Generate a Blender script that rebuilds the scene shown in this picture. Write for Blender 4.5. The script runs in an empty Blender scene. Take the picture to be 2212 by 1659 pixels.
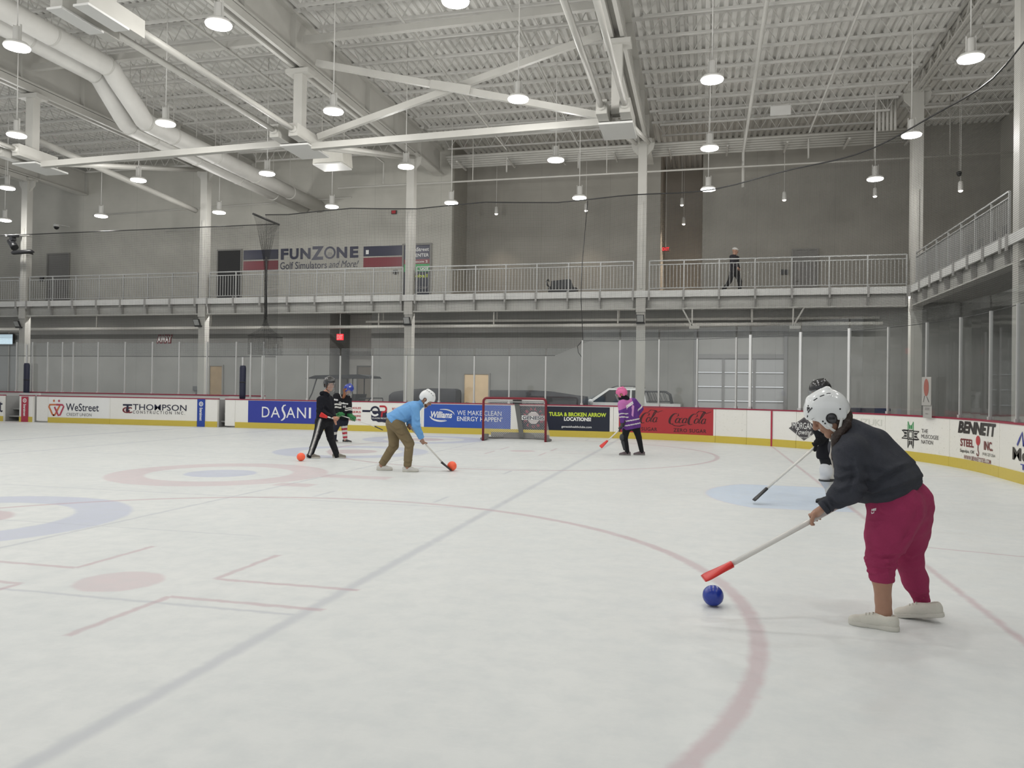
import bpy, bmesh, math, random
import numpy as np
from mathutils import Vector, Matrix
from mathutils.bvhtree import BVHTree
random.seed(7)
S = bpy.context.scene
COL = S.collection
# ------------------------------------------------------------------ camera
FPX, IW, IH = 1686.6, 2212, 1659
CAM = np.array([25.244, -24.663, 1.465])
YAW, PITCH, ROLL = 0.23992, 0.00798, -0.01353
_F = np.array([-math.sin(YAW) * math.cos(PITCH), math.cos(YAW) * math.cos(PITCH), math.sin(PITCH)])
_R = np.array([math.cos(YAW), math.sin(YAW), 0.0])
_U = np.cross(_R, _F)
RT = _R * math.cos(ROLL) - _U * math.sin(ROLL)
UP = _U * math.cos(ROLL) + _R * math.sin(ROLL)
FW = _F
cd = bpy.data.cameras.new('camera')
cd.sensor_width = 36.0
cd.lens = 36.0 * FPX / IW
cd.clip_end = 200
cam = bpy.data.objects.new('camera', cd)
COL.objects.link(cam)
M3 = Matrix(((RT[0], UP[0], -FW[0]), (RT[1], UP[1], -FW[1]), (RT[2], UP[2], -FW[2])))
cam.matrix_world = Matrix.Translation(Vector(CAM)) @ M3.to_4x4()
S.camera = cam
# ------------------------------------------------------------------ world, exposure
w = bpy.data.worlds.new('world'); S.world = w; w.use_nodes = True
w.node_tree.nodes['Background'].inputs[0].default_value = (0.80, 0.82, 0.84, 1)
w.node_tree.nodes['Background'].inputs[1].default_value = 0.80
S.view_settings.view_transform = 'Standard'
S.view_settings.look = 'None'
S.view_settings.gamma = 1.0
S.view_settings.use_curve_mapping = False
S.view_settings.exposure = 0.13
S.cycles.max_bounces = 6; S.cycles.diffuse_bounces = 3; S.cycles.glossy_bounces = 3; S.cycles.transparent_max_bounces = 16
S.cycles.adaptive_threshold = 0.02; S.cycles.use_denoising = True; S.cycles.caustics_reflective = False; S.cycles.caustics_refractive = False
LAMP_POWER = 19.0
GLOW_POWER = 92.0      # what the lens throws sideways and up
# lamp grid over the ice; the rows nearest the camera hang above the frame
LZ = 8.2
LAMPS = [(11.715, -11.8), (16.33, -11.8), (20.96, -11.7), (25.36, -7.25), (30.40, -7.29), (20.98, -7.0), (16.34, -7.13),
         (11.63, -7.2), (6.92, -7.2), (16.34, -2.3), (11.68, -2.43), (6.99, -2.54), (1.65, -2.52), (20.96, -2.1), (25.35, -2.36),
         (30.456, -2.47), (30.43, 1.83), (20.95, 2.5), (16.26, 2.38), (11.64, 2.12), (6.79, 2.2), (1.6, 1.9), (-3.1, 1.85),
         (25.34, 2.15)]
LAMPS_ABOVE = [(x, y) for y in (-11.8, -16.4, -21.0) for x in (7.0, 11.7, 16.33, 20.96, 25.36, 30.4)
               if not (y == -11.8 and 11 < x < 21.5)]
for i, (x, y) in enumerate(LAMPS + LAMPS_ABOVE):
    ld = bpy.data.lights.new('high_bay_light', 'AREA')
    ld.shape = 'DISK'; ld.size = 0.40; ld.energy = LAMP_POWER; ld.color = (1.0, 0.985, 0.955)
    lo = bpy.data.objects.new('high_bay_light', ld); COL.objects.link(lo)
    lo.location = (x, y, LZ - 0.02)
    ld = bpy.data.lights.new('high_bay_glow', 'POINT'); ld.energy = GLOW_POWER; ld.shadow_soft_size = 0.12; ld.color = (1.0, 0.985, 0.955)
    lo = bpy.data.objects.new('high_bay_glow', ld); COL.objects.link(lo)
    lo.location = (x, y, LZ - 0.18)
# ------------------------------------------------------------------ pixel -> world helpers (2212x1659 frame)
def ray(px, py):
    return FW + RT * ((px - IW / 2) / FPX) - UP * ((py - IH / 2) / FPX)
def at(px, py, Y=None, d=None, X=None, Z=None):
    r = ray(px, py)
    if d is not None: t = d
    elif Y is not None: t = (Y - CAM[1]) / r[1]
    elif X is not None: t = (X - CAM[0]) / r[0]
    else: t = (Z - CAM[2]) / r[2]
    return CAM + r * t
def nrm(v):
    v = np.asarray(v, float); return v / np.linalg.norm(v)
# ------------------------------------------------------------------ materials
MATS = {}
def srgb(r, g, b):
    f = lambda c: (c / 255 / 12.92) if c <= 10 else ((c / 255 + 0.055) / 1.055) ** 2.4
    return (f(r), f(g), f(b))
def mat(name, col, rough=0.5, metal=0.0, var=0.0, vscale=6.0, bump=0.0, bscale=40.0, emit=0.0, spec=0.5, coat=0.0):
    if name in MATS: return MATS[name]
    m = bpy.data.materials.new(name); m.use_nodes = True
    nt = m.node_tree; b = nt.nodes['Principled BSDF']
    b.inputs['Base Color'].default_value = (*col, 1)
    b.inputs['Roughness'].default_value = rough
    b.inputs['Metallic'].default_value = metal
    b.inputs['Specular IOR Level'].default_value = spec
    b.inputs['Coat Weight'].default_value = coat
    if emit:
        b.inputs['Emission Color'].default_value = (*col, 1); b.inputs['Emission Strength'].default_value = emit
    if var or bump:
        tc = nt.nodes.new('ShaderNodeTexCoord')
    if var:
        n = nt.nodes.new('ShaderNodeTexNoise'); n.inputs['Scale'].default_value = vscale; n.inputs['Detail'].default_value = 5
        nt.links.new(tc.outputs['Object'], n.inputs['Vector'])
        mr = nt.nodes.new('ShaderNodeMapRange'); mr.inputs[1].default_value = 0.3; mr.inputs[2].default_value = 0.7
        mr.inputs[3].default_value = 1 - var; mr.inputs[4].default_value = 1 + var
        nt.links.new(n.outputs[0], mr.inputs[0])
        mx = nt.nodes.new('ShaderNodeMix'); mx.data_type = 'RGBA'; mx.blend_type = 'MULTIPLY'; mx.inputs[0].default_value = 1
        mx.inputs[6].default_value = (*col, 1)
        nt.links.new(mr.outputs[0], mx.inputs[7]); nt.links.new(mx.outputs[2], b.inputs['Base Color'])
    if bump:
        n2 = nt.nodes.new('ShaderNodeTexNoise'); n2.inputs['Scale'].default_value = bscale; n2.inputs['Detail'].default_value = 3
        nt.links.new(tc.outputs['Object'], n2.inputs['Vector'])
        bp = nt.nodes.new('ShaderNodeBump'); bp.inputs['Strength'].default_value = bump; bp.inputs['Distance'].default_value = 0.01
        nt.links.new(n2.outputs[0], bp.inputs['Height']); nt.links.new(bp.outputs[0], b.inputs['Normal'])
    MATS[name] = m
    return m
class Tree:
    """tiny node-expression helper"""
    def __init__(s, nt): s.nt = nt
    def m(s, op, a, b=None, c=None, clamp=False):
        n = s.nt.nodes.new('ShaderNodeMath'); n.operation = op; n.use_clamp = clamp
        for i, v in enumerate((a, b, c)):
            if v is None: continue
            if isinstance(v, (int, float)): n.inputs[i].default_value = v
            else: s.nt.links.new(v, n.inputs[i])
        return n.outputs[0]
    def step(s, d, w):          # 1 inside (d<0), soft edge w
        n = s.nt.nodes.new('ShaderNodeMapRange'); n.interpolation_type = 'SMOOTHSTEP'
        s.nt.links.new(d, n.inputs[0]); n.inputs[1].default_value = -w; n.inputs[2].default_value = w
        n.inputs[3].default_value = 1; n.inputs[4].default_value = 0
        return n.outputs[0]
    def mix(s, f, a, b):
        n = s.nt.nodes.new('ShaderNodeMix'); n.data_type = 'RGBA'
        for i, v in ((0, f), (6, a), (7, b)):
            if isinstance(v, tuple): n.inputs[i].default_value = (*v, 1)
            elif isinstance(v, (int, float)): n.inputs[i].default_value = v
            else: s.nt.links.new(v, n.inputs[i])
        return n.outputs[2]
    def noise(s, vec, scale, detail=4, rough=0.5):
        n = s.nt.nodes.new('ShaderNodeTexNoise'); n.inputs['Scale'].default_value = scale
        n.inputs['Detail'].default_value = detail; n.inputs['Roughness'].default_value = rough
        s.nt.links.new(vec, n.inputs['Vector']); return n.outputs[0]
    def rng(s, v, a, b, c, d):
        n = s.nt.nodes.new('ShaderNodeMapRange'); s.nt.links.new(v, n.inputs[0])
        for i, q in enumerate((a, b, c, d)): n.inputs[i + 1].default_value = q
        return n.outputs[0]
# ------------------------------------------------------------------ mesh builder
class MB:
    def __init__(s): s.v = []; s.f = []; s.sm = []
    def add(s, vs, fs, smooth=False):
        o = len(s.v); s.v += [tuple(float(c) for c in p) for p in vs]
        s.f += [tuple(i + o for i in q) for q in fs]; s.sm += [smooth] * len(fs); return s
    def box(s, a, b):
        (x0, y0, z0), (x1, y1, z1) = a, b
        s.add([(x0, y0, z0), (x1, y0, z0), (x1, y1, z0), (x0, y1, z0), (x0, y0, z1), (x1, y0, z1), (x1, y1, z1), (x0, y1, z1)],
              [(0, 3, 2, 1), (4, 5, 6, 7), (0, 1, 5, 4), (1, 2, 6, 5), (2, 3, 7, 6), (3, 0, 4, 7)]); return s
    def hexa(s, p):            # 8 points: bottom ring, top ring
        s.add(p, [(0, 3, 2, 1), (4, 5, 6, 7), (0, 1, 5, 4), (1, 2, 6, 5), (2, 3, 7, 6), (3, 0, 4, 7)]); return s
    def bar(s, a, b, wx, wz, up=(0, 0, 1)):   # rectangular bar from a to b
        a = np.array(a, float); b = np.array(b, float); d = nrm(b - a)
        u = np.array(up, float); 
        if abs(d @ u) > 0.98: u = np.array((0, 1, 0.0))
        l = nrm(np.cross(u, d)); u = np.cross(d, l)
        ring = [(-1, -1), (1, -1), (1, 1), (-1, 1)]
        s.hexa([a + l * wx / 2 * i + u * wz / 2 * j for i, j in ring] + [b + l * wx / 2 * i + u * wz / 2 * j for i, j in ring]); return s
    def tube(s, pts, r, seg=8, cap=True, closed=False):
        pts = [np.array(p, float) for p in pts]; n = len(pts)
        rs = r if isinstance(r, (list, tuple)) else [r] * n
        T = []
        for i in range(n):
            if closed: t = pts[(i + 1) % n] - pts[i - 1]
            else: t = pts[min(i + 1, n - 1)] - pts[max(i - 1, 0)]
            T.append(nrm(t))
        ref = np.array((0, 0, 1.0)) if abs(T[0][2]) < 0.9 else np.array((1.0, 0, 0))
        l = nrm(np.cross(ref, T[0])); vs = []
        for i in range(n):
            l = nrm(l - T[i] * (l @ T[i])); u = np.cross(T[i], l)
            for k in range(seg):
                a = 2 * math.pi * k / seg; vs.append(pts[i] + rs[i] * (math.cos(a) * l + math.sin(a) * u))
        fs = []
        for i in range(n if closed else n - 1):
            j = (i + 1) % n
            for k in range(seg):
                q = (k + 1) % seg; fs.append((i * seg + k, i * seg + q, j * seg + q, j * seg + k))
        s.add(vs, fs, True)
        if cap and not closed:
            o = len(s.v) - len(vs)
            s.f += [tuple(o + k for k in reversed(range(seg))), tuple(o + (n - 1) * seg + k for k in range(seg))]; s.sm += [False, False]
        return s
    def lathe(s, prof, c=(0, 0, 0), seg=20, axis='z'):   # prof: (r,z) from bottom to top
        vs = []; n = len(prof)
        for r, z in prof:
            for k in range(seg):
                a = 2 * math.pi * k / seg
                p = (r * math.cos(a), r * math.sin(a), z)
                if axis == 'y': p = (p[0], p[2], p[1])
                if axis == 'x': p = (p[2], p[0], p[1])
                vs.append((c[0] + p[0], c[1] + p[1], c[2] + p[2]))
        fs = [(i * seg + k, i * seg + (k + 1) % seg, (i + 1) * seg + (k + 1) % seg, (i + 1) * seg + k) for i in range(n - 1) for k in range(seg)]
        s.add(vs, fs, True); o = len(s.v) - len(vs)
        s.f += [tuple(o + k for k in reversed(range(seg))), tuple(o + (n - 1) * seg + k for k in range(seg))]; s.sm += [False, False]
        return s
    def prism(s, poly, a, b, f=lambda u, v, t: (u, t, v)):   # extrude 2D poly between a and b
        n = len(poly)
        s.add([f(u, v, a) for u, v in poly] + [f(u, v, b) for u, v in poly],
              [tuple(reversed(range(n))), tuple(range(n, 2 * n))] + [(i, (i + 1) % n, n + (i + 1) % n, n + i) for i in range(n)]); return s
    def build(s, name, material, parent=None, loc=None):
        me = bpy.data.meshes.new(name); me.from_pydata(s.v, [], s.f)
        me.polygons.foreach_set('use_smooth', s.sm)
        for m_ in (material if isinstance(material, (list, tuple)) else [material]): me.materials.append(m_)
        me.update()
        o = bpy.data.objects.new(name, me); COL.objects.link(o)
        if parent is not None: o.parent = parent
        if loc is not None: o.location = loc
        return o
def tag(o, label=None, cat=None, group=None, kind=None):
    if label: o['label'] = label
    if cat: o['category'] = cat
    if group: o['group'] = group
    if kind: o['kind'] = kind
    return o
def empty(name, label, cat, group=None, loc=(0, 0, 0)):
    o = bpy.data.objects.new(name, None); COL.objects.link(o); o.location = loc
    o.empty_display_size = 0.2
    return tag(o, label, cat, group)
def copy_tree(o, parent=None):
    c = o.copy(); COL.objects.link(c)
    if parent is not None: c.parent = parent
    for ch in list(o.children): copy_tree(ch, c)
    return c
ORD = ['first', 'second', 'third', 'fourth', 'fifth', 'sixth', 'seventh', 'eighth', 'ninth', 'tenth', 'eleventh', 'twelfth', 'thirteenth',
       'fourteenth', 'fifteenth', 'sixteenth', 'seventeenth', 'eighteenth', 'nineteenth', 'twentieth', 'twenty-first', 'twenty-second',
       'twenty-third', 'twenty-fourth', 'twenty-fifth', 'twenty-sixth', 'twenty-seventh', 'twenty-eighth', 'twenty-ninth', 'thirtieth',
       'thirty-first', 'thirty-second', 'thirty-third', 'thirty-fourth']
def ordl(i): return '' if i == 0 else ORD[i] + ' '
# ------------------------------------------------------------------ lettering
_tx = {}
def text2d(string, bold=0.0, shear=0.0, space=1.0):
    """flat letter outlines, filled, scaled so that the bounding box is 0..1 by 0..1"""
    key = (string, bold, shear, space)
    if key in _tx: return _tx[key]
    cu = bpy.data.curves.new('lettering', 'FONT'); cu.body = string; cu.size = 1.0
    cu.offset = bold; cu.shear = shear; cu.space_character = space; cu.resolution_u = 3
    ob = bpy.data.objects.new('lettering', cu)
    me = ob.to_mesh()
    v = np.array([tuple(p.co)[:2] for p in me.vertices]); f = [tuple(p.vertices) for p in me.polygons]
    ob.to_mesh_clear(); bpy.data.objects.remove(ob); bpy.data.curves.remove(cu)
    lo, hi = v.min(0), v.max(0)
    _tx[key] = ((v - lo) / (hi - lo), f, (hi - lo))
    return _tx[key]
def stroke2d(lines, wdt, taper=True):
    """brush strokes: list of polylines -> ribbons of varying width"""
    vs, fs = [], []
    for L in lines:
        ww = wdt
        if isinstance(L, tuple): L, ww = L
        P0 = [np.array(q, float) for q in L]; P = [P0[0]]
        for q in P0[1:]:
            m = max(1, int(np.linalg.norm(q - P[-1]) / .12)) if not taper else 1; a0 = P[-1]
            P += [a0 + (q - a0) * j / m for j in range(1, m + 1)]
        P = np.array(P); n = len(P); o = len(vs)
        for i in range(n):
            t = nrm(P[min(i + 1, n - 1)] - P[max(i - 1, 0)]); nn = np.array((-t[1], t[0]))
            q = i / (n - 1); h = ww / 2 * ((0.25 + 0.75 * math.sin(math.pi * min(max(q, 0.02), 0.98)) ** 0.6) if taper else 1)
            vs += [P[i] + nn * h, P[i] - nn * h]
        fs += [(o + 2 * i, o + 2 * i + 1, o + 2 * i + 3, o + 2 * i + 2) for i in range(n - 1)]
    return np.array(vs), fs
def arc(cx, cy, rx, ry, a0, a1, n=14, slant=0.0):
    out = []
    for i in range(n + 1):
        a = math.radians(a0 + (a1 - a0) * i / n); y = cy + ry * math.sin(a)
        out.append((cx + rx * math.cos(a) + slant * y, y))
    return out
# ================================================================== ICE
def ice_material():
    m = bpy.data.materials.new('ice'); m.use_nodes = True; nt = m.node_tree; b = nt.nodes['Principled BSDF']
    t = Tree(nt)
    geo = nt.nodes.new('ShaderNodeNewGeometry')
    # ragged paint edges: wobble the coordinates a little
    wob = nt.nodes.new('ShaderNodeTexNoise'); wob.inputs['Scale'].default_value = 9; wob.inputs['Detail'].default_value = 4
    nt.links.new(geo.outputs['Position'], wob.inputs['Vector'])
    vm = nt.nodes.new('ShaderNodeVectorMath'); vm.operation = 'MULTIPLY_ADD'
    nt.links.new(wob.outputs['Color'], vm.inputs[0]); vm.inputs[1].default_value = (0.05, 0.05, 0); nt.links.new(geo.outputs['Position'], vm.inputs[2])
    vs = nt.nodes.new('ShaderNodeVectorMath'); vs.operation = 'SUBTRACT'; nt.links.new(vm.outputs[0], vs.inputs[0]); vs.inputs[1].default_value = (0.025, 0.025, 0)
    sp = nt.nodes.new('ShaderNodeSeparateXYZ'); nt.links.new(vs.outputs[0], sp.inputs[0])
    X, Y = sp.outputs[0], sp.outputs[1]
    def rad(cx, cy):
        dx = t.m('SUBTRACT', X, cx); dy = t.m('SUBTRACT', Y, cy)
        return t.m('SQRT', t.m('ADD', t.m('MULTIPLY', dx, dx), t.m('MULTIPLY', dy, dy)))
    def disk(r, r1, w): return t.step(t.m('SUBTRACT', r, r1), w)
    def ring(r, r0, r1, w):
        return t.step(t.m('SUBTRACT', t.m('ABSOLUTE', t.m('SUBTRACT', r, (r0 + r1) / 2)), (r1 - r0) / 2), w)
    def rect(x0, x1, y0, y1, w=0.02):
        dx = t.m('SUBTRACT', t.m('ABSOLUTE', t.m('SUBTRACT', X, (x0 + x1) / 2)), (x1 - x0) / 2)
        dy = t.m('SUBTRACT', t.m('ABSOLUTE', t.m('SUBTRACT', Y, (y0 + y1) / 2)), (y1 - y0) / 2)
        return t.step(t.m('MAXIMUM', dx, dy), w)
    def seg(x0, y0, x1, y1, hw, w=0.02):     # slanted line
        L = math.hypot(x1 - x0, y1 - y0); ux, uy = (x1 - x0) / L, (y1 - y0) / L
        dx = t.m('SUBTRACT', X, x0); dy = t.m('SUBTRACT', Y, y0)
        al = t.m('ADD', t.m('MULTIPLY', dx, ux), t.m('MULTIPLY', dy, uy)); ac = t.m('ADD', t.m('MULTIPLY', dx, -uy), t.m('MULTIPLY', dy, ux))
        d = t.m('MAXIMUM', t.m('SUBTRACT', t.m('ABSOLUTE', ac), hw), t.m('SUBTRACT', t.m('ABSOLUTE', t.m('SUBTRACT', al, L / 2)), L / 2))
        return t.step(d, w)
    def mx(*a):
        r = a[0]
        for q in a[1:]: r = t.m('MAXIMUM', r, q)
        return r
    red, pink, blue, grey, lightblue = [], [], [], [], []
    for cy in (-19.68, -6.25):
        r = rad(21.03, cy)
        red += [ring(r, 4.50, 4.60, 0.028)]
        pink += [disk(r, 0.31, 0.03)]
        for sx in (-1, 1):
            for sy in (-1, 1):
                cx_, cy_ = 21.03 + sx * 0.63, cy + sy * 0.265
                xa, xb = sorted((cx_, cx_ + sx * 1.17)); ya, yb = sorted((cy_, cy_ + sy * 0.90))
                red += [rect(xa, xb, cy_ - 0.028, cy_ + 0.028, 0.02), rect(cx_ - 0.028, cx_ + 0.028, ya, yb, 0.02)]
            for sy in (-1, 1):
                cx_ = 21.03 + sx * 0.85; ya, yb = sorted((cy + sy * 4.6, cy + sy * 5.2))
                grey += [rect(cx_ - 0.025, cx_ + 0.025, ya, yb)]
    red += [rect(27.10, 27.155, -24.5, -1.75, 0.025)]
    red += [seg(27.13, -16.30, 30.48, -17.2, 0.022), seg(27.13, -9.55, 30.48, -8.7, 0.018)]
    red += [rect(-0.15, 0.15, -26, 0)]
    for cy, c0, c1 in ((-3.2, blue, red), (-8.0, blue, red), (-13.05, pink, blue), (-17.9, blue, red)):
        r = rad(17.38, cy)
        c0 += [ring(r, 1.17, 1.76, 0.04)]; c1 += [disk(r, 0.58, 0.04)]
    # neck of paint that runs off the red house
    pink += [rect(18.9, 20.3, -12.95, -12.55, 0.05), rect(19.0, 19.6, -14.2, -13.85, 0.05)]
    grey += [rect(22.70, 22.79, -25.9, 0, 0.035), rect(19.16, 19.21, -25, 0, 0.02), rect(7.72, 7.95, -25.9, 0), rect(11.08, 11.2, -25, 0)]
    for y in (-15.4, -20.1, -10.5, -5.6):
        grey += [rect(7.9, 22.74, y - 0.02, y + 0.02)]
    for y in (-17.8, -13.05, -8.0, -3.2):
        grey += [rect(8, 21.05, y - 0.012, y + 0.012)]
    # crease: half disc and straight sides in front of the goal line
    rc = rad(27.13, -12.85)
    dc = t.m('MAXIMUM', t.m('SUBTRACT', rc, 1.83), t.m('MAXIMUM', t.m('SUBTRACT', t.m('ABSOLUTE', t.m('SUBTRACT', Y, -12.85)), 1.33), t.m('SUBTRACT', X, 27.10)))
    cre = t.step(dc, 0.03)
    creedge = t.step(t.m('SUBTRACT', t.m('ABSOLUTE', dc), 0.03), 0.03)
    big = t.noise(geo.outputs['Position'], 0.7, 5, 0.6)
    mid = t.noise(geo.outputs['Position'], 4.5, 6, 0.65)
    # stretched noise: skate scratches
    mp = nt.nodes.new('ShaderNodeMapping'); nt.links.new(geo.outputs['Position'], mp.inputs[0]); mp.inputs['Rotation'].default_value = (0, 0, 0.5)
    mp.inputs['Scale'].default_value = (1.2, 16, 1)
    scr = t.noise(mp.outputs[0], 2.2, 6, 0.7)
    base = t.mix(t.rng(big, 0.3, 0.7, 0, 1), (0.685, 0.708, 0.70), (0.745, 0.76, 0.745))
    base = t.mix(t.m('MULTIPLY', t.rng(mid, 0.42, 0.66, 0, 1), 0.34), base, (0.59, 0.625, 0.635))
    base = t.mix(t.m('MULTIPLY', t.rng(scr, 0.60, 0.78, 0, 1), 0.35), base, (0.83, 0.84, 0.84))
    fade = t.rng(mid, 0.30, 0.72, 1.1, 0.65)
    col = base
    col = t.mix(t.m('MULTIPLY', t.m('MULTIPLY', cre, fade), 0.62), col, (0.50, 0.63, 0.83))
    col = t.mix(t.m('MULTIPLY', creedge, 0.12), col, (0.55, 0.35, 0.42))
    col = t.mix(t.m('MULTIPLY', t.m('MULTIPLY', mx(*blue), fade), 0.62), col, (0.43, 0.47, 0.64))
    col = t.mix(t.m('MULTIPLY', t.m('MULTIPLY', mx(*grey), fade), 0.50), col, (0.40, 0.42, 0.48))
    col = t.mix(t.m('MULTIPLY', t.m('MULTIPLY', mx(*pink), fade), 0.46), col, (0.56, 0.37, 0.41))
    col = t.mix(t.m('MULTIPLY', t.m('MULTIPLY', mx(*red), fade), 0.54), col, (0.47, 0.29, 0.33))
    nt.links.new(col, b.inputs['Base Color'])
    nt.links.new(t.rng(mid, 0.3, 0.7, 0.34, 0.55), b.inputs['Roughness'])
    b.inputs['Specular IOR Level'].default_value = 0.28
    bp = nt.nodes.new('ShaderNodeBump'); bp.inputs['Strength'].default_value = 0.12; bp.inputs['Distance'].default_value = 0.01
    nt.links.new(scr, bp.inputs['Height']); nt.links.new(bp.outputs[0], b.inputs['Normal'])
    return m
# rink outline: far side y=0, end boards x=HX, corner radius RR
HX, RR = 30.48, 8.53
S1 = HX - RR                       # arclength where the corner starts (s = x on the straight)
S2 = S1 + RR * math.pi / 2
def rink(s, off=0.0):              # point of the boards' inner face at arclength s; off = outward
    if s <= S1: return np.array((s, off)), np.array((0, 1.0))
    if s <= S2:
        a = (s - S1) / RR; n = np.array((math.sin(a), math.cos(a)))
        return np.array((S1, -RR)) + n * (RR + off), n
    return np.array((HX + off, -RR - (s - S2))), np.array((1.0, 0))
def P3(s, z, off=0.0):
    p, _ = rink(s, off); return (p[0], p[1], z)
ice_poly = [(-16, -26.2), (HX - 0.02, -26.2)] + [tuple(rink(s, 0.03)[0]) for s in np.linspace(47, S1, 60)] + [(-16, 0.03)]
mb = MB(); mb.prism(ice_poly, -0.05, 0.0, lambda u, v, t_: (u, v, t_))
tag(mb.build('floor', ice_material()), kind='structure')
conc = mat('concrete_floor', (0.36, 0.355, 0.34), 0.6, var=0.12, vscale=1.5)
mb = MB(); mb.box((-16, -40, -0.3), (46, 13, -0.06)); tag(mb.build('floor_concourse', conc), kind='structure')
# ================================================================== WALLS
def wall_material(name, col, panel=3.0):
    m = bpy.data.materials.new(name); m.use_nodes = True; nt = m.node_tree; b = nt.nodes['Principled BSDF']; t = Tree(nt)
    tc = nt.nodes.new('ShaderNodeTexCoord')
    sp = nt.nodes.new('ShaderNodeSeparateXYZ'); nt.links.new(tc.outputs['Object'], sp.inputs[0])
    h = t.m('ADD', sp.outputs[0], sp.outputs[1])
    jd = t.m('ABSOLUTE', t.m('SUBTRACT', t.m('FRACT', t.m('DIVIDE', h, panel)), 0.5))
    jz = t.m('ABSOLUTE', t.m('SUBTRACT', t.m('FRACT', t.m('DIVIDE', sp.outputs[2], 0.2)), 0.5))
    joint = t.m('MAXIMUM', t.rng(jd, 0.495, 0.4985, 0, 1), t.m('MULTIPLY', t.rng(jz, 0.46, 0.49, 0, 1), 0.25))
    n = t.noise(tc.outputs['Object'], 1.1, 5)
    c0 = t.mix(t.rng(n, 0.3, 0.7, 0, 1), tuple(c * 0.93 for c in col), tuple(c * 1.05 for c in col))
    nt.links.new(t.mix(t.m('MULTIPLY', joint, 0.30), c0, tuple(c * 0.5 for c in col)), b.inputs['Base Color'])
    b.inputs['Roughness'].default_value = 0.75; b.inputs['Specular IOR Level'].default_value = 0.2
    return m
wm = wall_material('painted_block', (0.46, 0.45, 0.408)); wm2 = wall_material('tan_paint', (0.335, 0.322, 0.289))
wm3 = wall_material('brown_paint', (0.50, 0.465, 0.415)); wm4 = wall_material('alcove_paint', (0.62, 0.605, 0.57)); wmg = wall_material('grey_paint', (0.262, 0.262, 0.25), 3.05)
YW, YR, XR, ZT = 6.6, 8.7, 36.2, 12.05
XA = 14.9; XC0, XC1 = 23.42, 25.15
def wallbox(name, a, b, m):
    mb = MB(); mb.box(a, b); return tag(mb.build(name, m), kind='structure')
T = 0.25
# lower back wall, with the alcove and the overhead-door opening left open
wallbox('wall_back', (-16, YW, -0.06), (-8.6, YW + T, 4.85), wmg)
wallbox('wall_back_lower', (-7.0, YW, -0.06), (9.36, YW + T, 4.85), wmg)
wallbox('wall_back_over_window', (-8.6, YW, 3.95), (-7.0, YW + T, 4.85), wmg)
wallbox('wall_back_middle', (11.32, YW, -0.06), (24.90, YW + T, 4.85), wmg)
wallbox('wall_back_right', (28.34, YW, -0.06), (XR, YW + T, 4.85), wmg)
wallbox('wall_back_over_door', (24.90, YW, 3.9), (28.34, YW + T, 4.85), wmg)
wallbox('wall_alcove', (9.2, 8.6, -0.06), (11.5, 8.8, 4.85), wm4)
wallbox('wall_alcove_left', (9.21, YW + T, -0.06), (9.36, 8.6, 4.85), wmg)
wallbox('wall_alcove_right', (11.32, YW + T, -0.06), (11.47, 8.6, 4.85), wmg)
# upper back wall
wallbox('wall_back_upper', (-16, YW, 5.03), (XA, YW + T, ZT), wm)
wallbox('wall_return', (XA - T, YW + T, 5.03), (XA, YR, ZT), wm2)
wallbox('wall_recess', (XA - T, YR, 5.03), (XC0, YR + T, ZT), wm2)
wallbox('wall_corridor_left', (XC0 - T, YR + T, 5.03), (XC0, 13.0, ZT), wm3)
wallbox('wall_corridor_right', (XC1, YR + T, 5.03), (XC1 + T, 13.0, ZT), wm3)
wallbox('wall_corridor_end', (XC0 - T, 12.75, 5.03), (XC1 + T, 13.0, ZT), wm3)
wallbox('wall_back_upper_right', (XC1, YR, 5.03), (XR, YR + T, ZT), wm2)
wallbox('wall_right', (XR, -30, 5.03), (XR + T, YR + T, ZT), wm)
wallbox('wall_right_lower', (XR, 3.3, -0.06), (XR + T, YW + T, 4.85), wmg)
wallbox('wall_right_sill', (XR, -30, -0.06), (XR + T, 3.3, 0.95), wmg)
wallbox('wall_right_head', (XR, -30, 4.25), (XR + T, 3.3, 4.85), wmg)
# ceiling: ribbed metal roof deck, ribs running away from the camera
deckm = mat('roof_deck_paint', (0.76, 0.75, 0.715), 0.6, var=0.06, vscale=0.8)
mb = MB(); pts = []; x = -18.0; pitch = 0.24
while x < 37.5:
    pts += [(x, 12.0), (x + 0.12, 12.0), (x + 0.15, 12.08), (x + 0.21, 12.08)]; x += pitch
n = len(pts)
mb.add([(u, -34, v) for u, v in pts] + [(u, 13.2, v) for u, v in pts], [(i, i + 1, n + i + 1, n + i) for i in range(n - 1)])
mb.box((-18, -34, 12.14), (37.5, 13.2, 12.3))
tag(mb.build('ceiling', deckm), kind='structure')
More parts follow.
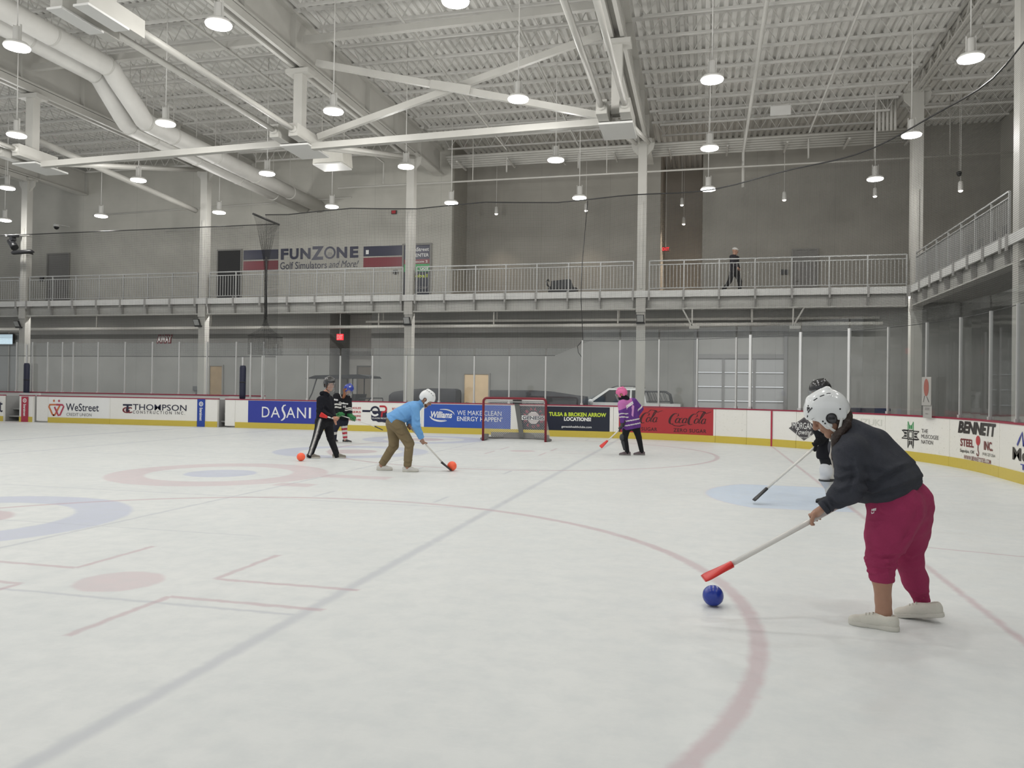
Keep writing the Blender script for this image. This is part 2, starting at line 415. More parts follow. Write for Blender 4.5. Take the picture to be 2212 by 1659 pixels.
# ------------------------------------------------------------------ doors and windows of the back wall
steel = mat('painted_steel', (0.50, 0.49, 0.455), 0.45, var=0.04, vscale=2)
frame_m = mat('door_frame_grey', (0.22, 0.215, 0.20), 0.5)
door_g = mat('door_grey', (0.19, 0.185, 0.175), 0.5)
wood_d = mat('door_dark_oak', (0.30, 0.215, 0.12), 0.5, var=0.12, vscale=3)
wood_l = mat('door_maple', (0.68, 0.51, 0.32), 0.45, var=0.06, vscale=3)
dark_m = mat('matt_black', (0.012, 0.012, 0.014), 0.7)  # plain near-black for a door leaf, kick strips and straps
metal = mat('brushed_metal', (0.55, 0.55, 0.54), 0.3, 0.9)
def door(n, x0, x1, z0, z1, y, leaf, handle=True):
    mb = MB(); f = 0.06
    for a, b in (((x0, y - 0.06, z0), (x0 + f, y + 0.02, z1)), ((x1 - f, y - 0.06, z0), (x1, y + 0.02, z1)), ((x0 + f, y - 0.06, z1 - f), (x1 - f, y + 0.02, z1))):
        mb.box(a, b)
    o = tag(mb.build('door_%d' % n, frame_m), kind='structure')
    MB().box((x0 + f, y - 0.03, z0), (x1 - f, y + 0.015, z1 - f)).build('door_leaf', leaf, o)
    if handle:
        MB().tube([(x0 + 0.15, y - 0.03, z0 + 1.0), (x0 + 0.15, y - 0.09, z0 + 1.0), (x0 + 0.27, y - 0.09, z0 + 1.0)], 0.012).build('door_handle', metal, o)
    return o
door(1, -5.60, -4.29, 5.03, 7.76, YW, door_g)
door(2, 3.72, 4.99, 5.03, 7.67, YW, dark_m, False)
a = at(1710, 538, Y=YR); b_ = at(1768, 538, Y=YR)
door(3, a[0], b_[0], 5.03, a[2], YR, door_g)
door(4, 3.40, 4.14, -0.06, 2.44, YW, wood_d)
door(5, 15.50, 16.66, -0.06, 2.17, YW, wood_l)
door(6, 9.75, 10.75, -0.06, 2.5, 8.6, mat('door_tan', (0.30, 0.27, 0.23), 0.5))
# overhead door
ohm = mat('overhead_door_panel', (0.40, 0.405, 0.41), 0.4); ohr = mat('overhead_door_rib', (0.24, 0.24, 0.24), 0.5)
mb = MB()
for x0, x1 in ((24.90, 25.02), (28.22, 28.34)): mb.box((x0, YW - 0.03, -0.06), (x1, YW + 0.1, 3.9))
mb.box((25.02, YW - 0.03, 3.84), (28.22, YW + 0.1, 3.9))
od = tag(mb.build('door_7', ohr), kind='structure')
MB().box((25.02, YW + 0.03, 2.97), (28.22, YW + 0.12, 3.84)).build('upper_panel', mat('upper_panel_grey', (0.33, 0.33, 0.32), 0.6), od)
MB().box((25.02, YW - 0.02, 2.80), (28.22, YW + 0.10, 2.97)).build('door_header', ohr, od)
z = 2.80
while z > 0.1:
    pz = MB().box((25.02, YW + 0.02, z - 0.52), (28.22, YW + 0.07, z - 0.03)).build('door_panel', ohm, od)
    MB().box((25.02, YW + 0.005, z - 0.03), (28.22, YW + 0.06, z)).build('panel_rib', ohr, pz); z -= 0.55
for x in (25.95, 27.1): MB().box((x, YW - 0.005, 0), (x + 0.10, YW + 0.02, 2.80)).build('door_stile', ohr, od)
# dark windows: the room at far left and the glazed end wall
dg = bpy.data.materials.new('dark_window_glass'); dg.use_nodes = True
bb = dg.node_tree.nodes['Principled BSDF']; bb.inputs['Base Color'].default_value = (0.16, 0.165, 0.16, 1); bb.inputs['Roughness'].default_value = 0.08
def window(n, a, b, mull, axis):
    mb = MB(); o = None
    wv = MB().box(a, b); o = tag(wv.build('window_%d' % n, dg), kind='structure')
    for q in mull:
        f = MB()
        if axis == 'x': f.box((q - 0.03, a[1] - 0.05, a[2]), (q + 0.03, a[1], b[2]))
        else: f.box((a[0] - 0.05, q - 0.04, a[2]), (a[0], q + 0.04, b[2]))
        f.build('mullion', frame_m, o)
    return o
window(1, (-8.6, YW + 0.05, 0.0), (-7.0, YW + 0.1, 3.95), (-8.57, -7.8, -7.03), 'x')
window(2, (XR + 0.05, -30, 0.95), (XR + 0.1, 3.3, 4.25), [3.2 - 1.9 * i for i in range(14)], 'y')
# ================================================================== BALCONY
fasm = mat('fascia_white', (0.66, 0.66, 0.64), 0.5, var=0.04); galv = mat('galvanised_rail', (0.42, 0.425, 0.415), 0.4, 0.25)
brk = mat('bracket_grey', (0.36, 0.355, 0.34), 0.5); beamm = mat('edge_beam_paint', (0.50, 0.495, 0.465), 0.5, var=0.05)
soff = mat('soffit_grey', (0.40, 0.395, 0.38), 0.7)
COLX = [-12.35, -3.47, 5.41, 14.35, 23.08, 31.97]
YB = 3.2                     # rail line, back balcony
XB = 31.85                   # rail line, right-hand balcony
back = empty('balcony', 'long back balcony with white fascia running under the blue and red wall lettering', 'balcony', None, (0, YB, 4.4))
def bb(a, b, name, m, par):   # box in world coordinates, parented to an empty with an offset
    l = np.array(par.location); mb = MB(); mb.box(tuple(np.array(a) - l), tuple(np.array(b) - l)); return mb.build(name, m, par)
wallbox('floor_balcony', (-16, YB + 0.03, 4.86), (XR, 13.0, 5.03), soff); wallbox('floor_balcony_right', (XB + 0.03, -30, 4.86), (XR, YB + 0.03, 5.03), soff)
bb((-16, YB - 0.11, 4.80), (XB - 0.1, YB - 0.055, 5.03), 'fascia', fasm, back)
for x0, x1 in zip([-16.2] + COLX, COLX + [33]):
    x0 += .18; x1 = min(x1 - .18, XB - .16)
    if x1 - x0 > 1:
        bb((x0, YB + 0.10, 4.42), (x1, YB + 0.14, 4.855), 'edge_beam', beamm, back); bb((x0, YB - 0.04, 4.38), (x1, YB + 0.28, 4.42), 'beam_flange', beamm, back)
side = empty('balcony', 'side balcony at right, seen from below, running towards the camera', 'balcony', None, (XB, -10, 4.4))
bb((XB - 0.11, -30, 4.80), (XB - 0.055, YB - 0.2, 5.03), 'fascia', fasm, side)
for y0, y1 in ((-30, -5.83), (-5.45, YB - .2)):
    bb((XB + 0.10, y0, 4.42), (XB + 0.14, y1, 4.855), 'edge_beam', beamm, side); bb((XB - 0.04, y0, 4.38), (XB + 0.28, y1, 4.42), 'beam_flange', beamm, side)
def bracket_mesh(axis):
    mb = MB(); poly = [(-0.03, -0.41), (0.095, -0.41), (0.095, -0.02), (-0.05, -0.02), (-0.05, -0.1)]
    if axis == 'y': mb.prism(poly, -0.012, 0.012, lambda u, v, t_: (t_, u, v))
    else: mb.prism(poly, -0.012, 0.012, lambda u, v, t_: (u, t_, v))
    mb.box((-0.03, -0.155, -0.15), (0.03, -0.115, 0.22)) if axis == 'y' else mb.box((-0.155, -0.03, -0.15), (-0.115, 0.03, 0.22))
    return mb
# guard rails, one per bay between columns: rails, posts and balusters are parts of the bay's rail
def railing(p0, p1, label, npan, brpar, axis):
    p0 = np.array(p0, float); p1 = np.array(p1, float); L = np.linalg.norm(p1 - p0); d = (p1 - p0) / L
    e = empty('guard_rail', label, 'railing', 'balcony guard rails', tuple(p0))
    for nm, z in (('top_rail', 1.07), ('middle_rail', 0.93), ('bottom_rail', 0.10)):
        MB().bar((0, 0, z), tuple(d * L + np.array((0, 0, z))), 0.045, 0.04 if nm == 'top_rail' else 0.03).build(nm, galv, e)
    post = bal = None; nb = 10
    for i in range(npan + 1):
        q = d * L * i / npan
        if post is None:
            post = MB().box((-0.022, -0.022, 0.0), (0.022, 0.022, 1.07)).build('post', galv, e); o = post
        else: o = post.copy(); COL.objects.link(o); o.parent = e
        o.location = tuple(q)
        if brpar is not None:
            key = 'br' + axis
            if key not in MATS: MATS[key] = bracket_mesh(axis).build('bracket', brk, brpar); b2 = MATS[key]
            else: b2 = MATS[key].copy(); COL.objects.link(b2); b2.parent = brpar
            wv = p0 + q - np.array(((.06, 0, 0) if axis == 'x' else (0, .06, 0))); b2.location = tuple(np.array((wv[0], wv[1], 4.84)) - np.array(brpar.location))
        if i < npan:
            for k in range(1, nb):
                qq = d * L * (i + k / nb) / npan
                if bal is None: bal = MB().box((-0.009, -0.009, 0.10), (0.009, 0.009, 0.93)).build('baluster', galv, e); o = bal
                else: o = bal.copy(); COL.objects.link(o); o.parent = e
                o.location = tuple(qq)
    return e
bn = ['at the far left', 'right of the far left column, in front of the grey door', 'in front of the dark blue and red wall stripes',
      'in front of the recess, with the black bag behind it', 'where the person in a cap walks']
for i in range(5):
    railing((COLX[i] + 0.28, YB + .06, 5.03), (COLX[i + 1] - 0.28, YB + .06, 5.03), 'pale metal balcony rail ' + bn[i], 7, back, 'y')
ry = [3.0, -5.3, -14.2]
for i in range(2):
    railing((XB + .06, ry[i] - 0.05, 5.03), (XB + .06, ry[i + 1] + 0.35, 5.03), ['pale metal rail of the side balcony, slanting up at the right',
            'pale metal rail at the right edge, beyond the nearest column'][i], 7, side, 'x')
# ------------------------------------------------------------------ columns
def column(x, y, ztop, label, w=0.30):
    e = empty('steel_column', label, 'column', 'white steel columns', (x, y, 0))
    MB().box((-w / 2, -w / 2, -0.06), (w / 2, w / 2, ztop)).build('shaft', steel, e)
    MB().box((-w / 2 - 0.16, -w / 2 - 0.1, ztop - 0.1), (w / 2 + 0.16, w / 2 + 0.1, ztop)).build('cap_plate', steel, e)
    mb = MB()
    mb.prism([(w / 2, ztop - 0.1), (w / 2 + 0.26, ztop - 0.1), (w / 2 + 0.22, ztop - 0.32), (w / 2, ztop - 0.55)], -0.05, 0.05, lambda u, v, t_: (u, t_, v))
    mb.prism([(-w / 2, ztop - 0.1), (-w / 2 - 0.26, ztop - 0.1), (-w / 2 - 0.22, ztop - 0.32), (-w / 2, ztop - 0.55)], -0.05, 0.05, lambda u, v, t_: (u, t_, v))
    mb.build('gusset', steel, e)
    MB().box((-w / 2 - 0.02, -w / 2 - 0.03, 4.28), (w / 2 + 0.02, -w / 2 - 0.005, 4.78)).build('splice_plate', steel, e)
    MB().box((-0.04, -w / 2 - 0.03, 5.1), (0.04, -w / 2, 8.2)).build('conduit', steel, e)
    return e
cl = ['white steel column at the far left edge beyond the bench', 'white steel column at far left beside the black spotlight', 'white steel column left of the black doorway and blue stripe',
      'white steel column in front of the coloured doorway poster', 'white steel column left of the corridor with the red exit sign']
for i in range(1, 5): column(COLX[i], 3.3, 10.4, cl[i])
column(31.97, 3.3, 11.5, 'white steel column where the two balconies meet', 0.34)
column(31.97, -5.64, 11.5, 'nearest white steel column at the right edge of the picture', 0.34)

# lamps fixed to the underside of the back balcony
sl = None
for i in range(9):
    if sl is None:
        sl = o = bpy.data.objects.new('strip_lamp', None); COL.objects.link(o)
        MB().box((-1.25, -.08, -.05), (1.25, .08, 0)).build('housing', steel, o)
        MB().box((-1.2, -.06, -.065), (1.2, .06, -.05)).build('lens', mat('soffit_lens', (1, .98, .95), .5, emit=2), o)
    else: o = copy_tree(sl)
    x = -8 + 4.9 * i; o.location = (x, 3.9, 4.86)
    tag(o, 'strip lamp under the back balcony, hidden behind its edge beam', 'lamp', 'lamps under the balcony')
    ld = bpy.data.lights.new('soffit_light', 'AREA'); ld.shape = 'RECTANGLE'; ld.size = 2.4; ld.size_y = .12; ld.energy = 80; ld.color = (1, .98, .95)
    lo = bpy.data.objects.new('soffit_light', ld); COL.objects.link(lo); lo.location = (x, 3.9, 4.785)
# ================================================================== DASHER BOARDS
def scuffed(name, col, amt):
    m = bpy.data.materials.new(name); m.use_nodes = True; nt = m.node_tree; b = nt.nodes['Principled BSDF']; t = Tree(nt)
    tc = nt.nodes.new('ShaderNodeTexCoord')
    mp = nt.nodes.new('ShaderNodeMapping'); nt.links.new(tc.outputs['Object'], mp.inputs[0]); mp.inputs['Scale'].default_value = (1, 1, 2.2)
    n = t.noise(mp.outputs[0], 14, 5, 0.7); g = t.noise(tc.outputs['Object'], 1.3, 3)
    c = t.mix(t.m('MULTIPLY', t.rng(n, 0.60, 0.70, 0, 1), t.m('MULTIPLY', t.rng(g, 0.35, 0.65, 0.2, 1), amt)), col, tuple(q * 0.42 for q in col))
    c = t.mix(t.m('MULTIPLY', t.rng(g, 0.3, 0.7, 0, 1), 0.2), c, (col[0], col[1] * 0.97, col[2] * 0.86))
    nt.links.new(c, b.inputs['Base Color']); b.inputs['Roughness'].default_value = 0.35; b.inputs['Specular IOR Level'].default_value = 0.4
    return m
white_b = scuffed('board_white', (0.80, 0.79, 0.76), 0.45); white_s = scuffed('board_white_scuffed', (0.78, 0.77, 0.73), 1.0)
yel = scuffed('kick_yellow', (0.58, 0.455, 0.07), 0.5); capm = mat('cap_rail_red', srgb(140, 30, 58), 0.4)
ink = {k: mat('print_' + k, srgb(*c), 0.35) for k, c in dict(navy=(22, 24, 52), black=(22, 20, 24), red=(178, 36, 48), cokered=(168, 42, 48), blue=(38, 52, 150),
       dasani=(44, 56, 150), wblue=(40, 80, 168), midnight=(16, 24, 44), white=(232, 232, 230), grey=(120, 118, 118), lime=(196, 216, 60), maroon=(110, 26, 36),
       orange=(200, 110, 60), rose=(176, 60, 84), green=(40, 150, 80), stripered=(168, 36, 62), stripeblue=(30, 64, 152), sky=(72, 130, 200), dkgrey=(62, 58, 62),
       cokeblack=(52, 16, 20), ghost=(205, 205, 196), tan=(190, 170, 130), funnavy=(22, 26, 58), funred=(120, 22, 40)).items()}
def strip(mb, s0, s1, z0, z1, o0, o1, step=0.4):
    n = max(1, int(math.ceil((s1 - s0) / step))) if s1 > S1 - 0.01 else 1
    ss = np.linspace(s0, s1, n + 1)
    for i in range(n):
        a, b = ss[i], ss[i + 1]
        mb.hexa([P3(a, z0, o0), P3(b, z0, o0), P3(b, z0, o1), P3(a, z0, o1), P3(a, z1, o0), P3(b, z1, o0), P3(b, z1, o1), P3(a, z1, o1)])
    return mb
ZTOP = 1.025
class Board:
    def __init__(s, s0, s1, label, m=None, kick=True, cap=True, z0=0.0):
        s.s0, s.s1 = s0, s1
        p, n = rink((s0 + s1) / 2); s.base = np.array((p[0], p[1], 0))
        s.o = empty('dasher_board', label, 'boards', 'rink boards', tuple(s.base))
        g = 0.004
        s.add(strip(MB(), s0 + g, s1 - g, z0 if kick else 0.06, ZTOP - 0.035, 0.0, 0.10), 'panel', m or white_b)
        if kick: s.add(strip(MB(), s0 + g, s1 - g, 0.0, 0.20, -0.014, 0.0), 'kick_plate', yel)
        if cap: s.add(strip(MB(), s0 + g * 0, s1 - g * 0, ZTOP - 0.035, ZTOP, -0.014, 0.13), 'cap_rail', capm)
    def add(s, mb, name, m, par=None):
        l = s.base; mb.v = [(x - l[0], y - l[1], z - l[2]) for x, y, z in mb.v]
        return mb.build(name, m, par or s.o)
    def rect(s, s0, s1, z0, z1, m, name='advert', off=-0.004, par=None):
        return s.add(strip(MB(), s0, s1, z0, z1, off, off + 0.003), name, ink[m], par)
    def flat(s, vf, box, m, name='lettering', off=-0.009, par=None, fit=True):
        v, f = vf[0], vf[1]; s0, s1, z0, z1 = box; mb = MB()
        mb.add([P3(s0 + u * (s1 - s0), z0 + q * (z1 - z0), off) for u, q in v], f)
        return s.add(mb, name, ink[m], par)
    def text(s, string, box, m, bold=0.0, shear=0.0, space=1.0, name='lettering', off=-0.009, par=None):
        return s.flat(text2d(string, bold, shear, space), box, m, name, off, par)
    def poly(s, pts, m, name='emblem', off=-0.007, par=None):
        mb = MB()
        if s.s1 <= S1: mb.add([P3(u, q, off) for u, q in pts], [tuple(range(len(pts)))])
        else:                                    # convex outline cut into slices that follow the curved boards
            us = [u for u, q in pts]; cols = []
            for u in sorted(set(np.linspace(min(us), max(us), 13)) | set(us)):
                zs = []
                for (u0, q0), (u1, q1) in zip(pts, pts[1:] + pts[:1]):
                    if min(u0, u1) - 1e-9 <= u <= max(u0, u1) + 1e-9: zs += [q0, q1] if abs(u1 - u0) < 1e-9 else [q0 + (q1 - q0) * (u - u0) / (u1 - u0)]
                cols.append((u, min(zs), max(zs)))
            mb.add([P3(u, q, off) for u, a, c in cols for q in (a, c)], [(2 * i, 2 * i + 2, 2 * i + 3, 2 * i + 1) for i in range(len(cols) - 1)])
        return s.add(mb, name, ink[m], par)
    def ring(s, c, r0, r1, m, a0=0, a1=360, name='emblem', off=-0.008, par=None, sx=1.0, n=28):
        v = []; f = []
        for i in range(n + 1):
            a = math.radians(a0 + (a1 - a0) * i / n)
            for r in (r0, r1): v.append(P3(c[0] + sx * r * math.cos(a), c[1] + r * math.sin(a), off))
        f = [(2 * i, 2 * i + 1, 2 * i + 3, 2 * i + 2) for i in range(n)]
        return s.add(MB().add(v, f), name, ink[m], par)
    def strokes(s, lines, wdt, m, name='emblem', off=-0.009, par=None, taper=False):
        v, f = stroke2d(lines, wdt, taper)
        return s.add(MB().add([P3(u, q, off) for u, q in v], f), name, ink[m], par)
B = Board
b = B(-6.5, -1.02, 'white rink board left of the bench gap, cut off by the picture edge'); b.text('et', (-1.45, -1.05, 0.35, 0.77), 'navy')
b = B(-0.27, 0.35, 'short white rink board with the red vertical stripe by the bench gap')
ad = b.rect(-0.16, 0.165, 0.0, 0.965, 'stripered', 'red_stripe', -0.02)
def stripe_logo(b, c, par):
    b.ring((c, 0.82), 0.055, 0.085, 'white', off=-0.024, par=par); b.text('n', (c - 0.03, c + 0.03, 0.785, 0.855), 'white', 0.02, name='emblem', off=-0.024, par=par)
    v, f, _ = text2d('Entertainment', 0.03)
    v2 = np.stack([1 - v[:, 1], v[:, 0]], -1)         # reads bottom to top turned: letters run down the stripe
    v2 = np.stack([v[:, 1], 1 - v[:, 0]], -1)
    b.flat((v2, f), (c - 0.06, c + 0.06, 0.22, 0.68), 'white', off=-0.024, par=par)
stripe_logo(b, 0.0, ad)
b = B(0.53, 1.06, 'plain white gate board between the bench gap and the heart-shaped red logo', kick=False)
b = B(1.06, 3.84, 'white rink board with a red and orange W-shaped logo at left')
ad = b.rect(1.10, 3.80, 0.215, 0.97, 'white')
L = 1.11; Rr = 1.78; zb, zt = 0.28, 0.69
b.strokes([([(1.30, 0.28), (1.38, 0.29), (1.62, 0.69)], .07), ([(1.14, 0.66), (1.11, 0.60), (1.28, 0.30), (1.36, 0.28)], .07), ([(1.12, 0.68), (1.45, 0.685)], .06)], .07, 'orange', off=-0.010, par=ad)
b.strokes([([(1.44, 0.685), (1.72, 0.68), (1.78, 0.62), (1.62, 0.30), (1.54, 0.28), (1.36, 0.60)], .07)], .07, 'rose', off=-0.011, par=ad)
b.ring((1.33, 0.83), 0.0, 0.045, 'orange', par=ad); b.ring((1.56, 0.83), 0.0, 0.045, 'rose', par=ad)
b.text('WeStreet', (1.88, 3.35, 0.46, 0.745), 'navy', 0.006, off=-0.010, par=ad); b.text('CREDIT UNION', (1.91, 3.03, 0.27, 0.385), 'grey', off=-0.010, par=ad)
b = B(3.84, 7.54, 'white rink board with dark THOMPSON lettering')
b.text('THOMPSON', (4.83, 7.10, 0.55, 0.77), 'navy', 0.003); b.text('CONSTRUCTION INC.', (4.83, 7.04, 0.42, 0.53), 'dkgrey', 0.0, 0, 1.5)
b.text('G', (4.38, 4.70, 0.43, 0.65), 'maroon', 0.03, name='emblem'); b.text('C', (4.52, 4.80, 0.43, 0.65), 'maroon', 0.02, name='emblem', off=-0.010)
b.poly([(4.40, 0.70), (4.80, 0.70), (4.80, 0.76), (4.40, 0.76)], 'navy', off=-0.011); b.poly([(4.56, 0.48), (4.65, 0.48), (4.65, 0.70), (4.56, 0.70)], 'navy', off=-0.012)
b = B(7.54, 8.37, 'white rink board with the blue vertical stripe')
ad = b.rect(7.55, 7.87, 0.0, 0.99, 'stripeblue', 'blue_stripe', -0.02); stripe_logo(b, 7.71, ad)
b = B(8.67, 9.08, 'narrow white gate board just left of the blue water advert', kick=False)
b = B(9.08, 13.0, 'rink board with the blue DASANI advert behind the person in black')
ad = b.rect(9.60, 12.49, 0.19, 0.975, 'dasani')
D = lambda st, x0, x1, z0=0.395, z1=0.765, bold=0.0: b.text(st, (x0, x1, z0, z1), 'white', bold, off=-0.009, par=ad)
D('D', 10.15, 10.45); D('A', 10.50, 10.86); D('A', 11.10, 11.45); D('N', 11.52, 11.86); D('I', 11.97, 12.05)
b.strokes([([(11.08, 0.84), (11.00, 0.82), (10.95, 0.74), (10.96, 0.66), (11.02, 0.56), (11.05, 0.47), (11.03, 0.39), (10.96, 0.32), (10.90, 0.30)], .075)], .07, 'white', 'lettering', par=ad, taper=True)
b = B(13.0, 16.12, 'white rink board with a red and navy ring emblem, left of the blue pullover')
b.poly([(13.97, 0.655), (14.31, 0.655), (14.31, 0.725), (13.97, 0.725)], 'navy')
b.poly([(14.30, 0.42), (14.36, 0.36), (14.48, 0.36), (14.56, 0.32), (14.70, 0.33), (14.87, 0.30), (14.87, 0.70), (14.30, 0.70)], 'navy', off=-0.006)
b.ring((14.44, 0.69), 0.11, 0.175, 'navy', 0, 180); b.ring((14.44, 0.69), 0.11, 0.175, 'white', 180, 320, off=-0.010)
b.strokes([([(14.60, 0.86), (14.74, 0.86)] + arc(14.76, 0.765, .085, .095, 85, -95, 10) + [(14.70, 0.67), (14.68, 0.50)], .06)], .06, 'red', off=-0.011)
b.text('OKLAHOMA PRECAST', (14.32, 14.86, 0.43, 0.48), 'white', 0.01, off=-0.010)
for i, (l, r) in enumerate((('MANHOLES', 'BOX CULVERTS'), ('RISERS', 'VAULTS'), ('CATCH BASINS', 'SEPTIC TANKS'), ('CONCRETE PIPE', 'OUTLETS'))):
    z = 0.80 - 0.135 * i
    b.text(l, (13.30 + 0.12 * (i % 2), 13.92, z - 0.05, z + 0.02), 'red', 0.02); b.text(r, (15.06, 15.60, z - 0.05, z + 0.02), 'red', 0.02)
b = B(16.12, 19.42, 'rink board with the blue Williams advert left of the goal net')
ad = b.rect(16.20, 19.18, 0.19, 0.965, 'wblue')
b.text('Williams', (16.44, 17.19, 0.51, 0.73), 'white', 0.028, 0.22, par=ad)
b.strokes([(arc(16.86, 0.60, 0.40, 0.20, 20, 105, 12), .03), (arc(16.90, 0.62, 0.36, 0.19, 0, 95, 12), .022), (arc(16.80, 0.60, 0.40, 0.20, 190, 300, 12), .04), (arc(16.78, 0.585, 0.36, 0.15, 195, 300, 12), .02)], .03, 'white', par=ad, taper=True)
b.text('WE MAKE CLEAN', (17.36, 18.87, 0.62, 0.775), 'white', 0.0, par=ad); b.text("ENERGY HAPPEN'", (17.36, 18.90, 0.425, 0.58), 'white', 0.008, par=ad)
b = B(19.42, 22.52, 'rink board with the dark round-emblem advert behind the goal')
ad = b.rect(19.46, 22.40, 0.18, 0.965, 'midnight'); c = (19.94, 0.585)
b.ring(c, 0.0, 0.20, 'maroon', sx=1.05, par=ad, off=-0.006)
for dz in (.095, .125, .155, .18):
    for sg in (-1, 1):
        hw = math.sqrt(.2 ** 2 - dz ** 2) * 1.0; b.rect(c[0] - hw, c[0] + hw, c[1] + sg * dz - .009, c[1] + sg * dz + .009, 'white', 'emblem', -.010, ad)
for wd, a0, a1 in (('HEALTH', 165, 15), ('CLUBS', 205, 335)):
    for i, chx in enumerate(wd):
        a = math.radians(a0 + (a1 - a0) * i / (len(wd) - 1)); v, f, _ = text2d(chx, 0.02)
        r = 0.285; ta = a - math.pi / 2 if wd == 'HEALTH' else a + math.pi / 2
        q = [((u - .5) * .085, (k - .5) * .09) for u, k in v]
        q = [(c[0] + 1.05 * r * math.cos(a) + x * math.cos(ta) - y * math.sin(ta), c[1] + r * math.sin(a) + x * math.sin(ta) + y * math.cos(ta)) for x, y in q]
        b.flat((np.array(q), f), (0, 1, 0, 1), 'rose', off=-0.010, par=ad)
b.poly([(19.55, 0.51), (20.33, 0.51), (20.33, 0.655), (19.55, 0.655)], 'white', off=-0.011, par=ad); b.text('GENESIS', (19.58, 20.30, 0.525, 0.64), 'navy', 0.04, off=-0.014, par=ad)
b.text('TULSA & BROKEN ARROW', (20.45, 22.29, 0.655, 0.785), 'lime', 0.04, par=ad); b.text('LOCATIONS!', (20.94, 21.81, 0.51, 0.635), 'white', 0.045, par=ad)
b.text('genesishealthclubs.com', (20.86, 21.83, 0.275, 0.36), 'white', 0.015, par=ad)
b = B(22.52, 25.74, 'rink board with the red soft-drink advert in black script, behind the purple jersey')
ad = b.rect(22.69, 25.67, 0.19, 0.985, 'cokered')
def script(b, x0, x1, z0, z1, par):
    """flowing slanted script 'Coca-Cola' in a unit box"""
    sl = 0.16
    def cap(x): return [(arc(x + .075, .46, .085, .34, 65, 300, 16, sl), .055), ([(x + .14 + sl * .80, .80), (x + .16 + sl * .66, .66), (x + .13 + sl * .6, .60)], .03)]
    def o(x, r=.042): return [(arc(x, .36, r, .16, 0, 360, 16, sl), .034)]
    def cc(x): return [(arc(x, .36, .042, .16, 60, 310, 12, sl), .036)]
    def a_(x): return o(x) + [([(x + .045 + sl * .5, .52), (x + .042 + sl * .3, .30), (x + .06 + sl * .2, .20), (x + .09 + sl * .26, .27)], .032)]
    lines = cap(0.0) + o(.185) + cc(.275) + a_(.36)
    lines += [([(.455, .44), (.50, .46)], .03)]
    lines += cap(.47) + o(.655) + [([(.70 + sl * .3, .25), (.74 + sl * .7, .60), (.785 + sl * .95, .92), (.755 + sl * 1., .97), (.735 + sl * .8, .80), (.725 + sl * .35, .35), (.75 + sl * .2, .20), (.785 + sl * .3, .30)], .032)]
    lines += a_(.83)
    # swashes
    lines += [([(.06 + sl * .12, .14), (.18, .02), (.30, .00), (.40, .09), (.47, .10)], .05), ([(.57 + sl * .85, .82), (.62 + sl * .98, .98), (.72 + sl, .96), (.82 + sl * .86, .84), (.93 + sl * .98, .97)], .045)]
    v, f = stroke2d([(np.array(l) * (1.0, 1.0), w_) for l, w_ in lines], .04, True)
    lo, hi = v.min(0), v.max(0); v = (v - lo) / (hi - lo)
    b.flat((v, f), (x0, x1, z0, z1), 'cokeblack', par=par)
script(b, 24.26, 25.62, 0.43, 0.92, ad); script(b, 22.78, 24.08, 0.43, 0.92, ad)
b.text('ZERO SUGAR', (24.42, 25.46, 0.265, 0.375), 'cokeblack', 0.015, 0, 1.1, par=ad); b.text('ZERO SUGAR', (22.94, 23.91, 0.265, 0.375), 'cokeblack', 0.015, 0, 1.1, par=ad)
b = B(25.74, 26.72, 'scuffed white rink board right of the red advert', white_s)
b = B(26.72, 27.50, 'white gate board left of the red goal line')
b = B(27.50, 28.28, 'white gate board right of the red goal line stripe')
b.rect(27.485, 27.535, 0.0, 0.985, 'stripered', 'goal_line_mark', -0.02)
b = B(28.28, 31.15, 'rink board with the dark diamond towing emblem', white_s)
ad = b.poly([(28.05, .53), (28.53, .845), (29.01, .53), (28.53, .22)], 'dkgrey', 'advert', -0.006)
b.strokes([[(28.10, .53), (28.53, .815), (28.96, .53), (28.53, .25), (28.10, .53)]], .012, 'grey', par=ad, off=-0.008)
b.poly([(28.14, 0.52), (28.92, 0.52), (28.92, 0.69), (28.14, 0.69)], 'dkgrey', off=-0.009, par=ad)
b.text('MORGANS', (28.17, 28.90, 0.53, 0.70), 'white', 0.0, off=-0.012, par=ad); b.text('Towing', (28.28, 28.78, 0.33, 0.52), 'white', 0.0, 0.45, off=-0.012, par=ad)
b.text('& RECOVERY', (28.36, 28.72, 0.285, 0.315), 'white', off=-0.012, par=ad); b.text('0', (28.62, 28.70, 0.77, 0.85), 'black', 0.03)
b.text('SUZUKI', (30.05, 31.05, 0.72, 0.88), 'ghost', 0.03, name='faded_lettering', off=-0.003)
b = B(31.15, 33.42, 'white rink board with the green and black cross-shaped emblem', white_s)
cx, cz = 32.02, 0.575
def U(k):                       # one arm of the woven cross
    base = [[(-.09, .10), (-.09, .30), (-.045, .22), (-.045, .14)], [(.09, .10), (.09, .30), (.045, .22), (.045, .14)], [(-.045, .14), (-.02, .14), (-.02, .22)], [(.045, .14), (.02, .14), (.02, .22)]]
    a = k * math.pi / 2
    return [[(cx + x * math.cos(a) - y * math.sin(a), cz + x * math.sin(a) + y * math.cos(a)) for x, y in l] for l in base]
b.strokes(U(0), .022, 'green'); b.strokes(U(1) + U(2) + U(3), .022, 'black')
b.strokes([[(cx - .06, cz - .07), (cx - .06, cz + .07), (cx + .06, cz + .07), (cx + .06, cz - .07), (cx - .06, cz - .07)], [(cx - .25, cz + .10), (cx + .10, cz + .10)], [(cx - .10, cz - .10), (cx + .25, cz - .10)],
           [(cx + .10, cz + .10), (cx + .10, cz - .25)], [(cx - .10, cz - .10), (cx - .10, cz + .1)]], .022, 'black', off=-0.0095)
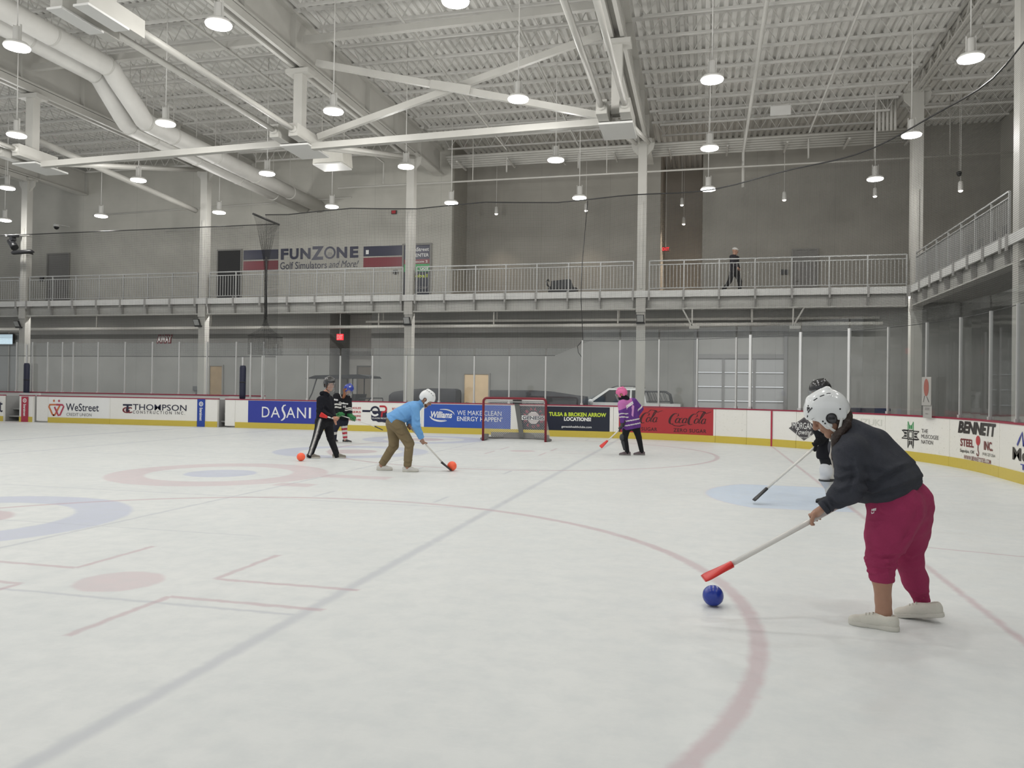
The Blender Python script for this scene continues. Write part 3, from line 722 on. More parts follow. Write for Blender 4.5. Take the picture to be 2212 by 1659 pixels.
b.text('THE', (32.40, 32.63, 0.645, 0.73), 'dkgrey'); b.text('MUSCOGEE', (32.40, 33.02, 0.525, 0.61), 'dkgrey'); b.text('NATION', (32.40, 32.82, 0.405, 0.49), 'dkgrey')
b = B(33.42, 35.62, 'white rink board with bold BENNETT lettering and a red hook', white_s)
b.text('BENNETT', (33.76, 35.44, 0.72, 0.965), 'black', 0.05, 0.2); b.text('STEEL', (33.86, 34.41, 0.455, 0.615), 'maroon', 0.03); b.text('INC.', (34.87, 35.29, 0.45, 0.62), 'maroon', 0.03)
b.ring((34.60, 0.61), 0, 0.095, 'red'); b.strokes([[(34.60, .52), (34.60, .42), (34.64, .37), (34.62, .32), (34.57, .32), (34.54, .36)]], .03, 'maroon')
b.text('Sapulpa, OK', (33.85, 34.45, 0.32, 0.40), 'black', 0.01); b.text('(918) 227-2564', (34.80, 35.41, 0.33, 0.40), 'black'); b.text('WWW.BENNETTSTEEL.COM', (34.01, 35.20, 0.205, 0.285), 'maroon', 0.01)
b = B(35.62, 40.0, 'white rink board at the right edge with blue and black lettering', white_s)
b.text('Metro', (36.25, 37.60, 0.38, 0.60), 'black', 0.02); b.text('TULSA', (36.60, 37.7, 0.24, 0.34), 'blue', 0.02); b.strokes([[(36.45, .64), (36.66, .87), (36.72, .64)], [(36.72, .64), (36.9, .9), (37.1, .64)]], .05, 'blue')
b = B(40.0, 46.5, 'plain white end board beyond the right edge of the picture', white_s)
# ------------------------------------------------------------------ bench area behind the gap
bw = mat('bench_wall_white', (0.58, 0.575, 0.56), 0.5); stepm = mat('step_grey', (0.30, 0.30, 0.295), 0.6)
for k, (x0, x1) in enumerate(((-1.0, -0.27), (8.37, 8.67))):
    e = empty('bench_steps', ['grey steps in the open gap beside the red stripe', 'grey steps in the gap right of the blue stripe'][k], 'steps', None, (x0, 0.2, 0))
    wd = x1 - x0
    MB().box((-.1, 0.6, 0), (wd + .1, 0.7, 1.1)).build('back_panel', bw, e)
    for i, (zz, dd) in enumerate(((.22, .02), (.50, .22))):
        MB().box((0, dd, zz - 0.05), (wd, 0.6, zz)).build('tread', stepm, e)
    MB().box((0, 0.55, 0.62), (wd, 0.6, 0.68)).build('kick_strip', dark_m, e)
    for q in (-0.07, wd): MB().box((q, -0.085, 0), (q + .07, 0.7, 0.985)).build('jamb', stepm, e)
mb = MB(); mb.box((-14, 1.65, 0), (9.2, 1.75, 1.10)); rb = mb.build('bench_back_board', bw); tag(rb, 'pale board behind the team benches, its red edge seen over the rink boards', 'boards')
MB().box((-14, 1.62, 1.10), (9.2, 1.78, 1.14)).build('cap_rail', capm, rb)
# ================================================================== GLASS, STANCHIONS, NET
gl = bpy.data.materials.new('rink_glass'); gl.use_nodes = True; nt = gl.node_tree; nt.nodes.clear(); t = Tree(nt)
out = nt.nodes.new('ShaderNodeOutputMaterial'); tr = nt.nodes.new('ShaderNodeBsdfTransparent'); tr.inputs[0].default_value = (0.955, 0.965, 0.96, 1)
gs = nt.nodes.new('ShaderNodeBsdfGlossy'); gs.inputs['Roughness'].default_value = 0.03; gs.inputs[0].default_value = (0.9, 0.9, 0.9, 1)
df = nt.nodes.new('ShaderNodeBsdfDiffuse'); df.inputs[0].default_value = (0.6, 0.6, 0.6, 1)
gm_ = nt.nodes.new('ShaderNodeNewGeometry'); dt = nt.nodes.new('ShaderNodeVectorMath'); dt.operation = 'DOT_PRODUCT'
nt.links.new(gm_.outputs['Normal'], dt.inputs[0]); nt.links.new(gm_.outputs['Incoming'], dt.inputs[1])
fr = t.m('ADD', 0.035, t.m('MULTIPLY', 0.55, t.m('POWER', t.m('SUBTRACT', 1.0, t.m('ABSOLUTE', dt.outputs['Value']), clamp=True), 5.0)))
m1 = nt.nodes.new('ShaderNodeMixShader'); m2 = nt.nodes.new('ShaderNodeMixShader')
nt.links.new(fr, m1.inputs[0]); nt.links.new(tr.outputs[0], m1.inputs[1]); nt.links.new(gs.outputs[0], m1.inputs[2])
tc = nt.nodes.new('ShaderNodeTexCoord'); smu = t.noise(tc.outputs['Object'], 1.6, 5, 0.6)
nt.links.new(t.rng(smu, 0.40, 0.75, 0.002, 0.03), m2.inputs[0]); nt.links.new(m1.outputs[0], m2.inputs[1]); nt.links.new(df.outputs[0], m2.inputs[2]); nt.links.new(m2.outputs[0], out.inputs[0])
alum = mat('aluminium', (0.52, 0.52, 0.51), 0.35, 0.3); alum_b = mat('bright_aluminium', (0.72, 0.72, 0.71), 0.3, 0.3); navyp = mat('navy_vinyl_pad', srgb(24, 28, 52), 0.55)
def zglass(s): return 2.83 if s < 21.45 else 3.42
ST = [10.10, 11.87, 13.10, 14.30, 15.52, 16.70, 17.91, 19.10, 20.31, 21.49, 22.69, 23.92, 25.12, 26.34, 26.78, 28.35, 29.89, 31.16, 32.47, 33.71, 34.97, 36.26, 37.5, 38.7, 39.9, 41.2]
for i, s in enumerate(ST):
    wide = s in (26.78, 28.35, 29.89); wd = 0.075 if wide else 0.042
    zt = (2.57 if s < 21.4 else 3.09) if not wide else 3.15
    p, n = rink(s, 0.06); t_ = np.array((n[1], -n[0])); mb = MB()
    a = (p[0], p[1], ZTOP - 0.02); mb.bar(a, (p[0], p[1], zt), wd, 0.05, up=(n[0], n[1], 0))
    o = mb.build('stanchion', alum_b if wide else alum)
    o.data.transform(Matrix.Translation((-p[0], -p[1], 0))); o.location = (p[0], p[1], 0)
    tag(o, ('wide bright' if wide else 'slim grey') + ' metal stanchion on the rink boards, %s to the right of the bench' % ORD[i], 'post', 'glass stanchions on the rink boards')
    mb2 = MB(); mb2.bar((0, 0, ZTOP), (0, 0, ZTOP + 0.06), wd + 0.03, 0.09, up=(n[0], n[1], 0)); mb2.build('base_clip', alum, o)
    if i + 1 < len(ST):
        s2 = ST[i + 1]; g = 0.03; p2 = rink((s + s2) / 2, 0.06)[0]
        q = MB(); zz = zglass((s + s2) / 2) - (0.02 * (i % 3) if s > 21 else 0)
        strip(q, s + g, s2 - g, ZTOP, zz, 0.054, 0.066, 0.5)
        q.v = [(x - p2[0], y - p2[1], z) for x, y, z in q.v]
        o = q.build('glass_pane', gl, None, (p2[0], p2[1], 0))
        tag(o, 'clear glass pane between the %s and %s stanchion right of the bench' % (ORD[i], ORD[i + 1]), 'glass pane', 'glass panes above the rink boards')
# rear glass of the team benches
RS = [-6.9, -5.3, -3.7, -2.2, -1.41, -0.66, 0.06, 0.58, 1.77, 3.03, 4.28, 5.49, 6.72, 7.98, 9.15]
for i, x in enumerate(RS):
    o = MB().box((-0.022, -0.025, 1.12), (0.022, 0.025, 3.17)).build('stanchion', alum, None, (x, 1.7, 0))
    tag(o, 'slim grey stanchion of the glass behind the bench, %sfrom the left' % (ORD[i] + ' '), 'post', 'stanchions behind the bench')
    MB().box((-0.035, -0.04, 1.12), (0.035, 0.04, 1.2)).build('base_clip', alum, o)
    if i + 1 < len(RS):
        o = MB().box((0.03, -0.006, 1.14), (RS[i + 1] - x - 0.03, 0.006, 3.12)).build('glass_pane', gl, None, (x, 1.7, 0))
        tag(o, 'clear glass pane behind the bench, %s from the left' % ORD[i], 'glass pane', 'glass panes behind the bench')
# side return glass of the bench, right end: four stanchions close together under the gathered net
for i, y in enumerate((0.35, 0.8, 1.25)):
    o = MB().box((-0.022, -0.022, -0.06), (0.022, 0.022, 3.05)).build('stanchion', alum, None, (9.45 + 0.25 * i, y, 0))
    tag(o, 'grey stanchion under the gathered net, %s from the front' % ORD[i], 'post', 'stanchions under the gathered net')
for k, (x, y, z1, lb) in enumerate(((-1.49, 1.5, 2.30, 'tall navy padded post at the far left end of the bench'), (9.17, 0.3, 2.22, 'tall navy padded post left of the gathered net'))):
    e = empty('padded_post', lb, 'post', None, (x, y, 0))
    mb = MB(); mb.lathe([(0.08, 1.02), (0.105, 1.04), (0.11, 1.2), (0.11, z1 - 0.08), (0.09, z1)], seg=14); mb.build('pad', navyp, e)
    MB().box((-0.03, -0.03, 0), (0.03, 0.03, z1 + (0.75 if k == 0 else 0.3))).build('pole', alum, e)
    MB().lathe([(0.111, 1.6), (0.113, 1.62), (0.111, 1.64)], seg=14).build('strap', dark_m, e)
# netting: procedural mesh of cords in metre coordinates
def net_material(name, cell, cord, col, dens=1.0):
    m = bpy.data.materials.new(name); m.use_nodes = True; nt = m.node_tree; nt.nodes.clear(); t = Tree(nt)
    out = nt.nodes.new('ShaderNodeOutputMaterial'); tr = nt.nodes.new('ShaderNodeBsdfTransparent'); df = nt.nodes.new('ShaderNodeBsdfDiffuse'); df.inputs[0].default_value = (*col, 1)
    uv = nt.nodes.new('ShaderNodeUVMap'); sp = nt.nodes.new('ShaderNodeSeparateXYZ'); nt.links.new(uv.outputs[0], sp.inputs[0])
    ms = []
    for k in (0, 1):
        d = t.m('ABSOLUTE', t.m('SUBTRACT', t.m('FRACT', t.m('DIVIDE', sp.outputs[k], cell)), 0.5))
        ms.append(t.m('LESS_THAN', d, cord / cell / 2))
    mk = t.m('MULTIPLY', t.m('MAXIMUM', ms[0], ms[1]), dens)
    mx = nt.nodes.new('ShaderNodeMixShader'); nt.links.new(mk, mx.inputs[0]); nt.links.new(tr.outputs[0], mx.inputs[1]); nt.links.new(df.outputs[0], mx.inputs[2]); nt.links.new(mx.outputs[0], out.inputs[0])
    return m
netm = net_material('safety_netting', 0.038, 0.0046, (0.05, 0.05, 0.047)); netg = net_material('gathered_netting', 0.024, 0.0036, (0.025, 0.025, 0.025))
cable = mat('black_cable', (0.02, 0.02, 0.02), 0.5)
def grid_obj(name, P, UV, m, par=None):
    nu, nv = len(P), len(P[0]); vs = [p for row in P for p in row]; fs = []
    for i in range(nu - 1):
        for j in range(nv - 1): fs.append((i * nv + j, (i + 1) * nv + j, (i + 1) * nv + j + 1, i * nv + j + 1))
    me = bpy.data.meshes.new(name); me.from_pydata([tuple(map(float, p)) for p in vs], [], fs); me.materials.append(m)
    ul = me.uv_layers.new(name='UVMap'); fu = [u for row in UV for u in row]
    for lp in me.loops: ul.data[lp.index].uv = fu[lp.vertex_index]
    me.polygons.foreach_set('use_smooth', [True] * len(fs))
    o = bpy.data.objects.new(name, me); COL.objects.link(o)
    if par: o.parent = par
    return o
ZN = 7.6
ss = [10.10] + list(np.arange(11, S1, 1.2)) + list(np.linspace(S1, 46, 40))
def zb_(s): return 2.60 if s < 21.45 else 3.10
o = grid_obj('safety_net', [[P3(s, zb_(s) + (ZN - 0.06 * math.sin(s * 1.3) - zb_(s)) * k / 3, 0.09) for k in range(4)] for s in ss], [[(s, zb_(s) + (ZN - zb_(s)) * k / 3) for k in range(4)] for s in ss], netm)
tag(o, 'fine dark safety netting hung above the glass right of the gathered net', 'net')
MB().tube([P3(s, ZN - 0.06 * math.sin(s * 1.3), 0.09) for s in ss], 0.018, 6).build('top_cable', cable, o)
MB().tube([P3(s, zb_(s), 0.09) for s in ss if s < 21.4] , 0.010, 6).build('bottom_cable', cable, o)
MB().tube([P3(s, 3.08, 0.09) for s in np.linspace(21.5, 46, 50)], 0.008, 6).build('bottom_cable', cable, o)
MB().tube([P3(21.6, 7.55, 0.085), P3(21.45, 5.6, 0.085), P3(21.42, 4.5, 0.085), P3(21.5, 3.1, 0.085), P3(21.33, 2.9, 0.085), P3(21.36, 2.7, 0.085), P3(21.47, 2.55, 0.085)], 0.012, 6).build('lacing_cord', cable, o)
xs = list(np.linspace(-14, 9.7, 12))
o = grid_obj('safety_net', [[(x, 1.72, 2.60 + (ZN - 2.6) * k / 2) for k in range(3)] for x in xs], [[(x, (ZN - 2.6) * k / 2) for k in range(3)] for x in xs], netm)
tag(o, 'fine dark safety netting behind the team benches at left', 'net')
MB().tube([(x, 1.72, ZN) for x in xs], 0.018, 6).build('top_cable', cable, o); MB().tube([(x, 1.72, 2.60) for x in xs], 0.012, 6).build('bottom_cable', cable, o)
# the gathered net corner: wide at the top bar, tied to a rope in the middle, open again on the posts
rows = []; uvs = []
prof = [(7.55, 0.86, 0.0), (7.2, 0.66, 0.02), (6.8, 0.46, .04), (6.4, .26, .05), (6.05, .12, .05), (5.7, .06, .05), (5.2, .045, .04), (4.6, .035, .03), (4.1, .035, .03), (3.85, .06, .06), (3.65, .16, .12), (3.5, .30, .28), (3.38, .48, .5), (3.30, .55, .68), (3.0, .55, .72), (2.62, .55, .74)]
for z, hy, hx in prof:
    r = []; u = []
    for k in range(21):
        q = k / 20 * 2 - 1; wv = 0.03 * math.sin(k * 2.1 + z) * (1 if hy < .8 else 0)
        r.append((9.72 + 0.04 * (7.6 - z) * .2 + hx * q * 0.52 + wv, 0.78 + hy * q + wv * (0.5 if hy > .2 else .2), z)); u.append((q * 0.85, z))
    rows.append(r); uvs.append(u)
o = grid_obj('gathered_net', rows, uvs, netg); tag(o, 'dark netting drawn into a thin tied waist in front of the blue and red stripe', 'net')
MB().tube([(9.72, -0.08, 7.58), (9.72, 1.66, 7.56)], 0.04, 8).build('top_bar', cable, o)
MB().tube([(9.74, .78, 6.2), (9.76, .78, 5.2), (9.79, .78, 4.0)], 0.03, 6).build('tie_rope', cable, o)
MB().tube([rows[13][k] for k in range(21)], 0.014, 6).build('hem_cord', cable, o)
# ================================================================== ROOF STEEL
bayn = ['leftmost', 'second', 'third', 'fourth', 'fifth', 'rightmost']
YG0, YG1 = -26.0, 6.5
gl_lab = ['roof girder over the far left column', 'roof girder over the column left of the black doorway', 'roof girder over the column by the coloured doorway poster', 'roof girder ending at the column left of the red exit sign']
def girder(x, lab):
    e = empty('roof_girder', 'deep white ' + lab + ', running overhead', 'beam', 'deep white roof girders', (x, 0, 10.45))
    MB().box((-0.02, YG0, 0.06), (0.02, YG1, 1.06)).build('web', steel, e)
    MB().box((-0.19, YG0, 0.0), (0.19, YG1, 0.06)).build('bottom_flange', steel, e)
    MB().box((-0.19, YG0, 1.04), (0.19, YG1, 1.10)).build('top_flange', steel, e)
    for sx in (-1, 1):
        MB().box((sx * 0.13 - 0.05, YG0, -0.22), (sx * 0.13 + 0.05, 3.1, -0.02)).build('channel', steel, e)
    st = None
    for k in range(13):
        if st is None: st = o = MB().box((-0.18, 0, 0.06), (0.18, 0.02, 1.04)).build('stiffener_plate', steel, e)
        else: o = st.copy(); COL.objects.link(o); o.parent = e
        o.location = (0, -25 + 2.4 * k, 0)
    return e
for i in range(1, 5): girder(COLX[i], gl_lab[i - 1])
YQ = [-5.2, -12.4]; ZQ = 8.3
platew = mat('white_plate', (0.72, 0.715, 0.69), 0.45)
def queen(x, lab):
    e = empty('queen_post_brace', lab, 'brace', 'queen-post braces under the girders', (x, 0, ZQ))
    zt = 10.2 - ZQ
    for y in YQ:
        p = MB().box((-0.13, y - 0.13, 0.05), (0.13, y + 0.13, zt)).build('post', steel, e)
        MB().box((-0.34, y - 0.22, zt - 0.12), (0.34, y + 0.22, zt)).build('cap_plate', steel, p)
        for sx in (-1, 1):
            MB().box((sx * 0.28 - 0.13, y - 0.85, -0.18), (sx * 0.28 + 0.13, y + 0.55, 0.16)).build('bracket_block', steel, e)
        if y > -8: MB().box((-0.42, y - 0.30, -0.25), (0.42, y + 0.95, -0.20)).build('base_plate', platew, e)
        else:
            for sx in (-1, 1): MB().box((sx * 0.28 - .16, y - 0.9, -0.23), (sx * 0.28 + .16, y + 0.1, -0.19)).build('base_plate', platew, e)
    for sx in (-1, 1):
        MB().tube([(sx * 0.28, YQ[1], 0), (sx * 0.28, YQ[0] - 0.8, 0)], 0.07, 10).build('tie_rod', steel, e)
        MB().tube([(sx * 0.28, YQ[0] + 0.5, 0), (sx * 0.22, 2.95, 1.90)], 0.07, 10).build('tie_rod', steel, e)
        MB().tube([(sx * 0.28, YQ[1] - 0.5, 0), (sx * 0.22, YQ[1] - 8.0, 1.95)], 0.07, 10).build('tie_rod', steel, e)
        MB().lathe([(0.10, -0.10), (0.11, -0.02), (0.09, 0.06)], (sx * 0.28, YQ[0] - 0.83, 0), 12, 'y').build('rod_nut', steel, e)
queen(COLX[2], 'white queen post with tie rods under the girder at far left')
queen(COLX[3], 'white queen post with paired tie rods left of the X-bracing')
queen(COLX[4], 'white queen post with paired tie rods right of the X-bracing')
# frames between queen posts
def beam(name, a, b, wx, wz, lab, cat='beam', grp=None, m=None):
    a = np.array(a, float); b = np.array(b, float); c = (a + b) / 2
    o = MB().bar(tuple(a - c), tuple(b - c), wx, wz).build(name, m or steel, None, tuple(c)); return tag(o, lab, cat, grp)
for i, (x0, x1) in enumerate(((COLX[2], COLX[3]), (COLX[3], COLX[4]))):
    beam('strut', (x0 + 0.4, YQ[0], ZQ - 0.22), (x1 - 0.4, YQ[0], ZQ - 0.10), 0.18, 0.17, ['white horizontal strut at the far left, level with the hung lamps, left of the X-bracing', 'white horizontal strut below the X-bracing'][i], 'beam', 'white struts between queen posts')
    beam('strut', (x0 + 0.2, YQ[0] - 0.2, 10.95), (x1 - 0.2, YQ[0] - 0.2, 11.05), 0.15, 0.18, ['upper white strut between girders at left', 'upper white strut crossing above the X-bracing'][i], 'beam', 'white struts between queen posts')
x0, x1 = COLX[3], COLX[4]
e = empty('cross_brace', 'large white X-shaped brace between the two queen posts', 'brace', None, ((x0 + x1) / 2, YQ[0], 9.35))
h = (x1 - x0) / 2 - 0.46
MB().bar((-h, 0.05, 1.05), (h, 0.05, -0.95), 0.12, 0.17).build('diagonal', steel, e); MB().bar((-h, 0.20, -0.95), (h, 0.20, 1.15), 0.12, 0.17).build('diagonal', steel, e)
MB().bar((-0.55, -0.03, 0.17), (0.55, -0.03, -0.07), 0.06, 0.22).build('centre_plate', steel, e)
# open-web joists
jm = mat('joist_paint', (0.62, 0.61, 0.58), 0.5); jdark = mat('joist_top_chord_shadow_gap', (0.42, 0.41, 0.39), 0.6)
def joist_proto(L):
    e = bpy.data.objects.new('roof_joist', None); COL.objects.link(e); e.empty_display_size = 0.2
    MB().box((0.1, -0.05, 0.52), (L - 0.1, 0.05, 0.60)).build('top_chord', jm, e); MB().box((0.5, -0.04, 0.0), (L - 0.5, 0.04, 0.06)).build('bottom_chord', jm, e)
    mb = MB(); n = max(2, int(L / 0.62)); 
    for k in range(n):
        xa, xm, xb = 0.3 + (L - .6) * k / n, 0.3 + (L - .6) * (k + .5) / n, 0.3 + (L - .6) * (k + 1) / n
        mb.bar((xa, 0, 0.54), (xm, 0, 0.04), 0.022, 0.022); mb.bar((xm, 0, 0.04), (xb, 0, 0.54), 0.022, 0.022)
    mb.build('web_rods', jm, e); return e
edges = [-17.8] + COLX[1:] + [36.1]; JY = [6.1 - 1.24 * k for k in range(12)]
for bi in range(len(edges) - 1):
    L = edges[bi + 1] - edges[bi]; proto = None
    for k, y in enumerate(JY):
        if proto is None: proto = o = joist_proto(L)
        else: o = copy_tree(proto)
        o.location = (edges[bi], y, 11.40)
        tag(o, 'white roof joist, %s from the back wall, %s roof bay' % (ORD[k], ('leftmost', 'second from left', 'third from left', 'fourth from left', 'next to rightmost', 'rightmost')[bi]), 'joist', 'open-web roof joists')
# joist girder above the corner column, running to the right edge
e = empty('truss_girder', 'open white truss over the right-hand columns, climbing to the top right', 'truss', None, (31.97, 0, 11.38))
for z in (0.0, 0.52):
    for sx in (-0.07, 0.07): MB().box((sx - 0.03, -24, z), (sx + 0.03, 3.2, z + 0.07)).build('top_chord' if z else 'bottom_chord', steel, e)
mb = MB()
for k in range(30):
    y = 3.0 - 0.9 * k; mb.bar((0, y, 0.04), (0, y - 0.45, 0.55), 0.05, 0.05); mb.bar((0, y - 0.45, 0.55), (0, y - 0.9, 0.04), 0.05, 0.05)
mb.build('web_members', steel, e)
# ------------------------------------------------------------------ ducts and pipes
ductm = mat('wrapped_duct', (0.60, 0.59, 0.56), 0.55, var=0.05, vscale=2, bump=0.2, bscale=3); bandm = mat('duct_band', (0.50, 0.49, 0.46), 0.5)
for i, (x, y1, y2) in enumerate(((8.05, -4.35, -5.5), (8.80, -4.55, -5.9))):
    e = empty('air_duct', ['round white duct, left one of the bent pair', 'round white duct, right one of the bent pair'][i], 'duct', 'bent pair of round ducts', (x, 0, 9.4))
    pts = [(0, 6.5, 0), (0, y1 + .25, 0), (0, y1, .04), (0, y1 - .2, .2), (0, y2 + .2, .85), (0, y2, 1.02), (0, y2 - .25, 1.07), (0, -26, 1.07)]
    MB().tube(pts, 0.27, 18).build('duct_run', ductm, e)
    for y, z in ((4, 0), (1.5, 0), (-1, 0), (-3.2, 0), (y1 + .1, 0.02), (y2 - .2, 1.07), (-8, 1.07), (-11, 1.07)):
        b2 = MB().lathe([(0.276, -0.035), (0.285, -0.02), (0.285, 0.02), (0.276, 0.035)], (0, y, z), 18, 'y').build('band', bandm, e)
        MB().bar((0, y, z + 0.27), (0, y, 2.05), 0.015, 0.015).build('hanger_rod', bandm, b2)
def pipe(pts, r, lab, grp=None, drops=(), name='pipe', m=None, ztop=12.03):
    c = np.array(pts[0], float); o = MB().tube([tuple(np.array(p) - c) for p in pts], r, 8).build(name, m or steel, None, tuple(c)); tag(o, lab, 'pipe', grp)
    for d in drops: MB().tube([tuple(np.array(d) - c), tuple(np.array((d[0], d[1], ztop)) - c)], r * 0.5, 6).build('hanger', m or steel, o)
    return o
pipe([(4.72, -5.1, 9.2), (4.95, 3.3, 8.66)], 0.11, 'thick slanting white pipe running to the column left of the black doorway')
pipe([(10.5, 4.9, 9.73), (35.5, 4.9, 9.73)], 0.035, 'long thin white sprinkler pipe across the upper back wall', 'thin sprinkler pipes', [(x, 4.9, 9.73) for x in (16.3, 21.6, 26.6, 31, 33.4)])
pipe([(-3, 6.56, 9.5), (10.3, 6.56, 9.75)], 0.03, 'thin pipe on the wall at far left above the bench', 'thin sprinkler pipes', [])
pipe([(1, 6.577, 8.6), (5.0, 6.577, 8.65)], 0.025, 'short thin pipe low on the wall left of the black doorway', 'thin sprinkler pipes')
for k, (x, z) in enumerate(((12.2, 10.9), (17.5, 11.1), (20.4, 11.1), (26.6, 10.7), (28.9, 11.0))):
    pipe([(x, -12, z), (x, 5.6, z), (x, 5.6, z - 0.9)] if k != 3 else [(x, -14, z + 0.2), (x, 5.4, z - 0.3), (x, 5.4, z - 1.6)], 0.035 if k != 3 else 0.055, 'thin white pipe running front to back below the roof, %s from left' % ORD[k], 'overhead pipes running front to back')
e = empty('pipe_rack', 'bundle of pale pipes high on the back wall, running behind the column tops', 'pipe rack', None, (24, 6.2, 10.7))
for k in range(6): MB().tube([(-9.0, -0.16 * k, 0.04 * k), (8.5, -0.16 * k, 0.04 * k)], 0.055, 8).build('pipe', steel, e)
for x in np.arange(-8.5, 8.6, 2.1): MB().box((x, -1.0, -0.1), (x + 0.06, 0.25, -0.04)).build('support_bar', bandm, e)
for k in range(5): MB().tube([(7.2 + 0.13 * k, -1.05, 0.1), (7.2 + 0.13 * k, -1.05, 1.5)], 0.05, 8).build('riser', steel, e)
for i, (y, z, lb) in enumerate(((5.8, 4.05, 'long pale pipe under the back balcony, lower of two'), (6.3, 4.31, 'long pale pipe under the back balcony, upper of two'))):
    pipe([(-12 if i == 0 else 11.2, y, z), (31.5, y, z)], 0.075 if i == 0 else 0.06, lb, 'pipes under the balcony', ztop=4.88, drops=[(x, y, z) for x in (-8, -2, 4, 12, 17, 22, 27)[(0 if i == 0 else 3):]])
# hung equipment
eq = mat('equipment_beige', (0.62, 0.605, 0.55), 0.5, var=0.04)
e = empty('unit_heater', 'beige box heater hanging below the roof, left of the column by the coloured poster', 'heater', None, tuple(at(719, 340, Y=-1.0)))
mb = MB(); mb.prism([(-.55, -.30), (.55, -.30), (.50, .30), (-.50, .30)], -.35, .35, lambda u, v, t_: (u, t_, v)); mb.build('casing', eq, e)
MB().box((-.50, -.40, -.34), (.50, .40, -.30)).build('diffuser', platew, e)
for x in (-.4, .4): MB().bar((x, 0, .3), (x, 0, 12.02 - e.location[2]), .02, .02).build('hanger_rod', steel, e)
e = empty('hanging_panel', 'small white panel hanging from the roof above the walking person', 'panel', None, tuple(at(1686, 239, Y=3.0)))
MB().box((-.33, -.03, -.16), (.33, .03, .16)).build('panel', platew, e)
for x in (-.28, .28): MB().bar((x, 0, .16), (x, 0, 12.02 - e.location[2]), .015, .015).build('hanger_rod', steel, e)
# ================================================================== LAMPS
lens = mat('lamp_lens', (1.0, 0.985, 0.955), 0.5, emit=9.0); fixt = mat('lamp_housing', (0.66, 0.65, 0.62), 0.4)
def lamp_proto():
    e = bpy.data.objects.new('high_bay_lamp', None); COL.objects.link(e); e.empty_display_size = 0.2
    MB().lathe([(0.045, 0.10), (0.075, 0.11), (0.075, 0.14), (0.075, 0.40), (0.06, 0.42)], seg=14).build('driver_housing', fixt, e)
    mb = MB(); mb.lathe([(0.19, -0.01), (0.235, 0.0), (0.24, 0.05), (0.20, 0.09), (0.07, 0.12)], seg=24); mb.build('rim', fixt, e)
    MB().lathe([(0.0, -0.04), (0.15, -0.036), (0.235, -0.016), (0.245, 0.012)], seg=24).build('lens', lens, e)
    MB().lathe([(0.05, -0.040), (0.06, -0.036), (0.05, -0.030)], seg=12).build('sensor', fixt, e)
    for sx in (-1, 1): MB().box((sx * 0.085 - 0.008, -0.02, 0.08), (sx * 0.085 + 0.008, 0.02, 0.46)).build('bracket', fixt, e)
    MB().tube([(0, 0, 0.42), (0, 0, 3.76)], 0.013, 6).build('stem', fixt, e)
    return e
lp = None
def near_row(y): return min(range(4), key=lambda i: abs((2.1, -2.4, -7.2, -11.8)[i] - y))
rowname = ['farthest', 'second farthest', 'third farthest', 'fourth farthest']
allx = {}
for i, (x, y) in enumerate(LAMPS): allx.setdefault(near_row(y), []).append(x)
for i, (x, y) in enumerate(LAMPS + LAMPS_ABOVE):
    if lp is None: lp = o = lamp_proto()
    else: o = copy_tree(lp)
    o.location = (x, y, LZ + 0.05)
    if i < len(LAMPS):
        r = near_row(y); k = sorted(allx[r]).index(x)
        lb = 'round lit lamp, %s from left in the %s row over the ice' % (ORD[k], rowname[r])
        tag(o, lb, 'lamp', 'round hanging lamps over the ice')
    else: tag(o, 'round lit lamp above the top of the picture', 'lamp', 'lamps above the picture')
pl = None
for i, (q, Y) in enumerate((((1072, 462), 7.6), ((1266, 455), 7.6), ((1473, 443), 9.6), ((1477, 484), 10.6), ((1694, 432), 6.2), ((1890, 424), 6.2), ((2075, 412), 3.2))):
    p = at(*q, Y=Y)
    if True:
        pl = o = bpy.data.objects.new('pendant_lamp', None); COL.objects.link(o)
        MB().lathe([(0.075, 0), (0.08, 0.02), (0.07, 0.28), (0.03, 0.32)], seg=14).build('shade', fixt, o)
        MB().lathe([(0.0, -0.05), (0.05, -0.035), (0.07, 0.0)], seg=14).build('bulb', mat('pendant_bulb', (1, 0.93, 0.82), .5, emit=7.0), o)
        MB().tube([(0, 0, .32), (0, 0, 12.03 - p[2])], 0.008, 6).build('cord', fixt, o)
    o.location = tuple(p)
    tag(o, 'small lit pendant lamp over the balcony, %s from the left' % ORD[i], 'lamp', 'small pendant lamps over the balcony')
    ld = bpy.data.lights.new('pendant_light', 'SPOT'); ld.energy = 300 if i in (2, 3) else 130; ld.color = (1, 0.85, 0.69); ld.spot_size = 1.5; ld.spot_blend = 0.8; ld.shadow_soft_size = 0.07
    lo = bpy.data.objects.new('pendant_light', ld); COL.objects.link(lo); lo.location = (p[0], p[1], p[2] - 0.08)
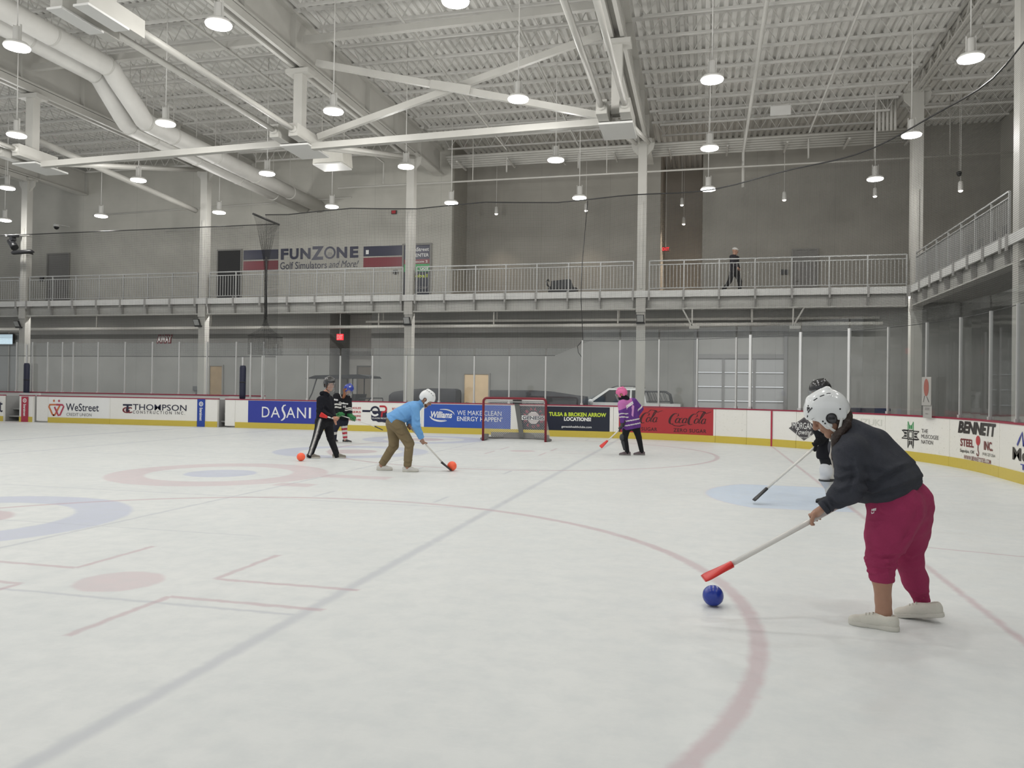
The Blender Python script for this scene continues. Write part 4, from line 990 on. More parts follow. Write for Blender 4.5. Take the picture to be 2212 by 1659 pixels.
# ================================================================== SIGNS ON THE WALLS
def wtext(par, string, x0, x1, z0, z1, y, m, bold=0.0, shear=0.0, name='lettering', space=1.0):
    v, f, _ = text2d(string, bold, shear, space); l = np.array(par.location)
    mb = MB(); mb.add([(x0 + u * (x1 - x0) - l[0], y - l[1], z0 + q * (z1 - z0) - l[2]) for u, q in v], f)
    return mb.build(name, ink[m] if m in ink else MATS[m], par)
def wrect(par, x0, x1, z0, z1, y, m, name):
    l = np.array(par.location); mb = MB(); mb.box((x0 - l[0], y - l[1], z0 - l[2]), (x1 - l[0], y + 0.006 - l[1], z1 - l[2])); return mb.build(name, ink[m] if isinstance(m, str) else m, par)
y = YW - 0.012
def sk(x, z0): return z0
e = empty('wall_graphic', 'FUNZONE lettering with dark blue and dark red stripes on the upper back wall', 'wall sign', None, (8.8, y, 6.6))
for x0, x1 in ((5.06, 6.80), (10.90, 12.68)):
    wrect(e, x0, x1, 7.17, 7.60, y, 'funnavy', 'blue_stripe'); wrect(e, x0, x1, 6.70, 7.11, y, 'funred', 'red_stripe')
zz0, zz1 = 7.13, 7.62
def fz(st, a, b, zlo=zz0, zhi=zz1, bold=0.045): wtext(e, st, a, b, zlo, zhi, y, 'funnavy', bold)
fz('F', 6.92, 7.30); fz('U', 7.36, 7.80); fz('N', 7.88, 8.38); fz('Z', 8.42, 9.02, 7.08, 7.68); fz('N', 9.63, 10.13); fz('E', 10.26, 10.66)
mb = MB(); vs = []; n = 28
for i in range(n + 1):
    a = 2 * math.pi * i / n
    for r in (0.19, 0.275): vs.append((9.31 + r * math.cos(a) - 8.8, 0, 7.38 + r * math.sin(a) - 6.6))
mb.add(vs, [(2 * i, 2 * i + 1, 2 * i + 3, 2 * i + 2) for i in range(n)]); lo_ = mb.build('letter_ring', ink['funnavy'], e)
mb = MB()
for i, z in enumerate((7.26, 7.31, 7.36)): mb.box((9.31 - .14 + .02 * i - 8.8, 0, z - 6.6), (9.31 + .14 - .02 * i - 8.8, 0.004, z + .012 - 6.6))
mb.build('ball_dimple_lines', ink['dkgrey'], lo_)
wtext(e, 'Golf Simulators', 6.90, 9.17, 6.70, 7.02, y, 'funnavy', 0.004); wtext(e, 'and More!', 9.27, 10.68, 6.72, 7.02, y, 'funnavy', -0.004, 0.35)
wrect(e, 11.02, 11.15, 7.26, 7.44, y - 0.02, 'white', 'switch_plate')
# doorway with coloured poster
e = empty('doorway_poster', 'tall poster board in a grey frame, blue at the top and green at the bottom', 'poster', None, (13.35, YW, 6.4))
for x0, x1, z0, z1 in ((12.70, 12.78, 5.03, 7.66), (13.95, 14.03, 5.03, 7.66), (12.78, 13.95, 7.58, 7.66)):
    MB().box((x0 - 13.35, -0.06, z0 - 6.4), (x1 - 13.35, 0.0, z1 - 6.4)).build('frame', frame_m, e)
wrect(e, 12.78, 13.95, 6.98, 7.58, YW - .02, 'funnavy', 'blue_band'); wrect(e, 12.78, 13.95, 6.78, 6.98, YW - .02, 'funred', 'red_band')
wrect(e, 12.78, 13.95, 6.45, 6.78, YW - .02, mat('print_green', srgb(120, 140, 60), .4), 'green_band'); wrect(e, 12.78, 13.95, 5.05, 6.45, YW - .02, 'midnight', 'lower_panel')
for st, a, b, z0, z1, c in (('WeStreet', 13.0, 13.9, 7.32, 7.48, 'white'), ('CENTER', 13.15, 13.9, 7.08, 7.22, 'white'), ('Room 2', 13.2, 13.85, 6.83, 6.93, 'white'), ('Golf', 13.5, 13.9, 6.52, 6.68, 'white'),
                            ('Baseball', 12.9, 13.85, 6.2, 6.35, 'lime'), ('Soccer', 13.0, 13.9, 5.72, 5.86, 'grey'), ('Disc Golf', 12.95, 13.9, 5.12, 5.26, 'grey')):
    wtext(e, st, a, b, z0, z1, YW - .03, c, 0.012)
# AWAY
e = empty('wall_sign', 'white AWAY letters outlined in dark red on the lower back wall', 'wall sign', None, (1.05, y, 3.6))
wtext(e, 'AWAY', .60, 1.47, 3.40, 3.82, y - .01, 'maroon', 0.10, name='letter_outline'); wtext(e, 'AWAY', .66, 1.41, 3.46, 3.76, y - .03, 'white', 0.03)
# EXIT signs
exr = mat('exit_red_lit', srgb(215, 40, 50), 0.5, emit=1.3); whp = mat('white_plastic', (.7, .7, .68), .4)
def exit_sign(p, w_, h_, lb, m_text, m_body, grp=None):
    e = empty('exit_sign', lb, 'exit sign', grp, tuple(p)); MB().box((-w_ / 2, 0, -h_ / 2), (w_ / 2, 0.06, h_ / 2)).build('housing', m_body, e)
    v, f, _ = text2d('EXIT', 0.03); mb = MB(); mb.add([((u - .5) * w_ * .86, -0.006, (q - .5) * h_ * .72) for u, q in v], f); mb.build('lettering', m_text, e)
    MB().bar((0, .03, h_ / 2), (0, .03, (12.02 if p[2] > 5 else 4.87) - p[2]), .025, .025).build('mount', whp, e); return e
exit_sign(at(1438, 538, Y=10.5), 0.34, 0.2, 'red lit exit sign in the upstairs corridor', exr, mat('exit_housing_dark', (.10, .04, .035), .5))
exit_sign(at(734, 728, Y=6.0), 0.30, 0.26, 'red lit exit sign in front of the dark alcove downstairs', mat('exit_letter_pale', (.9, .5, .5), .5), exr)
for d, lb in ((-.2, 0), (.2, 0)): pass
# wall boxes
boxm = mat('grey_box', (.10, .105, .11), .5); blk = mat('black_plastic', (.015, .015, .017), .4); blk_s = mat('black_gloss', (.012, .012, .014), .18)
for i, (q, Y, w_, h_, lb) in enumerate((((424, 839), YW, .26, .2, 'grey box on the lower wall beside the column, upper of two'), ((427, 851), YW, .13, .15, 'small grey box on the lower wall beside the column, lower of two'),
        ((1691, 588), YR, .13, .2, 'black wall box left of the upstairs grey door, left of two'), ((1699, 588), YR, .11, .2, 'black wall box left of the upstairs grey door, right of two'),
        ((855, 588), YW, .2, .16, 'black wall box under the red stripe near the poster'), ((92, 603), YW, .2, .2, 'black wall box left of the far left grey door'), ((852, 459), YW, .22, .16, 'red and white alarm box high on the wall near the column'))):
    p = at(*q, Y=Y); o = MB().box((-w_ / 2, -0.08, -h_ / 2), (w_ / 2, 0.0, h_ / 2)).build('wall_box', boxm if i < 2 else blk, None, (p[0], Y - 0.001, p[2])); tag(o, lb, 'wall box')
    MB().box((-w_ / 2 + .02, -0.09, -h_ / 2 + .02), (w_ / 2 - .02, -0.08, h_ / 2 - .02)).build('cover', (ink['red'] if i == 6 else boxm if i < 2 else blk), o)
p = at(12, 733, Y=YW - .06); e = empty('bright_patch_panel', 'small added glowing panel on the far left wall beyond the bench glass', 'glowing panel', None, (p[0], YW - .005, p[2]))
MB().box((-.46, -.06, -.28), (.46, 0, .28)).build('dark_border', blk, e); MB().box((-.42, -.065, -.24), (.42, -.06, .24)).build('glow_face', mat('bright_patch_glow', (.45, .58, .66), .3, emit=.8), e)  # glow built into an added panel standing in for a bright patch of light
# CCTV domes
for q, Y, lb in (((122, 490), 5.8, 'white camera with dark dome on the wall by the far left column'), ((2072, 376), 3.0, 'dark camera dome hanging above the right-hand balcony')):
    p = at(*q, Y=Y); e = empty('dome_camera', lb, 'camera', None, tuple(p)); e.scale = (1,) * 3 if Y > 4 else (.6,) * 3
    MB().lathe([(.13, .0), (.13, .10), (.09, .14)], seg=14).build('housing', whp if Y > 4 else blk, e); MB().lathe([(.01, -.13), (.07, -.11), (.11, -.05), (.12, 0)], seg=14).build('dome', blk_s, e)
    MB().bar((0, 0, .12), (0, .82, .16), .03, .03).build('arm', whp, e) if Y > 4 else MB().bar((0, 0, .12), (0, 0, (12.02 - p[2]) / .6), .02, .02).build('stem', steel, e)
# flood lights on the columns
fl = None
for i, x in enumerate(COLX[1:5]):
    if fl is None:
        fl = o = bpy.data.objects.new('flood_light', None); COL.objects.link(o)
        mb = MB(); mb.hexa([(-.13, -.05, -.14), (.13, -.05, -.14), (.13, .03, -.14), (-.13, .03, -.14), (-.13, -.16, .12), (.13, -.16, .12), (.13, -.09, .12), (-.13, -.09, .12)]); mb.build('body', blk, o)
        MB().hexa([(-.11, -.065, -.12), (.11, -.065, -.12), (.11, -.055, -.12), (-.11, -.055, -.12), (-.11, -.17, .10), (.11, -.17, .10), (.11, -.165, .10), (-.11, -.165, .10)]).build('glass_front', mat('flood_glass', (.45, .46, .45), .25), o)
        MB().box((-.15, -.02, -.18), (.15, .06, -.13)).build('bracket', blk, o); MB().bar((0, .0, -.15), (0, .06, -.02), .06, .06).build('mount', blk, o)
    else: o = copy_tree(fl)
    o.location = (x + (.0 if i > 1 else -.12), 3.09, 4.05)
    tag(o, 'black flood lamp on the column under the balcony, %s from the left' % ORD[i], 'flood lamp', 'flood lamps on the columns')
# stage light and bar at far left
p = at(28, 520, Y=2.8); e = empty('spotlight', 'black moving-head spotlight clamped beside the far left column', 'spotlight', None, tuple(p))
MB().box((-.20, -.12, .16), (.20, .12, .26)).build('base', blk, e); MB().bar((-.02, 0, .16), (.02, 0, .0), .22, .12).build('yoke', blk, e); MB().tube([(-.16, 0, .02), (.0, 0, -.16), (.16, -.05, -.32)], [.13, .15, .15], 12).build('head', blk, e)
MB().bar((0, 0, .26), (.45, .4, .30), .05, .05).build('clamp_arm', steel, e); MB().lathe([(.05, 0), (.05, .04)], (-.25, -.1, .2), 10).build('work_lamp', lens, e)
p = at(48, 545, Y=2.7); e = empty('black_bar', 'black bar fixture below the spotlight at the far left column', 'light bar', None, tuple(p))
MB().tube([(-.55, 0, 0), (-.45, 0, .0), (.45, 0, .02), (.62, 0, -.01)], [.05, .09, .09, .02], 10).build('bar', blk, e); MB().bar((.1, 0, 0), (.1, .45, 0), .05, .05).build('mount', blk, e)
# hinged V braces under the balcony at right
for i, (x0, xt) in enumerate(((1495, 1474), (1713, 1737))):
    p = at(x0, 705, Y=3.2); q = np.array((p[0], 3.2, 4.39)); r = np.array((at(xt, 672, Y=3.2)[0], 3.2, 4.39)); e = empty('hanger_brace', ['white V-shaped hanger under the balcony, left one', 'white V-shaped hanger under the balcony, right one'][i], 'brace', 'V-shaped hangers', tuple(p))
    MB().bar((0, 0, 0), tuple(q - p), .05, .05).build('leg', steel, e); MB().bar((0, 0, 0), tuple(r - p), .05, .05).build('leg', steel, e); MB().box((-.1, -.06, -.08), (.25, .06, .02)).build('foot_plate', steel, e)
# ================================================================== THINGS BEHIND THE GLASS
rub = mat('tyre_rubber', (.02, .02, .02), .8); tarp = mat('black_tarp', srgb(18, 19, 27), .6, bump=.15, bscale=3); vin = mat('dark_vinyl', (.025, .027, .03), .5)
carp = mat('white_car_paint', (.66, .67, .67), .2, coat=.5); cgl = mat('tinted_glass', (.014, .016, .018), .06)
def wheel(par, x, y, r, w_):
    o = MB().lathe([(r * .6, -w_ / 2), (r * .96, -w_ / 2), (r, -w_ / 3), (r, w_ / 3), (r * .96, w_ / 2), (r * .6, w_ / 2)], (x, y, r), 20, 'y').build('wheel', rub, par)
    MB().lathe([(.02, -w_ / 2 - .01), (r * .58, -w_ / 2), (r * .6, w_ / 2), (.02, w_ / 2 + .01)], (x, y, r), 16, 'y').build('hub_cap', metal, o)
e = empty('golf_cart', 'dark golf cart with a flat roof parked behind the glass at left', 'golf cart', None, (11.85, 2.9, -.06))
mb = MB(); mb.prism([(-1.30, 1.86), (-.9, 1.99), (.9, 2.04), (1.25, 1.98), (1.32, 1.90), (.9, 1.90), (-.9, 1.86)], -.58, .58, lambda u, v, t_: (u, t_, v)); mb.build('roof', vin, e)
for yy in (-.52, .52):
    MB().tube([(-1.35, yy, .75), (-1.05, yy, 1.3), (-.85, yy, 1.9)], .025, 8).build('windscreen_post', vin, e); MB().tube([(.55, yy, .8), (.62, yy, 1.3), (.62, yy, 1.92)], .022, 8).build('roof_post', vin, e)
    MB().tube([(-.1, yy, .6), (-.1, yy, 1.9)], .018, 8).build('roof_post', vin, e)
MB().hexa([(-1.3, -.5, .3), (-.6, -.5, .3), (-.6, .5, .3), (-1.3, .5, .3), (-1.25, -.48, .85), (-.85, -.5, .95), (-.85, .5, .95), (-1.25, .48, .85)]).build('front_cowl', vin, e)
MB().box((-.9, -.5, .25), (1.3, .5, .45)).build('chassis', vin, e); MB().box((.0, -.5, .45), (.6, .5, .78)).build('seat', blk, e); MB().hexa([(.45, -.5, .75), (.6, -.5, .75), (.6, .5, .75), (.45, .5, .75), (.62, -.48, 1.3), (.75, -.48, 1.3), (.75, .48, 1.3), (.62, .48, 1.3)]).build('seat_back', blk, e)
MB().tube([(.75, -.5, .95), (.9, -.5, 1.15), (1.4, -.5, 1.15), (1.45, -.5, .8)], .025, 8).build('rear_rail', vin, e); MB().tube([(.75, .5, .95), (.9, .5, 1.15), (1.4, .5, 1.15), (1.45, .5, .8)], .025, 8).build('rear_rail', vin, e)
MB().tube([(-.75 + .03 * math.sin(a), -.25 + .17 * math.cos(a), 1.05 + .17 * math.sin(a)) for a in np.linspace(0, 2 * math.pi, 17)[:-1]], .015, 6, closed=True).build('steering_wheel', blk, e)
for x in (-.85, .85):
    for yy in (-.5, .5): wheel(e, x, yy, .23, .2)
def covered(x0, x1, prof, y0, y1, lb):
    e = empty('covered_barrier', lb, 'tarp', None, ((x0 + x1) / 2, y0, -.06)); L = x1 - x0; mb = MB(); n = 24; P = []
    for i in range(n + 1):
        q = i / n; h = float(np.interp(q, [a for a, b in prof], [b for a, b in prof])); w2 = .02 * math.sin(i * 1.7)
        P.append([((q - .5) * L, -.05 + w2, 0), ((q - .5) * L, 0 + w2, h * .6), ((q - .5) * L, .05, h - .05), ((q - .5) * L, .14, h), ((q - .5) * L, y1 - y0 - .1, h), ((q - .5) * L, y1 - y0, h - .1), ((q - .5) * L, y1 - y0, 0)])
    vs = [p for r in P for p in r]; m_ = 7
    mb.add(vs, [(i * m_ + j, (i + 1) * m_ + j, (i + 1) * m_ + j + 1, i * m_ + j + 1) for i in range(n) for j in range(m_ - 1)], True)
    mb.f += [tuple(range(m_)), tuple(reversed([n * m_ + k for k in range(m_)]))]; mb.sm += [False, False]; mb.build('cover', tarp, e)
    MB().box((-L / 2 + .1, .08, .0), (L / 2 - .1, y1 - y0 - .08, .5)).build('base', vin, e)
covered(13.30, 16.05, [(0, 1.30), (.05, 1.40), (.3, 1.50), (.6, 1.56), (.96, 1.55), (1, 1.50)], 3.85, 4.6, 'black covered barrier behind the person in the blue pullover')
covered(17.40, 21.05, [(0, 1.52), (.45, 1.53), (.62, 1.5), (.9, 1.36), (1, 1.33)], 3.85, 4.6, 'long black covered barrier behind the goal net')
e = empty('pickup_truck', 'white pickup with dark windows and black bed rack behind the purple jersey', 'truck', None, (22.17, 4.86, -.06)); e.scale = (1.03, 1.0, 1.03)
def carbody(sc): return lambda u, v, t_: (u, t_, v)
mb = MB(); mb.prism([(-2.6, .45), (-2.6, .85), (-2.4, 1.0), (-1.15, 1.08), (1.0, 1.08), (2.2, 1.06), (2.25, .45)], 0, 1.68, carbody(1)); mb.build('body', carp, e)
mb = MB(); lo_, hi_ = [(-1.2, 1.06), (1.0, 1.06)], [(-.45, 1.58), (.85, 1.60)]
mb.hexa([(-1.2, .02, 1.06), (1.0, .02, 1.06), (1.0, 1.73, 1.06), (-1.2, 1.73, 1.06), (-.40, .14, 1.60), (.88, .14, 1.62), (.88, 1.61, 1.62), (-.40, 1.61, 1.60)]); cab = mb.build('cab', carp, e)
def pane(x0, x1, x2, x3, z0, z1):
    q = lambda z: .02 + .12 * (z - 1.06) / .55 - .012
    mb = MB(); mb.add([(x0, q(z0), z0), (x1, q(z0), z0), (x2, q(z1), z1), (x3, q(z1), z1)], [(0, 1, 2, 3)]); return mb.build('side_window', cgl, cab)
pane(-.98, .38, .40, -.36, 1.09, 1.54); pane(.46, .86, .80, .46, 1.09, 1.54)
MB().hexa([(-1.19, .1, 1.10), (-1.15, .1, 1.10), (-1.15, 1.65, 1.10), (-1.19, 1.65, 1.10), (-.46, .2, 1.57), (-.42, .2, 1.57), (-.42, 1.55, 1.57), (-.46, 1.55, 1.57)]).build('windscreen', cgl, cab)
for yy in (.25, 1.5): MB().tube([(-.3, yy, 1.62), (-.1, yy, 1.68), (.7, yy, 1.68), (.85, yy, 1.63)], .02, 6).build('roof_rail', vin, e)
MB().box((-.2, .3, 1.62), (.5, 1.4, 1.67)).build('roof_bar', whp, e)
MB().lathe([(.03, -.1), (.09, -.06), (.1, 0), (.08, .08), (.02, .1)], (-1.02, -.1, 1.10), 12, 'x').build('wing_mirror', carp, e)
MB().box((.05, -.006, .93), (.22, .01, .96)).build('door_handle', metal, e)
for x in (-1.7, 1.3):
    for yy in (.08, 1.67): wheel(e, x, yy, .33, .22)
rk = e; dx = 1.42
for yy in (.2, 1.4):
    MB().tube([(dx - .5, yy, 1.06), (dx - .5, yy, 1.5), (dx + .22, yy, 1.5), (dx + .38, yy, 1.4), (dx + .46, yy, 1.06)], .035, 8).build('rack_hoop', vin, rk)
    for k in range(4): MB().bar((dx - .4 + .18 * k, yy, 1.48), (dx - .28 + .18 * k, yy, 1.14), .02, .02).build('rack_slat', vin, rk)
    MB().bar((dx - .5, yy, 1.14), (dx + .44, yy, 1.14), .025, .025).build('rack_bar', vin, rk)
# low dark bench behind the glass at right
e = empty('bench', 'dark low bench behind the glass right of the white helmet', 'bench', None, tuple(at(1850, 885, Y=3.2) * np.array((1, 1, 0))))
zb0 = at(1850, 881, Y=3.2)[2]
MB().box((-1.0, -.2, zb0 - .2), (1.0, .25, zb0)).build('seat', navyp, e)
for x in (-.9, .9): MB().box((x - .03, -.15, 0), (x + .03, .2, zb0 - .2)).build('leg', blk, e)
# notices on the column side at right
for i, (q, w_, h_, lb) in enumerate((((2001, 845), .34, .62, 'white notice with a red oval drawing, taped behind the glass at right'), ((2003, 888), .32, .3, 'small white notice below the red oval notice'))):
    s_ = 32.75; pp, nn = rink(s_, 0.35); z = at(*q, Y=pp[1])[2]
    p = at(q[0], q[1], d=float((np.array((pp[0], pp[1], z)) - CAM) @ FW)); e = empty('notice', lb, 'notice', None, tuple(p))
    tx = np.array((nn[1], -nn[0], 0)); zz = np.array((0, 0, 1.0)); ny = np.array((nn[0], nn[1], 0))
    def card(w0, w1, h0, h1, o_): return [tuple(tx * a + zz * b + ny * o_) for a, b in ((w0, h0), (w1, h0), (w1, h1), (w0, h1))]
    MB().hexa(card(-w_ / 2, w_ / 2, -h_ / 2, -h_ / 2 + .001, 0)[:2] + card(-w_ / 2, w_ / 2, -h_ / 2, 0, .004)[1::-1] + card(-w_ / 2, w_ / 2, 0, h_ / 2, 0)[3:1:-1] + card(-w_ / 2, w_ / 2, 0, h_ / 2, .004)[2:]).build('sheet', mat('dimmed_paper', (.36, .35, .33), .7), e)  # white paper, its colour darkened to look dim behind the glass
    if i == 0:
        v = [tuple(tx * .09 * math.cos(a) + zz * (.08 + .19 * math.sin(a)) - ny * .004) for a in np.linspace(0, 2 * math.pi, 25)[:-1]]; MB().add(v, [tuple(range(24))]).build('red_oval', mat('print_terracotta', srgb(150, 90, 80), .5), e)
        v, f = stroke2d([[(-.06, -.1), (-.1, -.24)], [(.02, -.12), (.1, -.24)]], .012, False); MB().add([tuple(tx * a + zz * b - ny * .004) for a, b in v], f).build('ink_lines', ink['black'], e)
    else:
        v, f = stroke2d([[(-.08, .06), (.08, .06)], [(-.08, .03), (.08, .03)], [(-.06, -.06), (.04, -.06)]], .014, False); MB().add([tuple(tx * a + zz * b - ny * .004) for a, b in v], f).build('ink_lines', ink['grey'], e)
# ------------------------------------------------------------------ balcony things
p = at(1215, 634, Y=4.2); e = empty('equipment_bag', 'black bag with a curved handle lying on the back balcony', 'bag', None, (p[0], 4.2, 5.03))
MB().hexa([(-.45, -.2, .0), (.5, -.2, .0), (.5, .25, 0), (-.45, .25, 0), (-.40, -.17, .55), (.30, -.17, .60), (.30, .2, .60), (-.40, .2, .55)]).build('body', vin, e); MB().box((-.5, -.24, 0), (.55, .27, .28)).build('base', blk, e)
MB().tube([(-.45, 0, .3), (-.58, 0, .42), (-.62, 0, .56), (-.55, 0, .62), (-.50, 0, .55)], .035, 8).build('handle', blk, e)
ch = None
for i in range(7):
    if ch is None:
        ch = o = bpy.data.objects.new('folding_chair', None); COL.objects.link(o)
        MB().box((-.21, -.2, .44), (.21, .2, .48)).build('seat', blk, o); MB().box((.17, -.2, .55), (.21, .2, .95)).build('backrest', blk, o)
        for sx in (-.19, .19):
            for sy in (-.18, .18): MB().bar((sx * .9, sy, .44), (sx * 1.15, sy, 0), .022, .022).build('leg', blk, o)
        for sy in (-.18, .18): MB().bar((.19, sy, .44), (.20, sy, .95), .022, .022).build('back_post', blk, o)
    else: o = copy_tree(ch)
    o.location = (32.75, 1.2 - .95 * i, 5.03)
    tag(o, 'black chair behind the slanting balcony rail at right, %s from the corner' % ORD[i], 'chair', 'chairs on the side balcony')
# ================================================================== GOAL
gm = mat('goal_red_paint', srgb(120, 22, 38), .35); pad = mat('goal_pad_grey', (.17, .17, .165), .6); padd = mat('goal_skirt_grey', (.24, .235, .23), .7, bump=.6, bscale=9)
ga, gb = np.array((19.10, -2.98)), np.array((20.90, -2.80)); gu = nrm(gb - ga); gn = np.array((-gu[1], gu[0])); W2 = np.linalg.norm(gb - ga) / 2; gc = (ga + gb) / 2
e = empty('hockey_goal', 'red framed hockey goal with a white net standing by the far boards', 'goal', None, (gc[0], gc[1], 0))
e.rotation_euler = (0, 0, math.atan2(gu[1], gu[0])); HG = 1.23
c_ = []
for k in range(7): a = math.pi / 2 * k / 6; c_.append((W2 - .1 + .1 * math.sin(a), 0, HG - .1 + .1 * math.cos(a)))
MB().tube([(-x, 0, z) for x, _, z in reversed(c_)][0:0] + [(-W2, 0, 0), (-W2, 0, HG - .1)] + [(-x, y_, z) for x, y_, z in reversed(c_)][1:] + c_ + [(W2, 0, 0)], .035, 12).build('frame', gm, e)
fl_ = [(-W2, 0), (-W2 - .12, .35), (-W2 + .02, .85), (-W2 + .45, 1.05), (0, 1.1), (W2 - .45, 1.05), (W2 - .02, .85), (W2 + .12, .35), (W2, 0)]
MB().tube([(x, y_, .04) for x, y_ in fl_], .03, 8).build('base_frame', pad, e)
tp = [(-W2 + .03, .03), (-W2 + .12, .32), (-W2 + .28, .48), (-W2 + .6, .55), (0, .56), (W2 - .6, .55), (W2 - .28, .48), (W2 - .12, .32), (W2 - .03, .03)]
MB().tube([(x, y_, HG - .06) for x, y_ in tp], .018, 8).build('top_shelf_rod', whp, e)
gnet = net_material('goal_netting', .046, .0055, (.75, .75, .73))
rows = [[(fl_[i][0] * (1 - k / 6) + tp[i][0] * k / 6, fl_[i][1] * (1 - k / 6) + tp[i][1] * k / 6 + .05 * math.sin(math.pi * k / 6), .05 + (HG - .12) * k / 6) for k in range(7)] for i in range(9)]
L_ = np.concatenate([[0], np.cumsum([np.hypot(fl_[i + 1][0] - fl_[i][0], fl_[i + 1][1] - fl_[i][1]) for i in range(8)])])
def diag(a, b): return ((a + b) * .7071, (a - b) * .7071)
grid_obj('back_net', rows, [[diag(L_[i], 1.25 * k / 6) for k in range(7)] for i in range(9)], gnet, e)
rows = [[(tp[i][0], tp[i][1] * k / 2, HG - .06 + .03 * (1 - k / 2)) for k in range(3)] for i in range(9)]
grid_obj('top_net', rows, [[diag(rows[i][k][0], rows[i][k][1]) for k in range(3)] for i in range(9)], gnet, e)
MB().box((-W2 + .06, 1.02, .03), (W2 - .06, 1.07, .20)).build('skirt', padd, e)
for sx in (-1, 1): MB().hexa([(sx * W2 - .04, .02, .02), (sx * W2 + .04, .02, .02), (sx * (W2 - .0) + .04, .75, .02), (sx * W2 - .04, .75, .02), (sx * W2 - .04, .02, .20), (sx * W2 + .04, .02, .20), (sx * W2 + .04, .75, .16), (sx * W2 - .04, .75, .16)]).build('side_skirt', padd, e)
MB().bar((.10, .98, .06), (-.02, .60, HG - .12), .13, .08, up=(0, 1, 0)).build('centre_pad', pad, e); MB().box((-.12, .50, HG - .16), (.14, .62, HG - .02)).build('top_clip', blk, e)
MB().tube([(x, 0.04, HG - .10) for x in np.linspace(-W2 + .05, W2 - .05, 12)], .012, 6).build('net_lacing', whp, e)
# ================================================================== BALLS
def ball(p, r, m, lb):
    mb = MB(); n = 20; mb.lathe([(max(.001, r * math.sin(math.pi * i / n)), -r * math.cos(math.pi * i / n)) for i in range(n + 1)], seg=32); o = mb.build('ball', m, None, (p[0], p[1], r)); o.rotation_euler = (.5, .4, 0)
    tag(o, lb, 'ball'); MB().tube([(r * 1.0 * math.cos(a), r * 1.0 * math.sin(a), 0) for a in np.linspace(0, 2 * math.pi, 41)[:-1]], r * .012, 6, closed=True).build('seam', m, o); return o
orange = mat('orange_ball', srgb(255, 104, 68), .35, emit=0.0); blueb = mat('blue_ball', srgb(18, 50, 150), .25, coat=.3)
ball(at(650, 996, Z=0), .083, orange, 'orange ball on the ice at the feet of the person in black')
ball((20.87, -11.25), .086, orange, 'orange ball touching the black broom head')
ball(at(1540, 1309, Z=0), .0715, blueb, 'blue ball on the ice in front of the red broom head')
# ================================================================== BROOM STICKS
shaft_m = mat('white_shaft', (.72, .70, .66), .3); bred = mat('broom_red', srgb(206, 38, 34), .35); bblk = mat('broom_black', (.018, .018, .02), .45); btip = mat('grip_black', (.02, .02, .02), .7)
def stick(tip, head, end, m, lb, wide=.13, side=(0, 0, 1.0), r=.0165, grip=True):
    tip, head, end = (np.array(q, float) for q in (tip, head, end)); c = (tip + end) / 2; a = nrm(tip - head)
    e = empty('broom_stick', lb, 'stick', 'broomball sticks', tuple(c))
    MB().tube([head - c - a * -.02, end - c], r, 6).build('shaft', shaft_m, e)
    sd = np.array(side, float); sd = nrm(sd - a * (sd @ a)); th = np.cross(a, sd); L = np.linalg.norm(tip - head)
    mb = MB(); n = 10; rows = []
    for i in range(n + 1):
        q = i / n; w_ = r * 1.5 + (wide / 2 - r * 1.5) * min(1, q * 1.25) ** .9; t_ = r * 1.35 * (1 - .45 * q)
        o_ = head - c - a * .05 + a * (L + .05) * q
        rows.append([o_ + sd * w_ * math.cos(b) * (1 if i < n else .9) + th * t_ * math.sin(b) for b in np.linspace(0, 2 * math.pi, 13)[:-1]])
    mb.add([p for r_ in rows for p in r_], [(i * 12 + k, i * 12 + (k + 1) % 12, (i + 1) * 12 + (k + 1) % 12, (i + 1) * 12 + k) for i in range(n) for k in range(12)], True)
    mb.f += [tuple(reversed(range(12))), tuple(n * 12 + k for k in range(12))]; mb.sm += [False, False]; mb.build('head', m, e)
    MB().tube([end - c - nrm(end - head) * (.16 if grip else .03), end - c + nrm(end - head) * .01], r * 1.12, 8).build('grip', btip, e)
    return e
# ================================================================== PEOPLE: signed-distance bodies meshed with surface nets
def rc(a, b, ra, rb): return ('c', np.array(a, float), np.array(b, float), ra, rb)
def el(c, r, ax=None): return ('e', np.array(c, float), np.array(r, float), np.eye(3) if ax is None else np.array(ax, float))
def sdf(pr, P):
    if pr[0] == 'c':
        _, a, b, ra, rb = pr; ab = b - a; L2 = ab @ ab + 1e-12; q = P - a; t = np.clip((q @ ab) / L2, 0, 1)
        return np.linalg.norm(q - t[..., None] * ab, axis=-1) - (ra + (rb - ra) * t)
    _, c, r, ax = pr; q = (P - c) @ ax.T; k0 = np.linalg.norm(q / r, axis=-1); k1 = np.linalg.norm(q / (r * r), axis=-1) + 1e-9
    return k0 * (k0 - 1) / k1
def smin(a, b, k):
    h = np.clip(.5 + .5 * (b - a) / k, 0, 1); return b + (a - b) * h - k * h * (1 - h)
def field(P, prims, k, neg=(), cuts=(), kn=.01):
    d = None
    for pr in prims:
        kk = k; cut = ()
        if pr[0] == 'x': cut, pr = pr[2], pr[1]      # this primitive alone is cut by planes
        if pr[0] == 'k': kk, pr = pr[1], pr[2]
        q = sdf(pr, P)
        for c, n in cut: q = np.maximum(q, (P - np.array(c)) @ nrm(n))
        q = q; d = q if d is None else smin(d, q, kk)
    for pr in neg: d = -smin(-d, sdf(pr, P), kn)
    for c, n in cuts: d = np.maximum(d, (P - np.array(c)) @ nrm(n))
    return d
